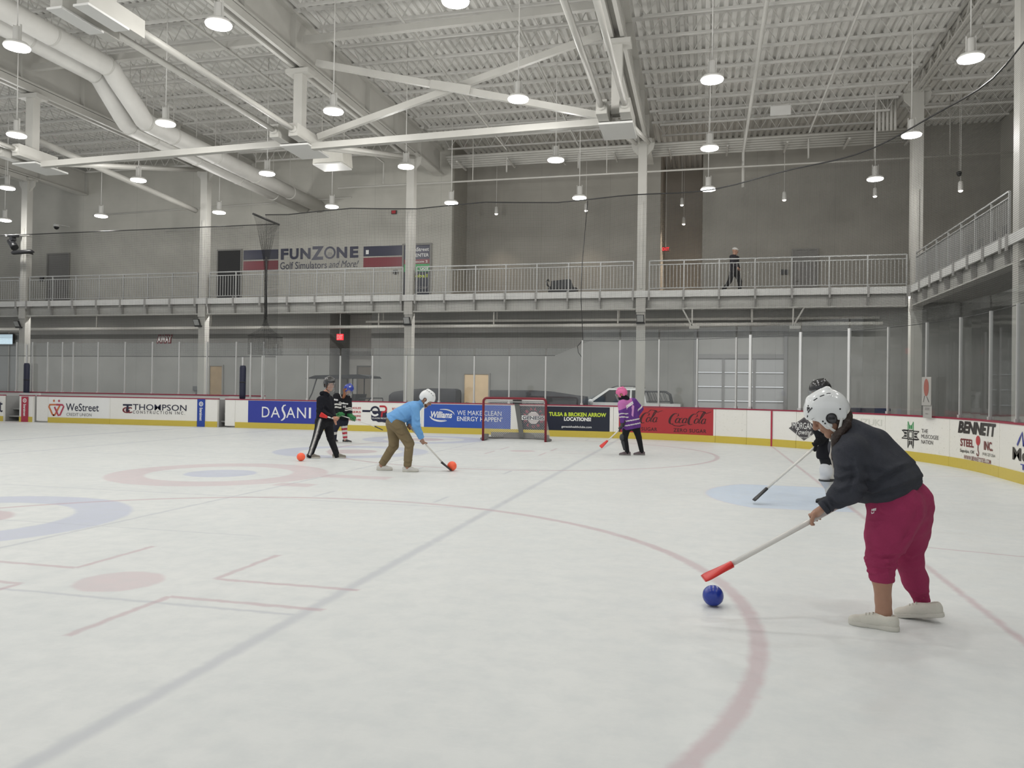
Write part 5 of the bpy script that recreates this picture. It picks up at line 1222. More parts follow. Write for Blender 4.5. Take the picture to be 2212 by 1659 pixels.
def bounds(prims):
    lo, hi = [], []
    for pr in prims:
        if pr[0] == 'x': pr = pr[1]
        if pr[0] == 'k': pr = pr[2]
        if pr[0] == 'c': m = max(pr[3], pr[4]); lo += [np.minimum(pr[1], pr[2]) - m]; hi += [np.maximum(pr[1], pr[2]) + m]
        else: m = max(pr[2]); lo += [pr[1] - m]; hi += [pr[1] + m]
    return np.min(lo, 0) - .03, np.max(hi, 0) + .03
def nets(f, lo, hi, h, smooth=2):
    n = np.ceil((hi - lo) / h).astype(int) + 1
    g = np.stack(np.meshgrid(*[lo[i] + h * np.arange(n[i]) for i in range(3)], indexing='ij'), -1); V = f(g)
    s = V < 0; c8 = [(i, j, k) for i in (0, 1) for j in (0, 1) for k in (0, 1)]
    sub = lambda A, o: A[o[0]:A.shape[0] - 1 + o[0], o[1]:A.shape[1] - 1 + o[1], o[2]:A.shape[2] - 1 + o[2]]
    cnt = sum(sub(s, o).astype(int) for o in c8); act = (cnt > 0) & (cnt < 8); idx = -np.ones(act.shape, int); cells = np.argwhere(act); idx[act] = np.arange(len(cells))
    acc = np.zeros((len(cells), 3)); w_ = np.zeros(len(cells))
    for o in c8:
        for ax in range(3):
            if o[ax]: continue
            o2 = list(o); o2[ax] = 1; a = sub(V, o)[act]; b = sub(V, o2)[act]; m = (a < 0) != (b < 0)
            t = np.where(m, a / np.where(a == b, 1, a - b), 0); p = np.array(o, float)[None].repeat(len(cells), 0); p[:, ax] += t
            acc += p * m[:, None]; w_ += m
    verts = lo + h * (cells + acc / w_[:, None]); faces = []
    for ax in range(3):
        u, v = (ax + 1) % 3, (ax + 2) % 3; sh = [slice(None)] * 3; sh2 = [slice(None)] * 3; sh[ax] = slice(0, -1); sh2[ax] = slice(1, None)
        a = s[tuple(sh)]; b = s[tuple(sh2)]; e = np.argwhere(a != b); e = e[(e[:, u] > 0) & (e[:, v] > 0) & (e[:, u] < n[u] - 1) & (e[:, v] < n[v] - 1)]
        du = np.zeros(3, int); du[u] = 1; dv = np.zeros(3, int); dv[v] = 1
        q = np.stack([idx[tuple((e - du - dv).T)], idx[tuple((e - dv).T)], idx[tuple(e.T)], idx[tuple((e - du).T)]], 1)
        fl = ~a[tuple(e.T)]; q[fl] = q[fl][:, ::-1]; faces.append(q)
    F = np.concatenate(faces); F = F[(F >= 0).all(1)]
    for _ in range(smooth):
        S_ = np.zeros_like(verts); C_ = np.zeros(len(verts))
        for i in range(4):
            for j in (1, 3): np.add.at(S_, F[:, i], verts[F[:, (i + j) % 4]]); np.add.at(C_, F[:, i], 1)
        verts = verts * .45 + .55 * S_ / np.maximum(C_, 1)[:, None]
    return verts, F
def vnormals(v, F):
    n = np.cross(v[F[:, 2]] - v[F[:, 0]], v[F[:, 3]] - v[F[:, 1]]); N = np.zeros_like(v)
    for i in range(4): np.add.at(N, F[:, i], n)
    return N / (np.linalg.norm(N, axis=1, keepdims=True) + 1e-12)
def folds(v, F, amp, fr, seed=0):
    if not amp: return v
    r = np.random.RandomState(seed); d = np.zeros(len(v))
    for i in range(5):
        k = r.normal(size=3); k /= np.linalg.norm(k); k2 = r.normal(size=3) * .6
        d += np.abs(np.sin(fr * (.6 + .35 * i) * (v @ k) + 2.2 * np.sin(5 * (v @ k2)) + r.rand() * 6)) ** 1.5 / (1 + .4 * i)
    return v + vnormals(v, F) * ((d / 3 - .45) * amp)[:, None]
def mesh_obj(name, v, F, mats_, parent=None, base=None, fmat=None):
    base = np.zeros(3) if base is None else base
    me = bpy.data.meshes.new(name); me.from_pydata([tuple(p) for p in (v - base)], [], [tuple(map(int, q)) for q in F])
    me.polygons.foreach_set('use_smooth', [True] * len(F))
    for m_ in (mats_ if isinstance(mats_, (list, tuple)) else [mats_]): me.materials.append(m_)
    if fmat is not None: me.polygons.foreach_set('material_index', fmat(v[F].mean(1)).astype(int))
    me.update(); o = bpy.data.objects.new(name, me); COL.objects.link(o)
    if parent is not None: o.parent = parent
    return o
def solid(prims, h, k=.03, neg=(), cuts=(), kn=.01, amp=0, fr=30, seed=0, smooth=2):
    lo, hi = bounds(prims); v, F = nets(lambda P: field(P, prims, k, neg, cuts, kn), lo, hi, h, smooth); return folds(v, F, amp, fr, seed), F
class Person:
    def __init__(s, label, cat='person', group=None): s.label = label; s.parts = []; s.skin = []; s.base = None; s.cl = []
    def finish(s, skin_mat, foot):
        vs, fs, o_ = [], [], 0
        for v, F in s.skin: vs.append(v); fs.append(F + o_); o_ += len(v)
        s.base = np.array((foot[0], foot[1], 0.0)); s.o = mesh_obj('person', np.concatenate(vs), np.concatenate(fs), skin_mat, None, s.base); s.o.location = tuple(s.base)
        tag(s.o, s.label, 'person')
        for name, v, F, m_, fm, sub in s.cl:
            q = mesh_obj(name, v, F, m_, s.o, s.base, fm)
            for nm2, v2, F2, m2 in sub: mesh_obj(nm2, v2, F2, m2, q, s.base)
        return s.o
    def cloth(s, name, vF, m_, fmat=None, sub=()): s.cl.append((name, vF[0], vF[1], m_, fmat, list(sub))); return vF
def mbvF(mb): return np.array(mb.v), mb.f
def tubes(lines, r, seg=6, closed=False):
    mb = MB()
    for l in lines: mb.tube(l, r, seg, True, closed)
    f4 = [tuple(q) for q in mb.f]; return np.array(mb.v), f4
def mesh_any(name, v, f, m_, parent, base):
    me = bpy.data.meshes.new(name); me.from_pydata([tuple(p) for p in (np.array(v) - base)], [], [tuple(map(int, q)) for q in f]); me.materials.append(m_)
    me.polygons.foreach_set('use_smooth', [True] * len(me.polygons)); o = bpy.data.objects.new(name, me); COL.objects.link(o); o.parent = parent; return o
def decal(vf, org, ux, uy, rd, vF, off=.004):
    """drape flat lettering (unit box) on a mesh: shoot along rd, lift a little off the surface"""
    bv = BVHTree.FromPolygons([tuple(p) for p in vF[0]], [tuple(map(int, q)) for q in vF[1]]); out = []; rd = nrm(rd)
    for u, q in vf[0]:
        p = np.array(org) + np.array(ux) * u + np.array(uy) * q; h = bv.ray_cast(Vector(p - rd * .6), Vector(rd))
        out.append(np.array(h[0]) - rd * off if h[0] is not None else p)
    return np.array(out), vf[1]
def frame(f, up):
    f = nrm(f); l = nrm(np.cross(up, f)); u = np.cross(f, l); return f, u, l     # forward, up, left
def head_sdf(H, f, u, l, sc=1.0):
    Q = lambda a, b, c: H + sc * (f * a + u * b + l * c); ax = np.stack([f, l, u]); E = lambda c, r: el(Q(*c), np.array(r) * sc, ax)
    pr = [E((-.012, .045, 0), (.098, .075, .102)), ('k', .03 * sc, E((.022, -.045, 0), (.068, .058, .070))), ('k', .02 * sc, rc(Q(.070, -.098, -.012), Q(.070, -.098, .012), .024 * sc, .024 * sc)),
          ('k', .014 * sc, rc(Q(.086, .028, 0), Q(.112, -.018, 0), .010 * sc, .0155 * sc)), ('k', .008 * sc, rc(Q(.100, -.024, .009), Q(.100, -.024, -.009), .010 * sc, .010 * sc)),
          ('k', .018 * sc, rc(Q(.078, .038, .032), Q(.078, .038, -.032), .017 * sc, .017 * sc)),
          ('k', .02 * sc, el(Q(.055, -.022, .038), np.array((.034, .03, .03)) * sc, ax)), ('k', .02 * sc, el(Q(.055, -.022, -.038), np.array((.034, .03, .03)) * sc, ax)),
          ('k', .006 * sc, rc(Q(.090, -.051, .017), Q(.090, -.051, -.017), .0085 * sc, .0085 * sc)), ('k', .006 * sc, rc(Q(.087, -.064, .014), Q(.087, -.064, -.014), .009 * sc, .009 * sc)),
          ('k', .008 * sc, el(Q(-.008, .0, .077), np.array((.024, .012, .034)) * sc, ax)), ('k', .008 * sc, el(Q(-.008, .0, -.077), np.array((.024, .012, .034)) * sc, ax))]
    neg = [el(Q(.100, .010, .032), np.array((.020, .022, .013)) * sc, ax), el(Q(.100, .010, -.032), np.array((.020, .022, .013)) * sc, ax)]
    eyes = [(Q(.0755, .010, .031), .0118 * sc), (Q(.0755, .010, -.031), .0118 * sc)]
    return pr, neg, eyes, Q, ax
def ball_mesh(c, r, n=10):
    mb = MB(); mb.lathe([(max(1e-4, r * math.sin(math.pi * i / n)), -r * math.cos(math.pi * i / n)) for i in range(n + 1)], tuple(c), 14); return np.array(mb.v), mb.f
def helmet(H, f, u, l, sc=1.0, h=.005, ear=True, tall=0.0):
    Q = lambda a, b, c: H + sc * (f * a + u * b + l * c); ax = np.stack([f, l, u]); E = lambda c, r: el(Q(*c), np.array(r) * sc, ax)
    pr = [E((-.010, .060, 0), (.138, .112, .122 + tall)), ('k', .02, E((-.05, .035, 0), (.105, .106, .10))), ('k', .015, rc(Q(-.09, .145, 0), Q(.03, .152, 0), .030 * sc, .032 * sc)),
          ('k', .010, rc(Q(-.07, .118, .066), Q(.065, .104, .060), .020 * sc, .018 * sc)), ('k', .010, rc(Q(-.07, .118, -.066), Q(.065, .104, -.060), .020 * sc, .018 * sc))]
    for s_ in (1, -1): pr += [('k', .015, E((.040, .000, .088 * s_), (.034, .016, .062))), ('k', .015, E((-.062, .002, .086 * s_), (.042, .018, .060)))]
    pr += [('k', .02, E((-.088, .0, 0), (.055, .085, .060)))]
    neg = [E((-.010, .045, 0), (.118, .094, .112)), E((.13, -.03, 0), (.085, .13, .088)), E((.0, -.02, 0), (.10, .086, .09))]
    if ear: neg += [E((-.002, -.005, .10), (.034, .05, .036)), E((-.002, -.008, -.10), (.034, .05, .036))]
    neg += [E((.0, -.14, 0), (.108, .2, .086))]
    return solid(pr, h, .02, neg, [(Q(0, -.058, 0), -u)], .006, smooth=2), Q
def grip_hand(c, a, n, wrist, sc=1.0, flip=1, r0=.017):
    """five fingers closed round a shaft at c: a = shaft direction, n = from the shaft to the palm"""
    a = nrm(a); n = nrm(np.array(n) - a * (np.array(n) @ a)); t = np.cross(a, n) * flip; c = np.array(c, float)
    W = lambda o, th, r: c + a * o + (n * math.cos(th) + t * math.sin(th)) * r
    palm = c + n * (r0 + .020) * sc; pr = [rc(wrist, palm, .024 * sc, .027 * sc), ('k', .012, rc(palm + a * .028 * sc, palm - a * .028 * sc, .018 * sc, .017 * sc))]
    for i, o in enumerate((-.036, -.013, .010, .032)):
        L = (.86, 1, .97, .8)[i]; rr = (.0092, .0098, .0095, .0082)[i] * sc; ro = r0 * 1.0 + .0085 * sc
        P = [W(o * sc, .25, r0 + .024 * sc), W(o * sc * 1.02, 1.05, ro + .013 * sc), W(o * sc, 1.05 + 1.05 * L, ro + .004 * sc), W(o * sc * .98, 1.05 + 2.0 * L, ro)]
        for q in range(3): pr.append(('k', .004, rc(P[q], P[q + 1], rr * (1.08 - .08 * q), rr * (1 - .08 * q))))
    T = [palm + a * .030 * sc + (np.array(wrist) - palm) * .35, W(.052 * sc, -.7, r0 + .022 * sc), W(.062 * sc, -1.5, r0 + .011 * sc), W(.050 * sc, -2.2, r0 + .010 * sc)]
    for q in range(3): pr.append(('k', .006, rc(T[q], T[q + 1], (.013, .0115, .0105)[q] * sc, (.0115, .0105, .009)[q] * sc)))
    return pr
def shoe(ank, toe, up, L=.27, sc=1.0, h=.006, high=0.0):
    """ank: ground point under the ankle; toe direction; returns upper, sole, collar cut"""
    f, u, l = frame(toe, up); O = np.array(ank, float); Q = lambda a, b, c: O + f * a * sc + l * c * sc + u * b * sc; ax = np.stack([f, l, u]); k = L / .27
    up_ = [el(Q(-.055 * k, .052, 0), np.array((.048, .040, .060)) * sc, ax), el(Q(.03 * k, .046, 0), np.array((.085, .043, .046)) * sc, ax), el(Q(.115 * k, .033, 0), np.array((.068, .044, .031)) * sc, ax), ('k', .02, el(Q(.145 * k, .030, 0), np.array((.042, .038, .025)) * sc, ax))]
    if high: up_.append(('k', .02, rc(Q(-.03, .05, 0), Q(-.03, .06 + high, 0), .045 * sc, .042 * sc)))
    upper = solid(up_, h, .03, [el(Q(-.045, .125, 0), np.array((.050, .030, .055)) * sc, ax)] if not high else [], [(Q(0, .022, 0), -u)], .008, smooth=1)
    so = [el(Q(-.05 * k, .02, 0), np.array((.056, .041, .09)) * sc, ax), el(Q(.05 * k, .02, 0), np.array((.105, .037, .09)) * sc, ax), el(Q(.125 * k, .02, 0), np.array((.066, .046, .09)) * sc, ax)]
    sole = solid(so, h, .03, [], [(Q(0, .030, 0), u), (Q(0, .0, 0), -u)], smooth=1)
    return upper, sole, Q
def creases(vF, lines, amp=.007, w=5.0):
    """press cloth folds into a garment: each fold is a ridge beside a valley along a polyline"""
    v, F = vF; N = vnormals(v, F); d = v - CAM; z = d @ FW; px = np.stack([IW / 2 + FPX * (d @ RT) / z, IH / 2 - FPX * (d @ UP) / z], -1); front = (N @ FW) < .25; out = np.zeros(len(v))
    for L in lines:
        a_ = amp; w_ = w
        if isinstance(L, tuple): L, a_, w_ = L
        L = np.array(L, float); best = np.full(len(v), 1e9); sg = np.zeros(len(v)); tt = np.zeros(len(v)); n = len(L) - 1
        for i in range(n):
            e = L[i + 1] - L[i]; t = np.clip(((px - L[i]) @ e) / (e @ e), 0, 1); q = px - L[i] - t[:, None] * e; r = np.hypot(q[:, 0], q[:, 1]); k = r < best
            best[k] = r[k]; sg[k] = np.sign(e[0] * q[k, 1] - e[1] * q[k, 0]); tt[k] = (i + t[k]) / n
        s_ = best * sg / w_; out += a_ * (-s_) * np.exp(.5 - s_ * s_ / 2) * np.sin(np.pi * np.clip(tt, .06, .94)) ** .7 * (best < 4 * w_)
    return v + N * (out * front)[:, None], F
def lerp(a, b, t): return np.array(a) * (1 - t) + np.array(b) * t
skin1 = mat('skin_tan', srgb(166, 126, 104), .5, var=.05, vscale=20); skin2 = mat('skin_fair', srgb(190, 140, 116), .5, var=.05, vscale=20); eye_w = mat('eye_white', (.7, .7, .7), .2); eye_d = mat('eye_iris', (.03, .02, .015), .1)
def eyes_parts(eyes, f, sc=1.0):
    out = []
    for c, r in eyes: out += [('eye', *ball_mesh(c, r), eye_w), ('iris', *ball_mesh(c + f * r * .62, r * .48, 8), eye_d)]
    return out
FR_R, FR_U, FR_F = RT, UP, FW
def J(px, py, d): return at(px, py, d=d)
# ------------------------------------------------------------------ the bending person with the white helmet, nearest the camera
def build_woman():
    p = Person('bending person in a white helmet, dark sweatshirt and rolled burgundy joggers, nearest the camera')
    D0 = 5.05
    hd = J(1790, 899, D0 + .02)                                     # head centre
    f = nrm(-.78 * RT - .58 * UP + .24 * FW); up0 = nrm(.60 * UP - .62 * RT + .1 * FW)
    f, u, l = frame(f, up0)                                          # l: towards the camera side
    if l @ FW > 0: l = -l
    shN = J(1838, 975, D0 - .15); shF = J(1826, 968, D0 + .17); elN = J(1836, 1056, D0 - .20); wrN = J(1777, 1098, D0 - .16)
    elF = J(1868, 1052, D0 + .22); wrF = J(1852, 1070, D0 + .02)
    hipN = J(1935, 1098, D0 - .09); hipF = J(1962, 1088, D0 + .10); kneeN = J(1903, 1205, D0 - .13); kneeF = J(1962, 1205, D0 + .12)
    ankN = J(1909, 1322, 4.93); ankF = J(1996, 1312, 5.20)
    neck = J(1826, 925, D0 + .02); chest = J(1868, 985, D0); belly = J(1905, 1045, D0)
    # stick first: hands close on its axis
    tip, hdj, end = J(1519, 1250, 4.98), J(1567, 1226, 4.98), J(1853, 1070, 5.03)
    stick(tip, hdj, end, bred, 'white broom stick with red head held by the bending person in the white helmet', .12, FW * 1.0 + UP * .12)
    ax = nrm(end - hdj); gN = hdj + ax * np.linalg.norm(J(1768, 1117, 5.0) - hdj); gF = end - ax * .06
    # ---- skin
    hp, hn, eyes, Q, hax = head_sdf(hd, f, u, l)
    p.skin.append(solid(hp + [('k', .03, rc(Q(-.025, -.06, 0), lerp(neck, chest, .15), .052, .062))], .004, .02, hn, [], .006, smooth=1))
    body = [rc(neck, chest, .07, .10), rc(chest, belly, .11, .11), rc(belly, (hipN + hipF) / 2, .11, .12), rc(shN, shF, .05, .05), rc(shN, elN, .045, .038), rc(elN, lerp(elN, wrN, .97), .036, .026), rc(shF, elF, .045, .038), rc(elF, lerp(elF, wrF, .97), .036, .026),
            rc(hipN, kneeN, .085, .055), rc(hipF, kneeF, .085, .055)]
    p.skin.append(solid(body, .014, .05))
    def calf(kn, an): m = lerp(kn, an, .33) ; return [rc(kn, m, .058, .062), rc(m, lerp(kn, an, .8), .062, .045), rc(lerp(kn, an, .8), an, .042, .043), rc(an, an - UP * .05, .043, .05)]
    p.skin.append(solid(calf(kneeN, ankN), .006, .03)); p.skin.append(solid(calf(kneeF, ankF), .007, .03))
    p.skin.append(solid(grip_hand(gN, -ax, .75 * UP - .25 * FW + .3 * RT, wrN, 1.0, 1), .0035, .008, smooth=1)); p.skin.append(solid(grip_hand(gF, -ax, .8 * UP + .3 * FW, wrF, 1.0, -1), .004, .008, smooth=1))
    # ---- sweatshirt
    sw = mat('sweatshirt_charcoal', srgb(58, 60, 67), .85, var=.10, vscale=9, bump=.35, bscale=160, spec=.2)
    td = nrm((hipN + hipF) / 2 - (shN + shF) / 2); hem = J(1940, 1056, D0)
    pr = [rc(lerp(shN, shF, .12), J(1912, 1044, D0 - .10), .105, .150), rc(lerp(shF, shN, .12), J(1925, 1035, D0 + .12), .105, .145), rc(J(1858, 965, D0 + .0), J(1900, 1030, D0), .145, .175), rc(J(1900, 1030, D0), J(1955, 1068, D0 + .02), .165, .150),
          ('k', .05, rc(neck + td * .03, lerp(neck, chest, .5), .082, .105)), ('k', .05, rc(J(1890, 960, D0 + .05), J(1945, 1020, D0 + .04), .105, .115)),
          ('k', .04, rc(shN, elN, .098, .086)), ('k', .03, rc(elN, lerp(elN, wrN, .38), .084, .070)), ('k', .02, rc(lerp(elN, wrN, .34), lerp(elN, wrN, .50), .070, .058)), ('k', .006, rc(lerp(elN, wrN, .80), lerp(elN, wrN, 1.1), .044, .042)),
          ('k', .04, rc(shF, elF, .09, .075)), ('k', .03, rc(elF, lerp(elF, wrF, .9), .07, .050))]
    hn_ = nrm(td + .18 * UP)
    swv = solid(pr, .008, .07, [], [(J(1944, 1062, D0), nrm(.52 * RT - .84 * UP)), (wrN + (wrN - elN) * .01, wrN - elN), (neck + f * .02 - td * .03, nrm(f * .25 - td))], amp=.013, fr=17, seed=5)
    swv = creases(swv, [([(1846, 1052), (1885, 1066), (1935, 1054), (1992, 1030)], .016, 5), ([(1850, 1030), (1890, 1040), (1938, 1012)], .014, 6), ([(1876, 1008), (1925, 1022), (1975, 1000)], .010, 6), ([(1846, 1000), (1850, 1030), (1838, 1058)], .014, 5),
        ([(1800, 1000), (1822, 1012), (1846, 1008)], .010, 4), ([(1797, 1030), (1815, 1036), (1845, 1024)], .011, 4), ([(1795, 1052), (1812, 1062), (1842, 1050)], .011, 4), ([(1790, 1072), (1806, 1086), (1826, 1088)], .010, 4), ([(1785, 1082), (1796, 1096), (1810, 1100)], .005, 3),
        ([(1797, 968), (1815, 972), (1845, 1000)], .005, 4), ([(1862, 925), (1890, 950), (1900, 990)], .007, 8), ([(1781, 1070), (1789, 1088), (1799, 1110)], .012, 3.2), ([(1773, 1085), (1780, 1100), (1790, 1116)], .004, 2), ([(1900, 1066), (1940, 1062), (1975, 1046)], .006, 3)])
    # ribbed hem and cuff
    p.cloth('sweatshirt', swv, sw)
    cu = solid([rc(lerp(elN, wrN, .84), lerp(elN, wrN, 1.1), .0475, .0455)], .005, .01, [], [(lerp(elN, wrN, 1.02), wrN - elN), (lerp(elN, wrN, .86), elN - wrN)], smooth=1); p.cloth('cuff', cu, sw)
    tee = mat('tee_white', srgb(196, 190, 182), .8); a = Q(-.03, -.13, 0)
    cl = [rc(J(1800, 940, D0 - .055), J(1796, 985, D0 - .05), .012, .010), rc(J(1822, 919, D0 - .075), J(1811, 936, D0 - .07), .009, .009), rc(J(1796, 985, D0 - .05), J(1800, 1010, D0 - .06), .010, .006)]
    p.cloth('undershirt_collar', solid(cl, .005, .02), tee)
    # ---- joggers
    jg = mat('joggers_burgundy', srgb(150, 52, 88), .85, var=.06, vscale=10, bump=.3, bscale=180, spec=.2)
    cuffN = lerp(kneeN, ankN, .42); cuffF = lerp(kneeF, ankF, .90)
    butt = J(1957, 1100, D0 + .02)
    leg = [rc(J(1925, 1080, D0 - .06), J(1955, 1074, D0 + .08), .135, .135), rc(hipN, J(1946, 1106, D0 + .08), .150, .150), ('k', .06, rc(butt, J(1962, 1125, D0 + .03), .125, .13)),
           ('k', .05, rc(hipN, lerp(hipN, kneeN, .55), .150, .128)), ('k', .04, rc(lerp(hipN, kneeN, .5), lerp(kneeN, hipN, .07), .130, .093)),
           ('k', .05, rc(hipF, lerp(hipF, kneeF, .55), .150, .122)), ('k', .04, rc(lerp(hipF, kneeF, .5), kneeF, .122, .090)), ('k', .03, rc(kneeF, lerp(kneeF, ankF, .45), .086, .076)), ('k', .03, rc(lerp(kneeF, ankF, .45), lerp(kneeF, ankF, .72), .076, .058)), ('x', ('k', .008, rc(lerp(kneeF, ankF, .84), ankF, .050, .049)), [(cuffF, ankF - kneeF)]),
           ('x', ('k', .02, rc(kneeN, lerp(kneeN, ankN, .6), .084, .066)), [(cuffN, nrm(ankN - kneeN) * .98 - .1 * RT)])]
    for i in range(5):                                                # bunched folds at the pushed-up knee
        c = lerp(kneeN, cuffN, .0 + .15 * i); t = nrm(ankN - kneeN); s_ = nrm(np.cross(t, FW)); o = .014 * (1 if i % 2 else -1)
        for q in np.linspace(0, 2 * math.pi, 9)[:-1]:
            q2 = q + math.pi / 4; w_ = .090 - .005 * i
            leg.append(('k', .006, rc(c + s_ * w_ * math.cos(q) + FW * w_ * math.sin(q) + t * o * math.cos(q + i), c + s_ * w_ * math.cos(q2) + FW * w_ * math.sin(q2) + t * o * math.cos(q2 + i), .014, .014)))
    jv = solid(leg, .008, .06, [], [(J(1940, 1030, D0), nrm(-.30 * RT + .95 * UP))], amp=.010, fr=30, seed=3)
    jv = creases(jv, [([(1868, 1192), (1905, 1202), (1948, 1196)], .012, 4), ([(1870, 1202), (1905, 1212), (1942, 1206)], .010, 3.5), ([(1874, 1211), (1905, 1220), (1938, 1215)], .010, 3.5), ([(1880, 1221), (1906, 1229), (1934, 1224)], .008, 3.5), ([(1885, 1240), (1930, 1243)], .004, 2),
        ([(1986, 1075), (1985, 1115), (1962, 1160), (1938, 1194)], .007, 5), ([(1898, 1092), (1902, 1104), (1916, 1110)], .007, 3), ([(1876, 1128), (1890, 1132), (1905, 1130)], .006, 3.5), ([(1950, 1200), (1970, 1206), (1988, 1196)], .008, 4), ([(1960, 1216), (1982, 1212)], .006, 4), ([(1972, 1278), (1990, 1286), (2006, 1280)], .006, 3), ([(1976, 1292), (2010, 1290)], .004, 2)])
    lv, lf, _ = text2d('NIKE', .06, .2); lv = lv * (1, .5) + (0, .55); sub = []
    o0 = J(1882, 1110, D0 - .2); ux = J(1893, 1108, D0 - .2) - o0; uy = J(1882, 1100, D0 - .2) - o0; white = ink['white']
    v1, f1 = decal(((lv), lf), o0, ux, uy, FW, jv, .005)
    sv, sf = stroke2d([([(0, .42), (.12, .05), (.5, .15), (1.4, .60)], .24)], .2, True); v2, f2 = decal((sv, sf), o0, ux, uy, FW, jv, .006)
    p.cloth('joggers', jv, jg, None, [('pocket_logo', np.concatenate([v1, v2]), [tuple(q) for q in f1] + [tuple(i + len(v1) for i in q) for q in f2], white)])
    for c_, d_, r_ in ((cuffN, nrm(ankN - kneeN), .0715), (cuffF, nrm(ankF - kneeF), .0515)):
        p.cloth('ankle_cuff', solid([rc(c_ - d_ * .045, c_, r_ + .0015, r_)], .005, .01, [], [(c_, d_), (c_ - d_ * .055, -d_)], smooth=1), jg)
    # ---- shoes
    sh = mat('canvas_shoe_white', srgb(206, 203, 192), .8, bump=.3, bscale=220); sl_ = mat('shoe_sole_white', srgb(203, 200, 190), .7)
    for nm, heel, toe, lift in (('N', (1924, 1361, 4.87), (1845, 1350, 4.99), 0), ('F', (2022, 1344, 5.055), (1945, 1338, 5.17), .0)):
        h_ = J(*heel); t_ = J(*toe)
        if nm == 'N': h_[2] = 0; t_[2] = 0
        else: h_[2] = .035; t_[2] = 0.0
        d_ = nrm(t_ - h_); an = h_ + d_ * .055
        if nm == 'F': an = h_ + d_ * .055
        up_, so_, Q2 = shoe(an, d_, np.array((0, 0, 1.0)), .275, 1.0, .005)
        lace = tubes([[Q2(.045 + .02 * i, .088 - .006 * i, -.022), Q2(.05 + .02 * i, .094 - .006 * i, 0), Q2(.045 + .02 * i, .088 - .006 * i, .022)] for i in range(3)], .0035)
        seam = tubes([[Q2(.05 + .10 * math.cos(a) * (1 if math.cos(a) > 0 else 0), .066 - .02 * max(0, math.cos(a)), .030 * math.sin(a)) for a in np.linspace(-1.6, 1.6, 13)]], .003)
        p.cloth('shoe', up_, sh, None, [('sole', *so_, sl_), ('laces', *lace, sl_), ('toe_seam', *seam, sl_)])
    # ---- helmet, straps, hair
    hw = mat('helmet_white', srgb(226, 228, 228), .18, coat=.6); (hv, HQ) = helmet(hd, f, u, l, .98, .004)
    vent = mat('helmet_vent_dark', (.02, .02, .022), .5); earm = mat('ear_guard_grey', (.09, .09, .095), .5); sub = []
    bvh = BVHTree.FromPolygons([tuple(q) for q in hv[0]], [tuple(map(int, q)) for q in hv[1]])
    def onshell(a, b, c_):
        o = HQ(-.01, .05, 0); q = HQ(a, b, c_); d = nrm(q - o); h_ = bvh.ray_cast(Vector(o + d * .4), Vector(-d)); return (np.array(h_[0]) if h_[0] is not None else q), d
    def slot(a, b, c_, a2, b2, c2, r=.0045):
        P, d = onshell(a, b, c_); P2, d2 = onshell(a2, b2, c2); M, d3 = onshell((a + a2) / 2, (b + b2) / 2, (c_ + c2) / 2); q = tubes([[P - d * .0015, M - d3 * .001, P2 - d2 * .0015]], r); return q
    for i in range(3): sub.append(('vent', *slot(.02 - .045 * i, .15 - .004 * i, .07, -.008 - .045 * i, .148 - .006 * i, .072), vent))
    sub.append(('vent', *slot(.14, .085, .055, .125, .095, .065), vent))
    for i in range(2): sub.append(('vent', *slot(.14, .05 - .014 * i, .06, .10, .058 - .014 * i, .095, .0022), vent))
    for a_, b_2 in ((.052, .012), (.048, -.006), (-.075, .02)):
        P, d = onshell(a_, b_2, .1); sub.append(('rivet', *ball_mesh(P, .0058, 6), vent))
    # badge on the front of the helmet: a small dark emblem
    for (a0, b0, c0), r_ in (((.085, .135, .06), .011), ((.078, .128, .068), .012), ((.092, .124, .062), .010), ((.070, .142, .058), .008)):
        P, d = onshell(a0, b0, c0); q = ball_mesh(P - d * r_ * .72, r_, 8); sub.append(('badge', *q, vent))
    sub.append(('badge_base', *slot(.098, .108, .066, .055, .118, .082, .006), earm))
    for s_ in (1, -1):
        eg = solid([el(HQ(-.002, -.004, .080 * s_), (.031, .014, .040), hax), ('k', .006, el(HQ(-.002, -.004, .088 * s_), (.018, .010, .026), hax))], .004, .01); sub.append(('ear_guard', *eg, earm)); sub.append(('ear_slot', *tubes([[HQ(-.018, -.012, .1005 * s_), HQ(-.002, -.004, .1015 * s_), HQ(.014, .006, .1005 * s_)]], .007), vent))
    p.cloth('helmet', hv, hw, None, sub)
    st = mat('strap_white', srgb(222, 222, 218), .5); chin = Q(.045, -.115, .045)
    def strap(a, b, w_=.011):
        sd = 1 if (a - hd) @ l > 0 else -1; ws = nrm(np.cross(l, b - a)) * w_ * .75; P_ = [lerp(a, b, t) + l * sd * .010 * math.sin(math.pi * t) for t in np.linspace(0, 1, 8)]
        v_ = [p + o_ * ws + l * sd * e_ for p in P_ for o_, e_ in ((-1, 0), (1, 0), (1, .003), (-1, .003))]; return np.array(v_), [(4 * i + k, 4 * i + (k + 1) % 4, 4 * i + 4 + (k + 1) % 4, 4 * i + 4 + k) for i in range(7) for k in range(4)]
    for s_ in (1, -1):
        c2 = Q(.022, -.108, .080 * s_); p.cl.append(('chin_strap', *[np.array(q) if i == 0 else q for i, q in enumerate(strap(HQ(.052, -.02, .098 * s_), c2))], st, None, []))
        p.cl.append(('chin_strap', *[np.array(q) if i == 0 else q for i, q in enumerate(strap(HQ(-.062, -.03, .094 * s_), c2))], st, None, []))
    vF_ = tubes([[Q(.022, -.108, .080), Q(.07, -.130, .045), Q(.085, -.136, 0), Q(.07, -.130, -.045), Q(.022, -.108, -.080)]], .006); p.cl.append(('chin_strap', vF_[0], vF_[1], st, None, []))
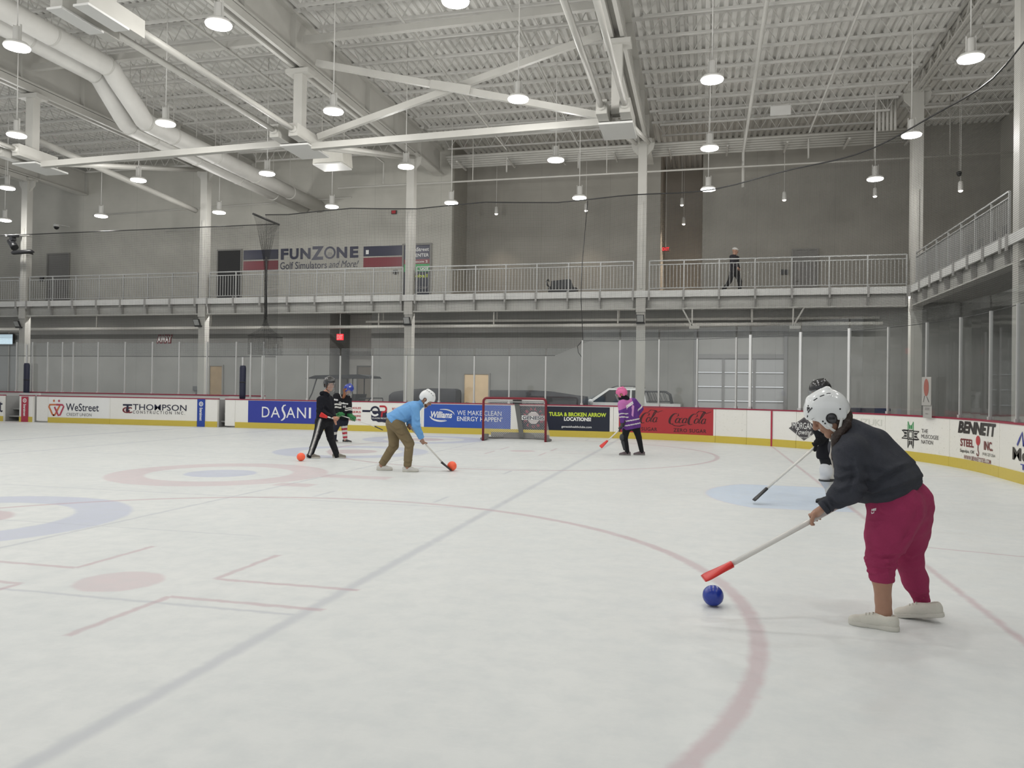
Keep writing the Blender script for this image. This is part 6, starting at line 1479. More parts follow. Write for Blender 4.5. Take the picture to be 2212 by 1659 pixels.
    hair = mat('hair_dark_brown', srgb(46, 32, 26), .55, var=.3, vscale=30, bump=.8, bscale=70)
    hs = [el(Q(-.035, -.01, 0), (.070, .080, .072), hax), rc(Q(-.065, -.03, .03), Q(-.045, -.10, .045), .042, .036), rc(Q(-.07, -.03, -.03), Q(-.05, -.10, -.045), .046, .040), rc(Q(-.09, -.03, 0), neck + .0 * UP + .02 * RT, .048, .036),
          ('k', .02, rc(Q(-.045, -.09, .058), J(1806, 950, D0 - .085), .034, .028)), ('k', .015, rc(J(1806, 945, D0 - .085), J(1799, 992, D0 - .065), .028, .010))]
    p.cloth('hair', solid(hs, .005, .025, [], [], amp=.006, fr=70, seed=9), hair)
    o = p.finish(skin1, J(1930, 1350, 5.0))
    for c_, r_ in eyes:
        vv, ff = ball_mesh(c_ + f * .001, r_ * 1.04, 12); mesh_any('eyelid', vv, ff, skin1, o, p.base)
        mesh_any('eyelashes', *tubes([[c_ + f * r_ * .95 - u * r_ * .35 + l * q for q in (-.010, -.004, .004, .010)]], .0014, 5), MATS['hair_dark_brown'], o, p.base)
    return o
build_woman()
# ------------------------------------------------------------------ generic standing / leaning player
def player(lb, D, jt, hd, hf, hu, top, pants, toes, sc=1.0, tw=1.0, hem=None, skin=None, hand=None, sleeves=True, h=.0085, dirf=None, topk=.05, legw=1.0, top_f=None, pants_f=None, seed=1, helmet_m=None, shoe_m=None, sole_m=None, gloves=None, amp=.008, top_cr=None, leg_cr=None, seat=0.0, cuffed=1.2):
    """jt: joints as (px, py, extra depth); returns (Person, points)"""
    G = {k: J(v[0], v[1], D + v[2]) for k, v in jt.items()}; p = Person(lb); H = J(hd[0], hd[1], D + hd[2])
    f, u, l = frame(hf, hu)
    skin = skin or skin2; neck, ch, pel = G['neck'], G['chest'], lerp(G['hipN'], G['hipF'], .5)
    hp, hn, eyes, Q, ax = head_sdf(H, f, u, l, sc)
    p.skin.append(solid(hp + [('k', .03, rc(Q(-.02, -.06, 0), lerp(neck, ch, .2), .052 * sc, .06 * sc))], .0055, .02, hn, [], .006, smooth=1))
    bd = [rc(neck, ch, .06 * sc, .09 * sc), rc(ch, pel, .10 * sc, .10 * sc), rc(G['shN'], G['shF'], .045 * sc, .045 * sc)]
    for s in 'NF':
        bd += [rc(G['sh' + s], G['el' + s], .042 * sc, .036 * sc), rc(G['el' + s], G['wr' + s], .035 * sc, .025 * sc), rc(G['hip' + s], G['kn' + s], .075 * sc, .052 * sc), rc(G['kn' + s], G['an' + s], .05 * sc, .038 * sc)]
    p.skin.append(solid(bd, .016, .04))
    td = nrm(pel - ch); hm = pel + td * .04 if hem is None else J(hem[0], hem[1], D)
    iN, iF = lerp(G['shN'], G['shF'], .14), lerp(G['shF'], G['shN'], .14)
    hN, hF_ = hm + (G['hipN'] - pel) * .8, hm + (G['hipF'] - pel) * .8
    pr = [rc(iN, hN, .085 * sc * tw, .125 * sc * tw), rc(iF, hF_, .085 * sc * tw, .125 * sc * tw), rc(ch, lerp(ch, hm, .6), .125 * sc * tw, .135 * sc * tw), ('k', .03, rc(neck, lerp(neck, ch, .5), .07 * sc, .10 * sc * tw))]
    for s in 'NF':
        a, b, c = G['sh' + s], G['el' + s], G['wr' + s]; tk = tw ** .5
        pr += [('k', .03, rc(a, b, .078 * sc * tk, .068 * sc * tk)), ('x', ('k', .02, rc(b, lerp(b, c, 1.05), .066 * sc * tk, .050 * sc * tk)), [(lerp(b, c, .98), c - b)])]
    tv = solid(pr, h, topk, [], [(hm, td), (neck - td * .035, -td + .25 * f)], amp=amp, fr=26, seed=seed); tv = creases(tv, top_cr, .010, 2.2) if top_cr else tv; p.cloth('top', tv, top, top_f(G, f, u, l) if top_f else None)
    lg = [rc(G['hipN'], G['hipF'], .125 * sc, .125 * sc)]
    if seat: lg.append(rc(pel - f * seat, pel - f * seat + td * .05, .11 * sc, .10 * sc))
    for s in 'NF':
        a, b, c = G['hip' + s], G['kn' + s], G['an' + s]
        lg += [('k', .05, rc(a, b, .115 * sc * legw, .078 * sc * legw)), ('x', ('k', .02, rc(b, lerp(b, c, 1.25), .076 * sc * legw, .056 * sc * legw)), [(lerp(b, c, cuffed), c - b)])]
    pv = solid(lg, h, .04, [], [(lerp(ch, pel, .55), -td)], amp=amp * .7, fr=24, seed=seed + 3); pv = creases(pv, leg_cr, .011, 2.0) if leg_cr else pv; p.cloth('trousers', pv, pants, pants_f(G) if pants_f else None)
    for s in 'NF':
        an = np.array(G['an' + s]); t = np.array(toes[s][:3], float); g = np.array((an[0], an[1], toes[s][3] if len(toes[s]) > 3 else 0.0))
        up_, so_, Q2 = shoe(g + nrm(t * (1, 1, 0)) * .015, t, (0, 0, 1), .27 * sc ** .5, sc ** .7, .007)
        lc = tubes([[Q2(.04 + .022 * i, .09 - .007 * i, -.02), Q2(.045 + .022 * i, .095 - .007 * i, 0), Q2(.04 + .022 * i, .09 - .007 * i, .02)] for i in range(3)], .004)
        p.cloth('shoe', up_, shoe_m, None, [('sole', *so_, sole_m), ('laces', *lc, sole_m)])
        p.skin.append(solid([rc(lerp(G['kn' + s], an, .8), an, .040 * sc, .040 * sc), rc(an, g + np.array((0, 0, .06)), .040 * sc, .042 * sc)], .009, .02))
    if helmet_m is not None:
        hv, HQ = helmet(H, f, u, l, 1.02 * sc, .006); vt = mat('helmet_vent_dark', (.02, .02, .022), .5); sub = []
        bv = BVHTree.FromPolygons([tuple(q) for q in hv[0]], [tuple(map(int, q)) for q in hv[1]]); O = HQ(-.01, .05, 0)
        vm = vt if helmet_m.name != 'helmet_black' else mat('helmet_vent_pale', (.45, .45, .46), .4)
        for s_ in (1, -1):
            for i in range(4):
                q = HQ(.05 - .045 * i, .14, .07 * s_); d = nrm(q - O); r_ = bv.ray_cast(Vector(O + d * .4), Vector(-d))
                if r_[0] is not None: c = np.array(r_[0]); sub.append(('vent', *tubes([[c - f * .012, c, c + f * .012]], .005), vm))
        p.cloth('helmet', hv, helmet_m, None, sub)
        sm = mat('strap_dark', (.03, .03, .03), .6) if helmet_m.name != 'helmet_white' else mat('strap_white', srgb(222, 222, 218), .5)
        for s_ in (1, -1): p.cl.append(('chin_strap', *tubes([[HQ(.04, -.02, .095 * s_), HQ(.035, -.08, .085 * s_), HQ(.07, -.125, .03 * s_), HQ(.075, -.13, 0)]], .006), sm, None, []))
    p.meta = dict(G=G, H=H, f=f, u=u, l=l, Q=Q, HQ=HQ if helmet_m is not None else None, eyes=eyes, top=tv, pants=pv, sc=sc)
    return p, G
def done(p, foot, skin=None):
    o = p.finish(skin or skin2, foot); m = p.meta
    for c_, r_ in m['eyes']:
        for nm, vv, ff, mm in eyes_parts([(c_, r_)], m['f']): mesh_any(nm, vv, ff, mm, o, p.base)
    return o
def cage(p, m_=None):
    m = p.meta; Q = lambda a, b, c: m['H'] + m['sc'] * (m['f'] * a + m['u'] * b + m['l'] * c); L = []
    for i in range(6):
        b = .05 - .035 * i; w_ = .085 - .004 * abs(i - 1) - (.012 if i > 3 else 0)
        L.append([Q(.055 + .10 * math.cos(a), b, w_ * math.sin(a)) for a in np.linspace(-1.45, 1.45, 11)])
    for k in np.linspace(-.065, .065, 6): L.append([Q(.055 + .10 * math.sqrt(max(0, 1 - (k / .088) ** 2)) * (1 - .5 * max(0, -b_ - .06)), b_, k) for b_ in np.linspace(.06, -.125, 6)])
    p.cl.append(('face_cage', *tubes(L, .0028, 5), m_ or metal, None, []))
vis = bpy.data.materials.new('clear_visor'); vis.use_nodes = True; _n = vis.node_tree; _n.nodes.clear(); _o = _n.nodes.new('ShaderNodeOutputMaterial'); _t = _n.nodes.new('ShaderNodeBsdfTransparent'); _g = _n.nodes.new('ShaderNodeBsdfGlossy'); _g.inputs['Roughness'].default_value = .06; _m = _n.nodes.new('ShaderNodeMixShader')
_m.inputs[0].default_value = .16; _t.inputs[0].default_value = (.86, .88, .90, 1); _n.links.new(_t.outputs[0], _m.inputs[1]); _n.links.new(_g.outputs[0], _m.inputs[2]); _n.links.new(_m.outputs[0], _o.inputs[0])
def visor(p, low=-.06):
    m = p.meta; Q = lambda a, b, c: m['H'] + m['sc'] * (m['f'] * a + m['u'] * b + m['l'] * c); A = np.linspace(-1.3, 1.3, 13); v = []; f_ = []
    for b, k in ((.07, 1.0), (.0, 1.06), (low, 1.0)):
        for a in A: v.append(Q(.03 + .12 * k * math.cos(a), b, .10 * k * math.sin(a)))
    n = len(A); f_ = [(i * n + j, i * n + j + 1, (i + 1) * n + j + 1, (i + 1) * n + j) for i in range(2) for j in range(n - 1)]
    p.cl.append(('visor', np.array(v), f_, vis, None, []))
def glove(p, c, a, n, wrist, m_, sc=1.0, flip=1, cuff=None):
    pr = grip_hand(c, a, n, wrist, 1.38 * sc, flip, .016); g = solid(pr, .007, .012, smooth=1); p.cloth('glove', g, m_)
    d = nrm(np.array(wrist) - np.array(c)); p.cloth('glove_cuff', solid([rc(wrist - d * .02, wrist + d * .075, .048 * sc, .062 * sc)], .008, .01, [], [(wrist + d * .07, d)], smooth=1), cuff or m_)
def rings(G, a, b, spans, ids=1):
    """face colour: id where the face lies within the given fractions of the limb a-b"""
    A, Bv = G[a], G[b]; d = Bv - A; L = d @ d
    def f(c):
        t = ((c - A) @ d) / L; r = np.linalg.norm(c - A - t[:, None] * d, axis=1); m = np.zeros(len(c), int)
        for s0, s1 in spans: m[(t > s0) & (t < s1) & (r < .14)] = ids
        return m
    return f
hblack = mat('helmet_black', (.012, .012, .014), .2, coat=.4); white_c = mat('cloth_white', srgb(205, 203, 198), .8); hwhite = MATS['helmet_white']
# ------------------------------------------------------------------ person in black hooded top, walking right, head turned to the camera
D = 16.3; blackc = mat('cloth_black', srgb(26, 27, 34), .85, var=.1, bump=.3, bscale=90, spec=.2); blackp = mat('track_black', srgb(24, 24, 28), .7, spec=.25)
jt = dict(neck=(703, 848, 0), chest=(701, 868, 0), shN=(692, 864, -.17), shF=(713, 863, .18), elN=(691, 888, -.24), wrN=(718, 903, -.22), elF=(716, 886, .16), wrF=(722, 902, -.08), hipN=(694, 911, -.09), hipF=(708, 911, .09), knN=(684, 943, -.10), anN=(671, 981, -.10), knF=(714, 946, .10), anF=(727, 981, .05))
def hood_pants(G):
    def f(c):
        m = np.zeros(len(c), int)
        for a, b in (('hipN', 'knN'), ('knN', 'anN')):
            d = G[b] - G[a]; t = ((c - G[a]) @ d) / (d @ d); q = c - G[a] - t[:, None] * d; k = (t > -.25) & (t < 1.05) & ((q @ FW) < -.02) & (np.abs(q @ RT + .004) < .034); m[k] = 2
            k = k & (np.abs(q @ RT + .004) < .014); m[k] = 1
        return m
    return f
p, G = player('person in black hooded top and striped track trousers, walking left of the blue pullover', D, jt, (712, 832, 0), -.80 * FW + .55 * RT - .08 * UP, UP, blackc, [blackp, white_c, mat('stripe_grey', (.12, .12, .125), .8)], dict(N=tuple(RT * 1.0 - FW * .1) + (0,), F=tuple(RT - FW * .1) + (0,)), 1.0, 1.05, (702, 908), pants_f=hood_pants, helmet_m=hblack, top_cr=[[(688, 880), (694, 884), (700, 880)], [(690, 870), (694, 878), (702, 895)], [(700, 875), (708, 885), (712, 898)]], leg_cr=[[(680, 940), (686, 944), (692, 940)], [(706, 945), (714, 949), (719, 945)], [(692, 918), (700, 924), (708, 920)], [(668, 968), (673, 972), (680, 969)], [(720, 970), (726, 974), (731, 970)]], shoe_m=mat('trainer_taupe', srgb(120, 114, 104), .8), sole_m=mat('trainer_sole', srgb(188, 184, 174), .7), seed=11)
cage(p); hc = G['neck']
p.cloth('hood', solid([rc(hc + RT * -.06 - UP * .02 - FW * .06, hc - RT * .05 - UP * .02 + FW * .09, .05, .05), rc(hc + RT * .06 - UP * .05 - FW * .05, hc + RT * .05 - UP * .05 + FW * .06, .035, .035)], .01, .04), blackc)
tip, hj, en = J(691.5, 895, D - .36), J(702, 899.5, D - .32), J(729, 906, D - .20)
stick(tip, hj, en, bred, 'white broom stick with red head held low by the person in black', .10, UP + .2 * RT, grip=False)
p.skin.append(solid(grip_hand(lerp(hj, en, .86), nrm(en - hj), -.5 * FW + .6 * UP + .4 * RT, G['wrN'], 1.05, 1), .006, .008, smooth=1)); p.skin.append(solid([rc(G['wrF'], G['wrF'] - UP * .07 + RT * .02, .028, .030), rc(G['wrF'] - UP * .07, G['wrF'] - UP * .15 + RT * .03, .012, .009), rc(G['wrF'] - UP * .07 + RT * .03, G['wrF'] - UP * .145 + RT * .05, .012, .009)], .006, .01))
vf = text2d('S', .03); done(p, at(700, 991, Z=0))
# ------------------------------------------------------------------ child in black and white hockey jersey with green gloves
D = 20.9; jer = mat('jersey_black', srgb(28, 28, 33), .8, spec=.2); rw = mat('sock_red', srgb(170, 44, 62), .8); green = mat('glove_green', srgb(36, 110, 58), .6); lgreen = mat('glove_trim_olive', srgb(120, 140, 96), .6)
jt = dict(neck=(746, 852, 0), chest=(740, 868, 0), shN=(726, 856, -.14), shF=(753, 862, .10), elN=(726, 884, -.22), wrN=(731, 896, -.26), elF=(755, 888, -.04), wrF=(757, 898, -.12), hipN=(731, 908, -.05), hipF=(743, 909, .09), knN=(723, 930, .0), anN=(722, 953, .1), knF=(744, 928, .03), anF=(746, 950, .02))
def kid_top(G, f, u, l):
    r1 = rings(G, 'elN', 'wrN', [(-.95, -.62), (-.35, -.05)]); r2 = rings(G, 'elF', 'wrF', [(-.55, -.2), (.15, .5)]); r3 = rings(G, 'shN', 'elN', [(.60, .72), (.82, .94)]); r4 = rings(G, 'shF', 'elF', [(.78, .87), (.93, 1.02)])
    def fn(c):
        q = c - G['neck']; d = np.linalg.norm(q * 1.0, axis=1); yoke = ((d > .165) & (d < .195) & ((q @ UP) > -.09)).astype(int)
        return np.maximum.reduce([r3(c), r4(c), yoke])
    return fn
def kid_pants(G):
    def fn(c):
        m = np.zeros(len(c), int); d = G['anF'] - G['knF']; t = ((c - G['knF']) @ d) / (d @ d); near = ((c - G['knF']) @ RT) > -.11
        for i in range(7): m[near & (t > -.35 + .2 * i) & (t <= -.15 + .2 * i)] = 1 if i % 2 == 0 else 2
        d = G['anN'] - G['knN']; t2 = ((c - G['knN']) @ d) / (d @ d); m[(~near) & (t2 > .05) & (t2 < .3)] = 1
        return m
    return fn
p, G = player('child in black hockey jersey, green gloves and red striped sock, behind the person in black', D, jt, (752, 842, -.05), .55 * RT - .45 * FW - .70 * UP, UP * .75 + .4 * RT, [jer, white_c], [mat('pants_navy', srgb(24, 26, 44), .8), white_c, rw], dict(N=tuple(FW + .2 * RT) + (0,), F=tuple(RT * .9 - FW * .25) + (0,)), .93, 1.28, (738, 905), top_f=kid_top, pants_f=kid_pants, helmet_m=mat('helmet_blue', srgb(36, 56, 150), .25, coat=.4), shoe_m=mat('skate_shoe_black', srgb(48, 48, 50), .7), sole_m=white_c, seed=21, cuffed=.96)
visor(p, -.11); m = p.meta
tip, hj, en = J(827, 929, D - .3), J(813, 922.5, D - .3), J(733, 896, D - .34)
stick(tip, hj, en, bblk, 'pale broom stick with black head held by the child with green gloves', .14, FW, r=.013, grip=False)
glove(p, lerp(hj, en, .95), nrm(en - hj), -.5 * FW + .6 * UP - .3 * RT, G['wrN'], green, 1.35, 1, lgreen); glove(p, lerp(hj, en, .64), nrm(en - hj), -.3 * FW + .8 * UP, G['wrF'], green, 1.3, -1)
p.cloth('hair', solid([el(m['Q'](-.055, -.03, 0), (.075, .085, .115), np.stack([m['f'], m['l'], m['u']])), rc(m['Q'](-.05, -.06, .05), J(741, 859, D - .20), .05, .025), rc(m['Q'](-.03, -.05, -.05), J(743, 858, D - .16), .045, .025)], .008, .03, amp=.006, fr=60), mat('hair_auburn', srgb(120, 70, 34), .6, var=.25, vscale=40))
for st, o_, x_, y_ in (('60', (719.5, 864.5), (728.5, 866.5), (720, 860.5)), ('Outlaws', (730.5, 872), (748, 875), (730.5, 867.5)), ('27', (738, 880.5), (744.5, 881), (738, 876.5))):
    o0 = J(*o_, D - .3); v, f_ = decal(text2d(st, .04, .25 if st == 'Outlaws' else 0)[:2], o0, J(*x_, D - .3) - o0, J(*y_, D - .3) - o0, FW, m['top'], .006); p.cl.append(('lettering', v, f_, ink['white'], None, []))
hv = p.cl[[q[0] for q in p.cl].index('helmet')]; o0 = J(751.5, 836.5, D - .3); sv, sf = stroke2d([([(0, .6), (.3, .1), (.6, .3), (1, 1)], .4)], .3, True)
v, f_ = decal((sv, sf), o0, J(757, 836.5, D - .3) - o0, J(752.5, 832, D - .3) - o0, FW, (hv[1], hv[2]), .004); p.cl.append(('helmet_logo', v, f_, ink['white'], None, []))
done(p, at(742, 957, Z=0))
# ------------------------------------------------------------------ person in blue pullover and khaki trousers
D = 13.9; bluep = mat('pullover_blue', srgb(112, 164, 216), .8, var=.04, vscale=6, bump=.25, bscale=120, spec=.2); khaki = mat('khaki_cloth', srgb(124, 110, 84), .85, var=.05, bump=.3, bscale=120, spec=.2)
jt = dict(neck=(908, 874, 0), chest=(888, 884, 0), shN=(896, 882, -.17), shF=(897, 879, .16), elN=(899, 920, -.22), wrN=(911, 947, -.12), elF=(886, 905, .14), wrF=(884, 918, .02), hipN=(857, 915, -.09), hipF=(850, 914, .09), knN=(884, 958, -.10), anN=(880, 1009, -.10), knF=(851, 962, .10), anF=(824, 1005, .10))
p, G = player('bearded person in light blue pullover and khaki trousers pushing an orange ball', D, jt, (921, 864, 0), .72 * RT - .62 * UP - .12 * FW, .72 * UP + .62 * RT, bluep, khaki, dict(N=tuple(RT - .08 * FW) + (0,), F=tuple(RT - .05 * FW) + (0,)), 1.0, 1.12, (846, 909), seat=.02, helmet_m=hwhite, shoe_m=mat('shoe_offwhite', srgb(205, 203, 198), .8), sole_m=mat('shoe_sole_white', srgb(196, 193, 184), .6), seed=31, legw=1.12, top_cr=[[(885, 878), (892, 895), (888, 912)], [(896, 905), (902, 910), (909, 906)], [(899, 918), (905, 922), (911, 917)], [(846, 898), (865, 908), (885, 906)], [(860, 886), (872, 900), (880, 912)], [(905, 935), (912, 938), (917, 933)]], leg_cr=[[(842, 918), (856, 928), (868, 926)], [(848, 930), (866, 940), (880, 936)], [(870, 950), (880, 956), (892, 952)], [(872, 962), (882, 968), (892, 963)], [(838, 960), (848, 968), (858, 962)], [(874, 996), (882, 1000), (889, 996)], [(826, 992), (834, 998), (842, 994)], [(836, 974), (845, 980), (852, 974)]], cuffed=.97)
tip, hj, en = J(975, 1016, 13.98), J(958, 1002, 13.95), J(880, 916, D + .06); ax = nrm(en - hj)
stick(tip, hj, en, bblk, 'white broom stick with black head held by the person in the blue pullover', .13, FW, grip=False)
gN = hj + ax * np.linalg.norm(J(914, 954, D) - hj); gF = en - ax * .07
p.skin.append(solid(grip_hand(gN, -ax, -.45 * FW + .5 * UP - .45 * RT, G['wrN'], 1.1, 1), .006, .008, smooth=1)); p.skin.append(solid(grip_hand(gF, -ax, .5 * UP - .5 * RT + .2 * FW, G['wrF'], 1.1, -1), .006, .008, smooth=1))
m = p.meta; Q = m['Q']; hx = np.stack([m['f'], m['l'], m['u']])
p.cloth('beard', solid([el(Q(.062, -.085, 0), (.034, .045, .036), hx), el(Q(.03, -.065, .048), (.035, .02, .03), hx), el(Q(.03, -.065, -.048), (.035, .02, .03), hx)], .006, .02), mat('beard_brown', srgb(96, 66, 50), .8, var=.2, vscale=60))
p.cloth('collar', solid([rc(lerp(G['neck'], m['H'], .18), lerp(G['neck'], m['H'], .42), .074, .066)], .008, .02, [], [(lerp(G['neck'], m['H'], .45), m['H'] - G['neck'])]), bluep)
done(p, at(858, 1019, Z=0), skin1)
# ------------------------------------------------------------------ child in purple jersey with pink helmet, back half turned
D = 18.05; pur = mat('jersey_purple', srgb(98, 58, 132), .8, var=.04, spec=.2); lil = mat('jersey_lilac', srgb(184, 110, 170), .8, spec=.2)
jt = dict(neck=(1350, 862, 0), chest=(1356, 880, 0), shN=(1342, 873, -.10), shF=(1369, 868, .02), elN=(1344, 897, -.16), wrN=(1345, 915, -.20), elF=(1383, 883, .05), wrF=(1374, 900, .14), hipN=(1354, 921, -.05), hipF=(1372, 919, .04), knN=(1350, 945, -.12), anN=(1355, 975, -.05), knF=(1380, 945, .0), anF=(1386, 974, .05))
def pur_top(G, f, u, l):
    r = rings(G, 'shN', 'elN', [(.86, .95)]); r2 = rings(G, 'elN', 'wrN', [(.18, .32)]); e1 = rings(G, 'shF', 'elF', [(.80, .95)]); td = nrm(lerp(G['hipN'], G['hipF'], .5) - G['chest']); td2 = nrm(-UP - .10 * RT)
    def fn(c):
        z = (c - J(1365, 928, D)) @ nrm(UP - .16 * RT); arm = ((c - J(1349, 900, D)) @ RT) < -.02
        m = np.zeros(len(c), int); m[((np.abs(z - .125) < .014) | (np.abs(z - .225) < .014)) & ~arm] = 1; m = np.maximum(m, np.maximum(r(c), np.maximum(r2(c), e1(c))))
        yk = (c - J(1356, 880, D)) @ nrm(UP - .38 * RT); m[(yk > .02) & (((c - J(1362, 870, D)) @ RT) < .02) & (m == 0)] = 2
        return m
    return fn
p, G = player('child in purple jersey with lettering on the back and pink helmet, facing left', D, jt, (1343, 852, -.02), -.85 * RT + .25 * FW - .35 * UP, UP - .2 * RT, [pur, white_c, lil], blackp, dict(N=tuple(-RT + .1 * FW) + (0,), F=tuple(-RT + .1 * FW) + (0,)), .92, 1.3, (1364, 926.5), top_f=pur_top, top_cr=[[(1350, 885), (1358, 900), (1356, 915)], [(1370, 880), (1376, 895), (1374, 910)], [(1340, 893), (1346, 898), (1350, 894)], [(1360, 905), (1366, 915), (1364, 924)]], helmet_m=mat('helmet_pink', srgb(214, 100, 152), .3, coat=.3), shoe_m=mat('trainer_grey_pink', srgb(96, 84, 88), .8, var=.3, vscale=30), sole_m=mat('trainer_sole_grey', srgb(128, 126, 124), .8), seed=41, h=.010, legw=.92)
cage(p, mat('cage_grey', (.35, .36, .37), .4)); m = p.meta
p.cloth('neck_guard', solid([rc(G['neck'] + UP * .0, m['H'] - UP * .085, .085, .078), rc(m['H'] - UP * .08 + RT * .04, G['neck'] + RT * .03, .07, .08)], .008, .02), blackc)
for st, o_, x_, y_, mt in (('JOHNSON', (1355.5, 885), (1371.5, 875), (1353.5, 876.5), ink['white']),):
    o0 = J(*o_, D - .3); v, f_ = decal(text2d(st, .07)[:2], o0, J(*x_, D - .3) - o0, J(*y_, D - .3) - o0, FW, m['top'], .006); p.cl.append(('name_patch', v, f_, mt, None, []))
nb = mat('number_lilac', srgb(206, 150, 200), .8)
o0 = J(1365.5, 900, D - .3); v, f_ = decal(stroke2d([([(.62, 1), (.5, .55), (.35, .02)], .62), ([(.5, .98), (.1, .72)], .25)], .4, False), o0, J(1372.5, 900, D - .3) - o0, J(1366.5, 876, D - .3) - o0, FW, m['top'], .006); p.cl.append(('number', v, f_, nb, None, []))
padm = mat('shin_pad_charcoal', (.035, .037, .042), .55); d = nrm(G['anN'] - G['knN'])
p.cloth('knee_pad', solid([el(G['knN'] - RT * .07 - FW * .01, (.055, .09, .085), np.stack([RT, FW, UP]))], .008, .02), padm)
p.cloth('shin_pad', solid([rc(G['knN'] + d * .10 - RT * .055, G['anN'] - d * .06 - RT * .045, .055, .042)], .008, .02), padm)
tip, hj, en = J(1297, 966, D - .25), J(1309, 955, D - .25), J(1347, 920, D - .24); stick(tip, hj, en, bred, 'white broom stick with red head held by the child in the purple jersey', .13, FW * .6 + UP * .5, grip=False)
glove(p, lerp(hj, en, .86), nrm(hj - en), -.4 * FW + .6 * UP + .4 * RT, G['wrN'], mat('glove_black', (.02, .02, .022), .5), .95, 1)
p.skin.append(solid([rc(G['wrF'], G['wrF'] - RT * .06 - UP * .03, .026, .03), rc(G['wrF'] - RT * .06 - UP * .03, G['wrF'] - RT * .13 - UP * .04, .011, .008)], .008, .01))
done(p, at(1366, 984, Z=0))
# ------------------------------------------------------------------ person in black hockey kit, partly hidden behind the bending one
D = 10.6; jt = dict(neck=(1779, 874, 0), chest=(1785, 905, 0), shN=(1772, 895, -.16), shF=(1800, 892, .16), elN=(1768, 928, -.22), wrN=(1773, 950, -.22), elF=(1800, 928, .16), wrF=(1786, 958, .05), hipN=(1791, 985, -.08), hipF=(1803, 985, .10), knN=(1787, 1020, -.12), anN=(1796, 1076, -.06), knF=(1812, 1022, .12), anF=(1824, 1072, .2))
def kit(G):
    def fn(c):
        m = np.zeros(len(c), int); z = (c - G['knN']) @ (-UP); m[z > -.105] = 1; m[(z > .085) & (z < .115)] = 0; return m
    return fn
p, G = player('person in black hockey kit with white shin pads, half hidden behind the bending person', D, jt, (1772, 848, 0), -.92 * RT - .3 * UP + .1 * FW, UP - .25 * RT, jer, [blackp, white_c], dict(N=tuple(-RT + .1 * FW) + (0,), F=tuple(-RT + .1 * FW) + (0,)), 1.0, 1.15, (1793, 985), pants_f=kit, helmet_m=hblack, shoe_m=mat('skate_shoe_black', srgb(48, 48, 50), .7), sole_m=blackp, seed=51, legw=1.0)
visor(p, -.09); m = p.meta; gk = mat('glove_matte_black', (.012, .012, .014), .8, spec=.15)
tip, hj, en = J(1628, 1081, 10.35), J(1651, 1060, 10.35), J(1790, 940, 10.40); stick(tip, hj, en, bblk, 'white broom stick with black head resting on the pale blue crease', .13, FW, grip=False); ax = nrm(en - hj)
glove(p, hj + ax * np.linalg.norm(J(1768, 958, 10.4) - hj), -ax, -.5 * FW + .6 * UP, G['wrN'], gk, 1.25, 1); glove(p, en - ax * .05, -ax, .3 * FW + .7 * UP, G['wrF'], gk, 1.2, -1)
for st, o_, x_, y_ in (('BAUER', (1774, 929), (1793, 938), (1776, 922)),):
    gg = [(q[1], q[2]) for q in p.cl if q[0] in ('top', 'glove', 'glove_cuff')]; allv = np.concatenate([q[0] for q in gg]); no = np.cumsum([0] + [len(q[0]) for q in gg]); allf = [tuple(int(i) + no[k] for i in fc) for k, q in enumerate(gg) for fc in q[1]]
    o0 = J(*o_, D - .5); v, f_ = decal(text2d(st, .04, .3)[:2], o0, J(*x_, D - .5) - o0, J(*y_, D - .5) - o0, FW, (allv, allf), .006); p.cl.append(('lettering', v, f_, ink['white'], None, []))
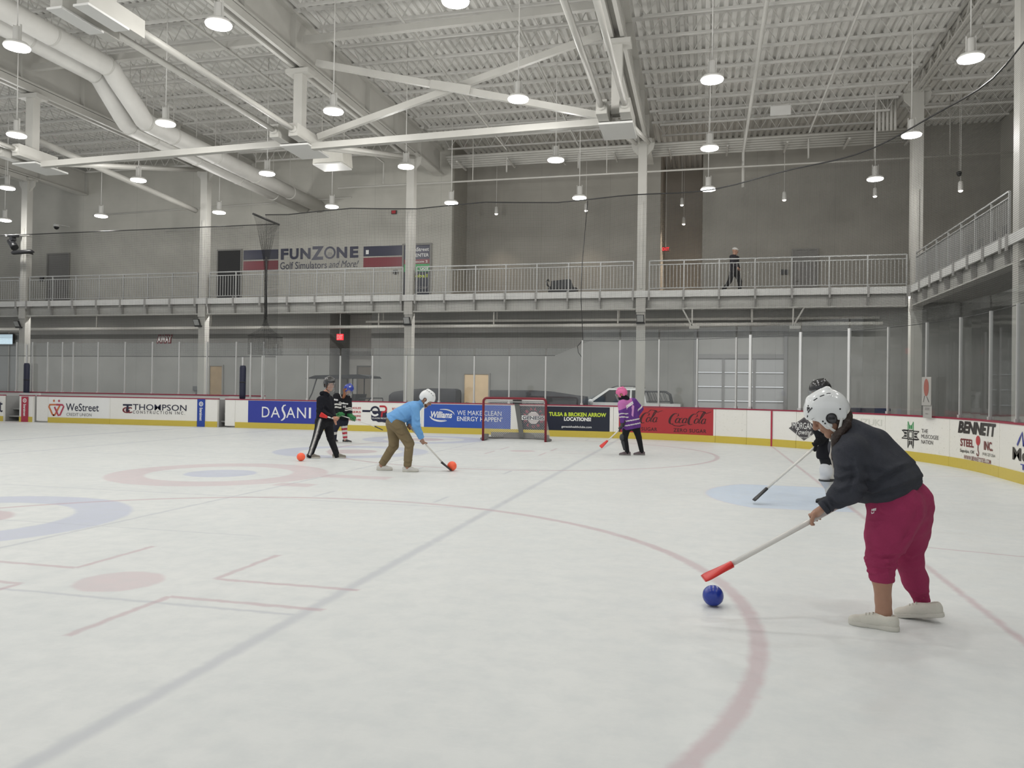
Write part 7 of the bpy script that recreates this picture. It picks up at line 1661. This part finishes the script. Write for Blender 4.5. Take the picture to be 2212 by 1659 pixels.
p.cloth('shin_pad', solid([el(G['knN'] - RT * .015 + UP * .02, (.085, .10, .125), np.stack([RT, FW, UP])), rc(G['knN'] - RT * .035 - UP * .1, G['anN'] - RT * .02 + UP * .12, .07, .055)], .008, .03), mat('pad_white', srgb(206, 208, 212), .5))
p.cloth('pad_strap', solid([rc(G['knN'] - UP * .10 - RT * .02 - FW * .02, G['knN'] - UP * .112 - RT * .02 - FW * .02, .098, .098)], .008, .01, [], [(G['knN'] - UP * .118, -UP), (G['knN'] - UP * .094, UP)], smooth=0), blk)
done(p, at(1805, 1086, Z=0))
# ------------------------------------------------------------------ person walking on the balcony
D = 28.6; zf = 5.03
jt = dict(neck=(1586, 552, 0), chest=(1586, 562, 0), shN=(1580, 555, -.15), shF=(1592, 556, .15), elN=(1584, 570, -.25), wrN=(1593, 577, -.25), elF=(1592, 572, .2), wrF=(1597, 580, .2), hipN=(1583, 588, -.09), hipF=(1590, 588, .09), knN=(1576, 608, -.1), anN=(1559, 631, -.1), knF=(1598, 608, .1), anF=(1598, 634, .1))
p, G = player('person in dark clothes and a pale cap walking right on the back balcony', D, jt, (1588, 543, 0), RT - .2 * UP, UP, mat('shirt_dark_plum', srgb(30, 24, 36), .85), blackp, dict(N=tuple(RT * .8 - UP * .5) + (zf + .05,), F=tuple(RT) + (zf,)), 1.0, 1.0, None, shoe_m=mat('trainer_pale', srgb(170, 165, 160), .8), sole_m=white_c, seed=61, h=.014)
m = p.meta; hx = np.stack([m['f'], m['l'], m['u']])
p.cloth('cap', solid([el(m['Q'](-.01, .07, 0), (.112, .09, .075), hx), el(m['Q'](.10, .055, 0), (.07, .07, .012), hx)], .008, .02, [], [(m['Q'](0, .045, 0), -m['u'])]), white_c, lambda c: (np.abs((c - m['Q'](0, .085, 0)) @ m['u']) < .018).astype(int) * 0)
for w_ in ('wrN', 'wrF'): p.skin.append(solid([rc(G[w_], G[w_] + RT * .03 - UP * .06, .03, .032), rc(G[w_] + RT * .03 - UP * .06, G[w_] + RT * .05 - UP * .13, .012, .009)], .009, .01))
o = p.finish(skin1, at(1585, 640, d=D)); 
for c_, r_ in m['eyes']:
    for nm, vv, ff, mm in eyes_parts([(c_, r_)], m['f']): mesh_any(nm, vv, ff, mm, o, p.base)
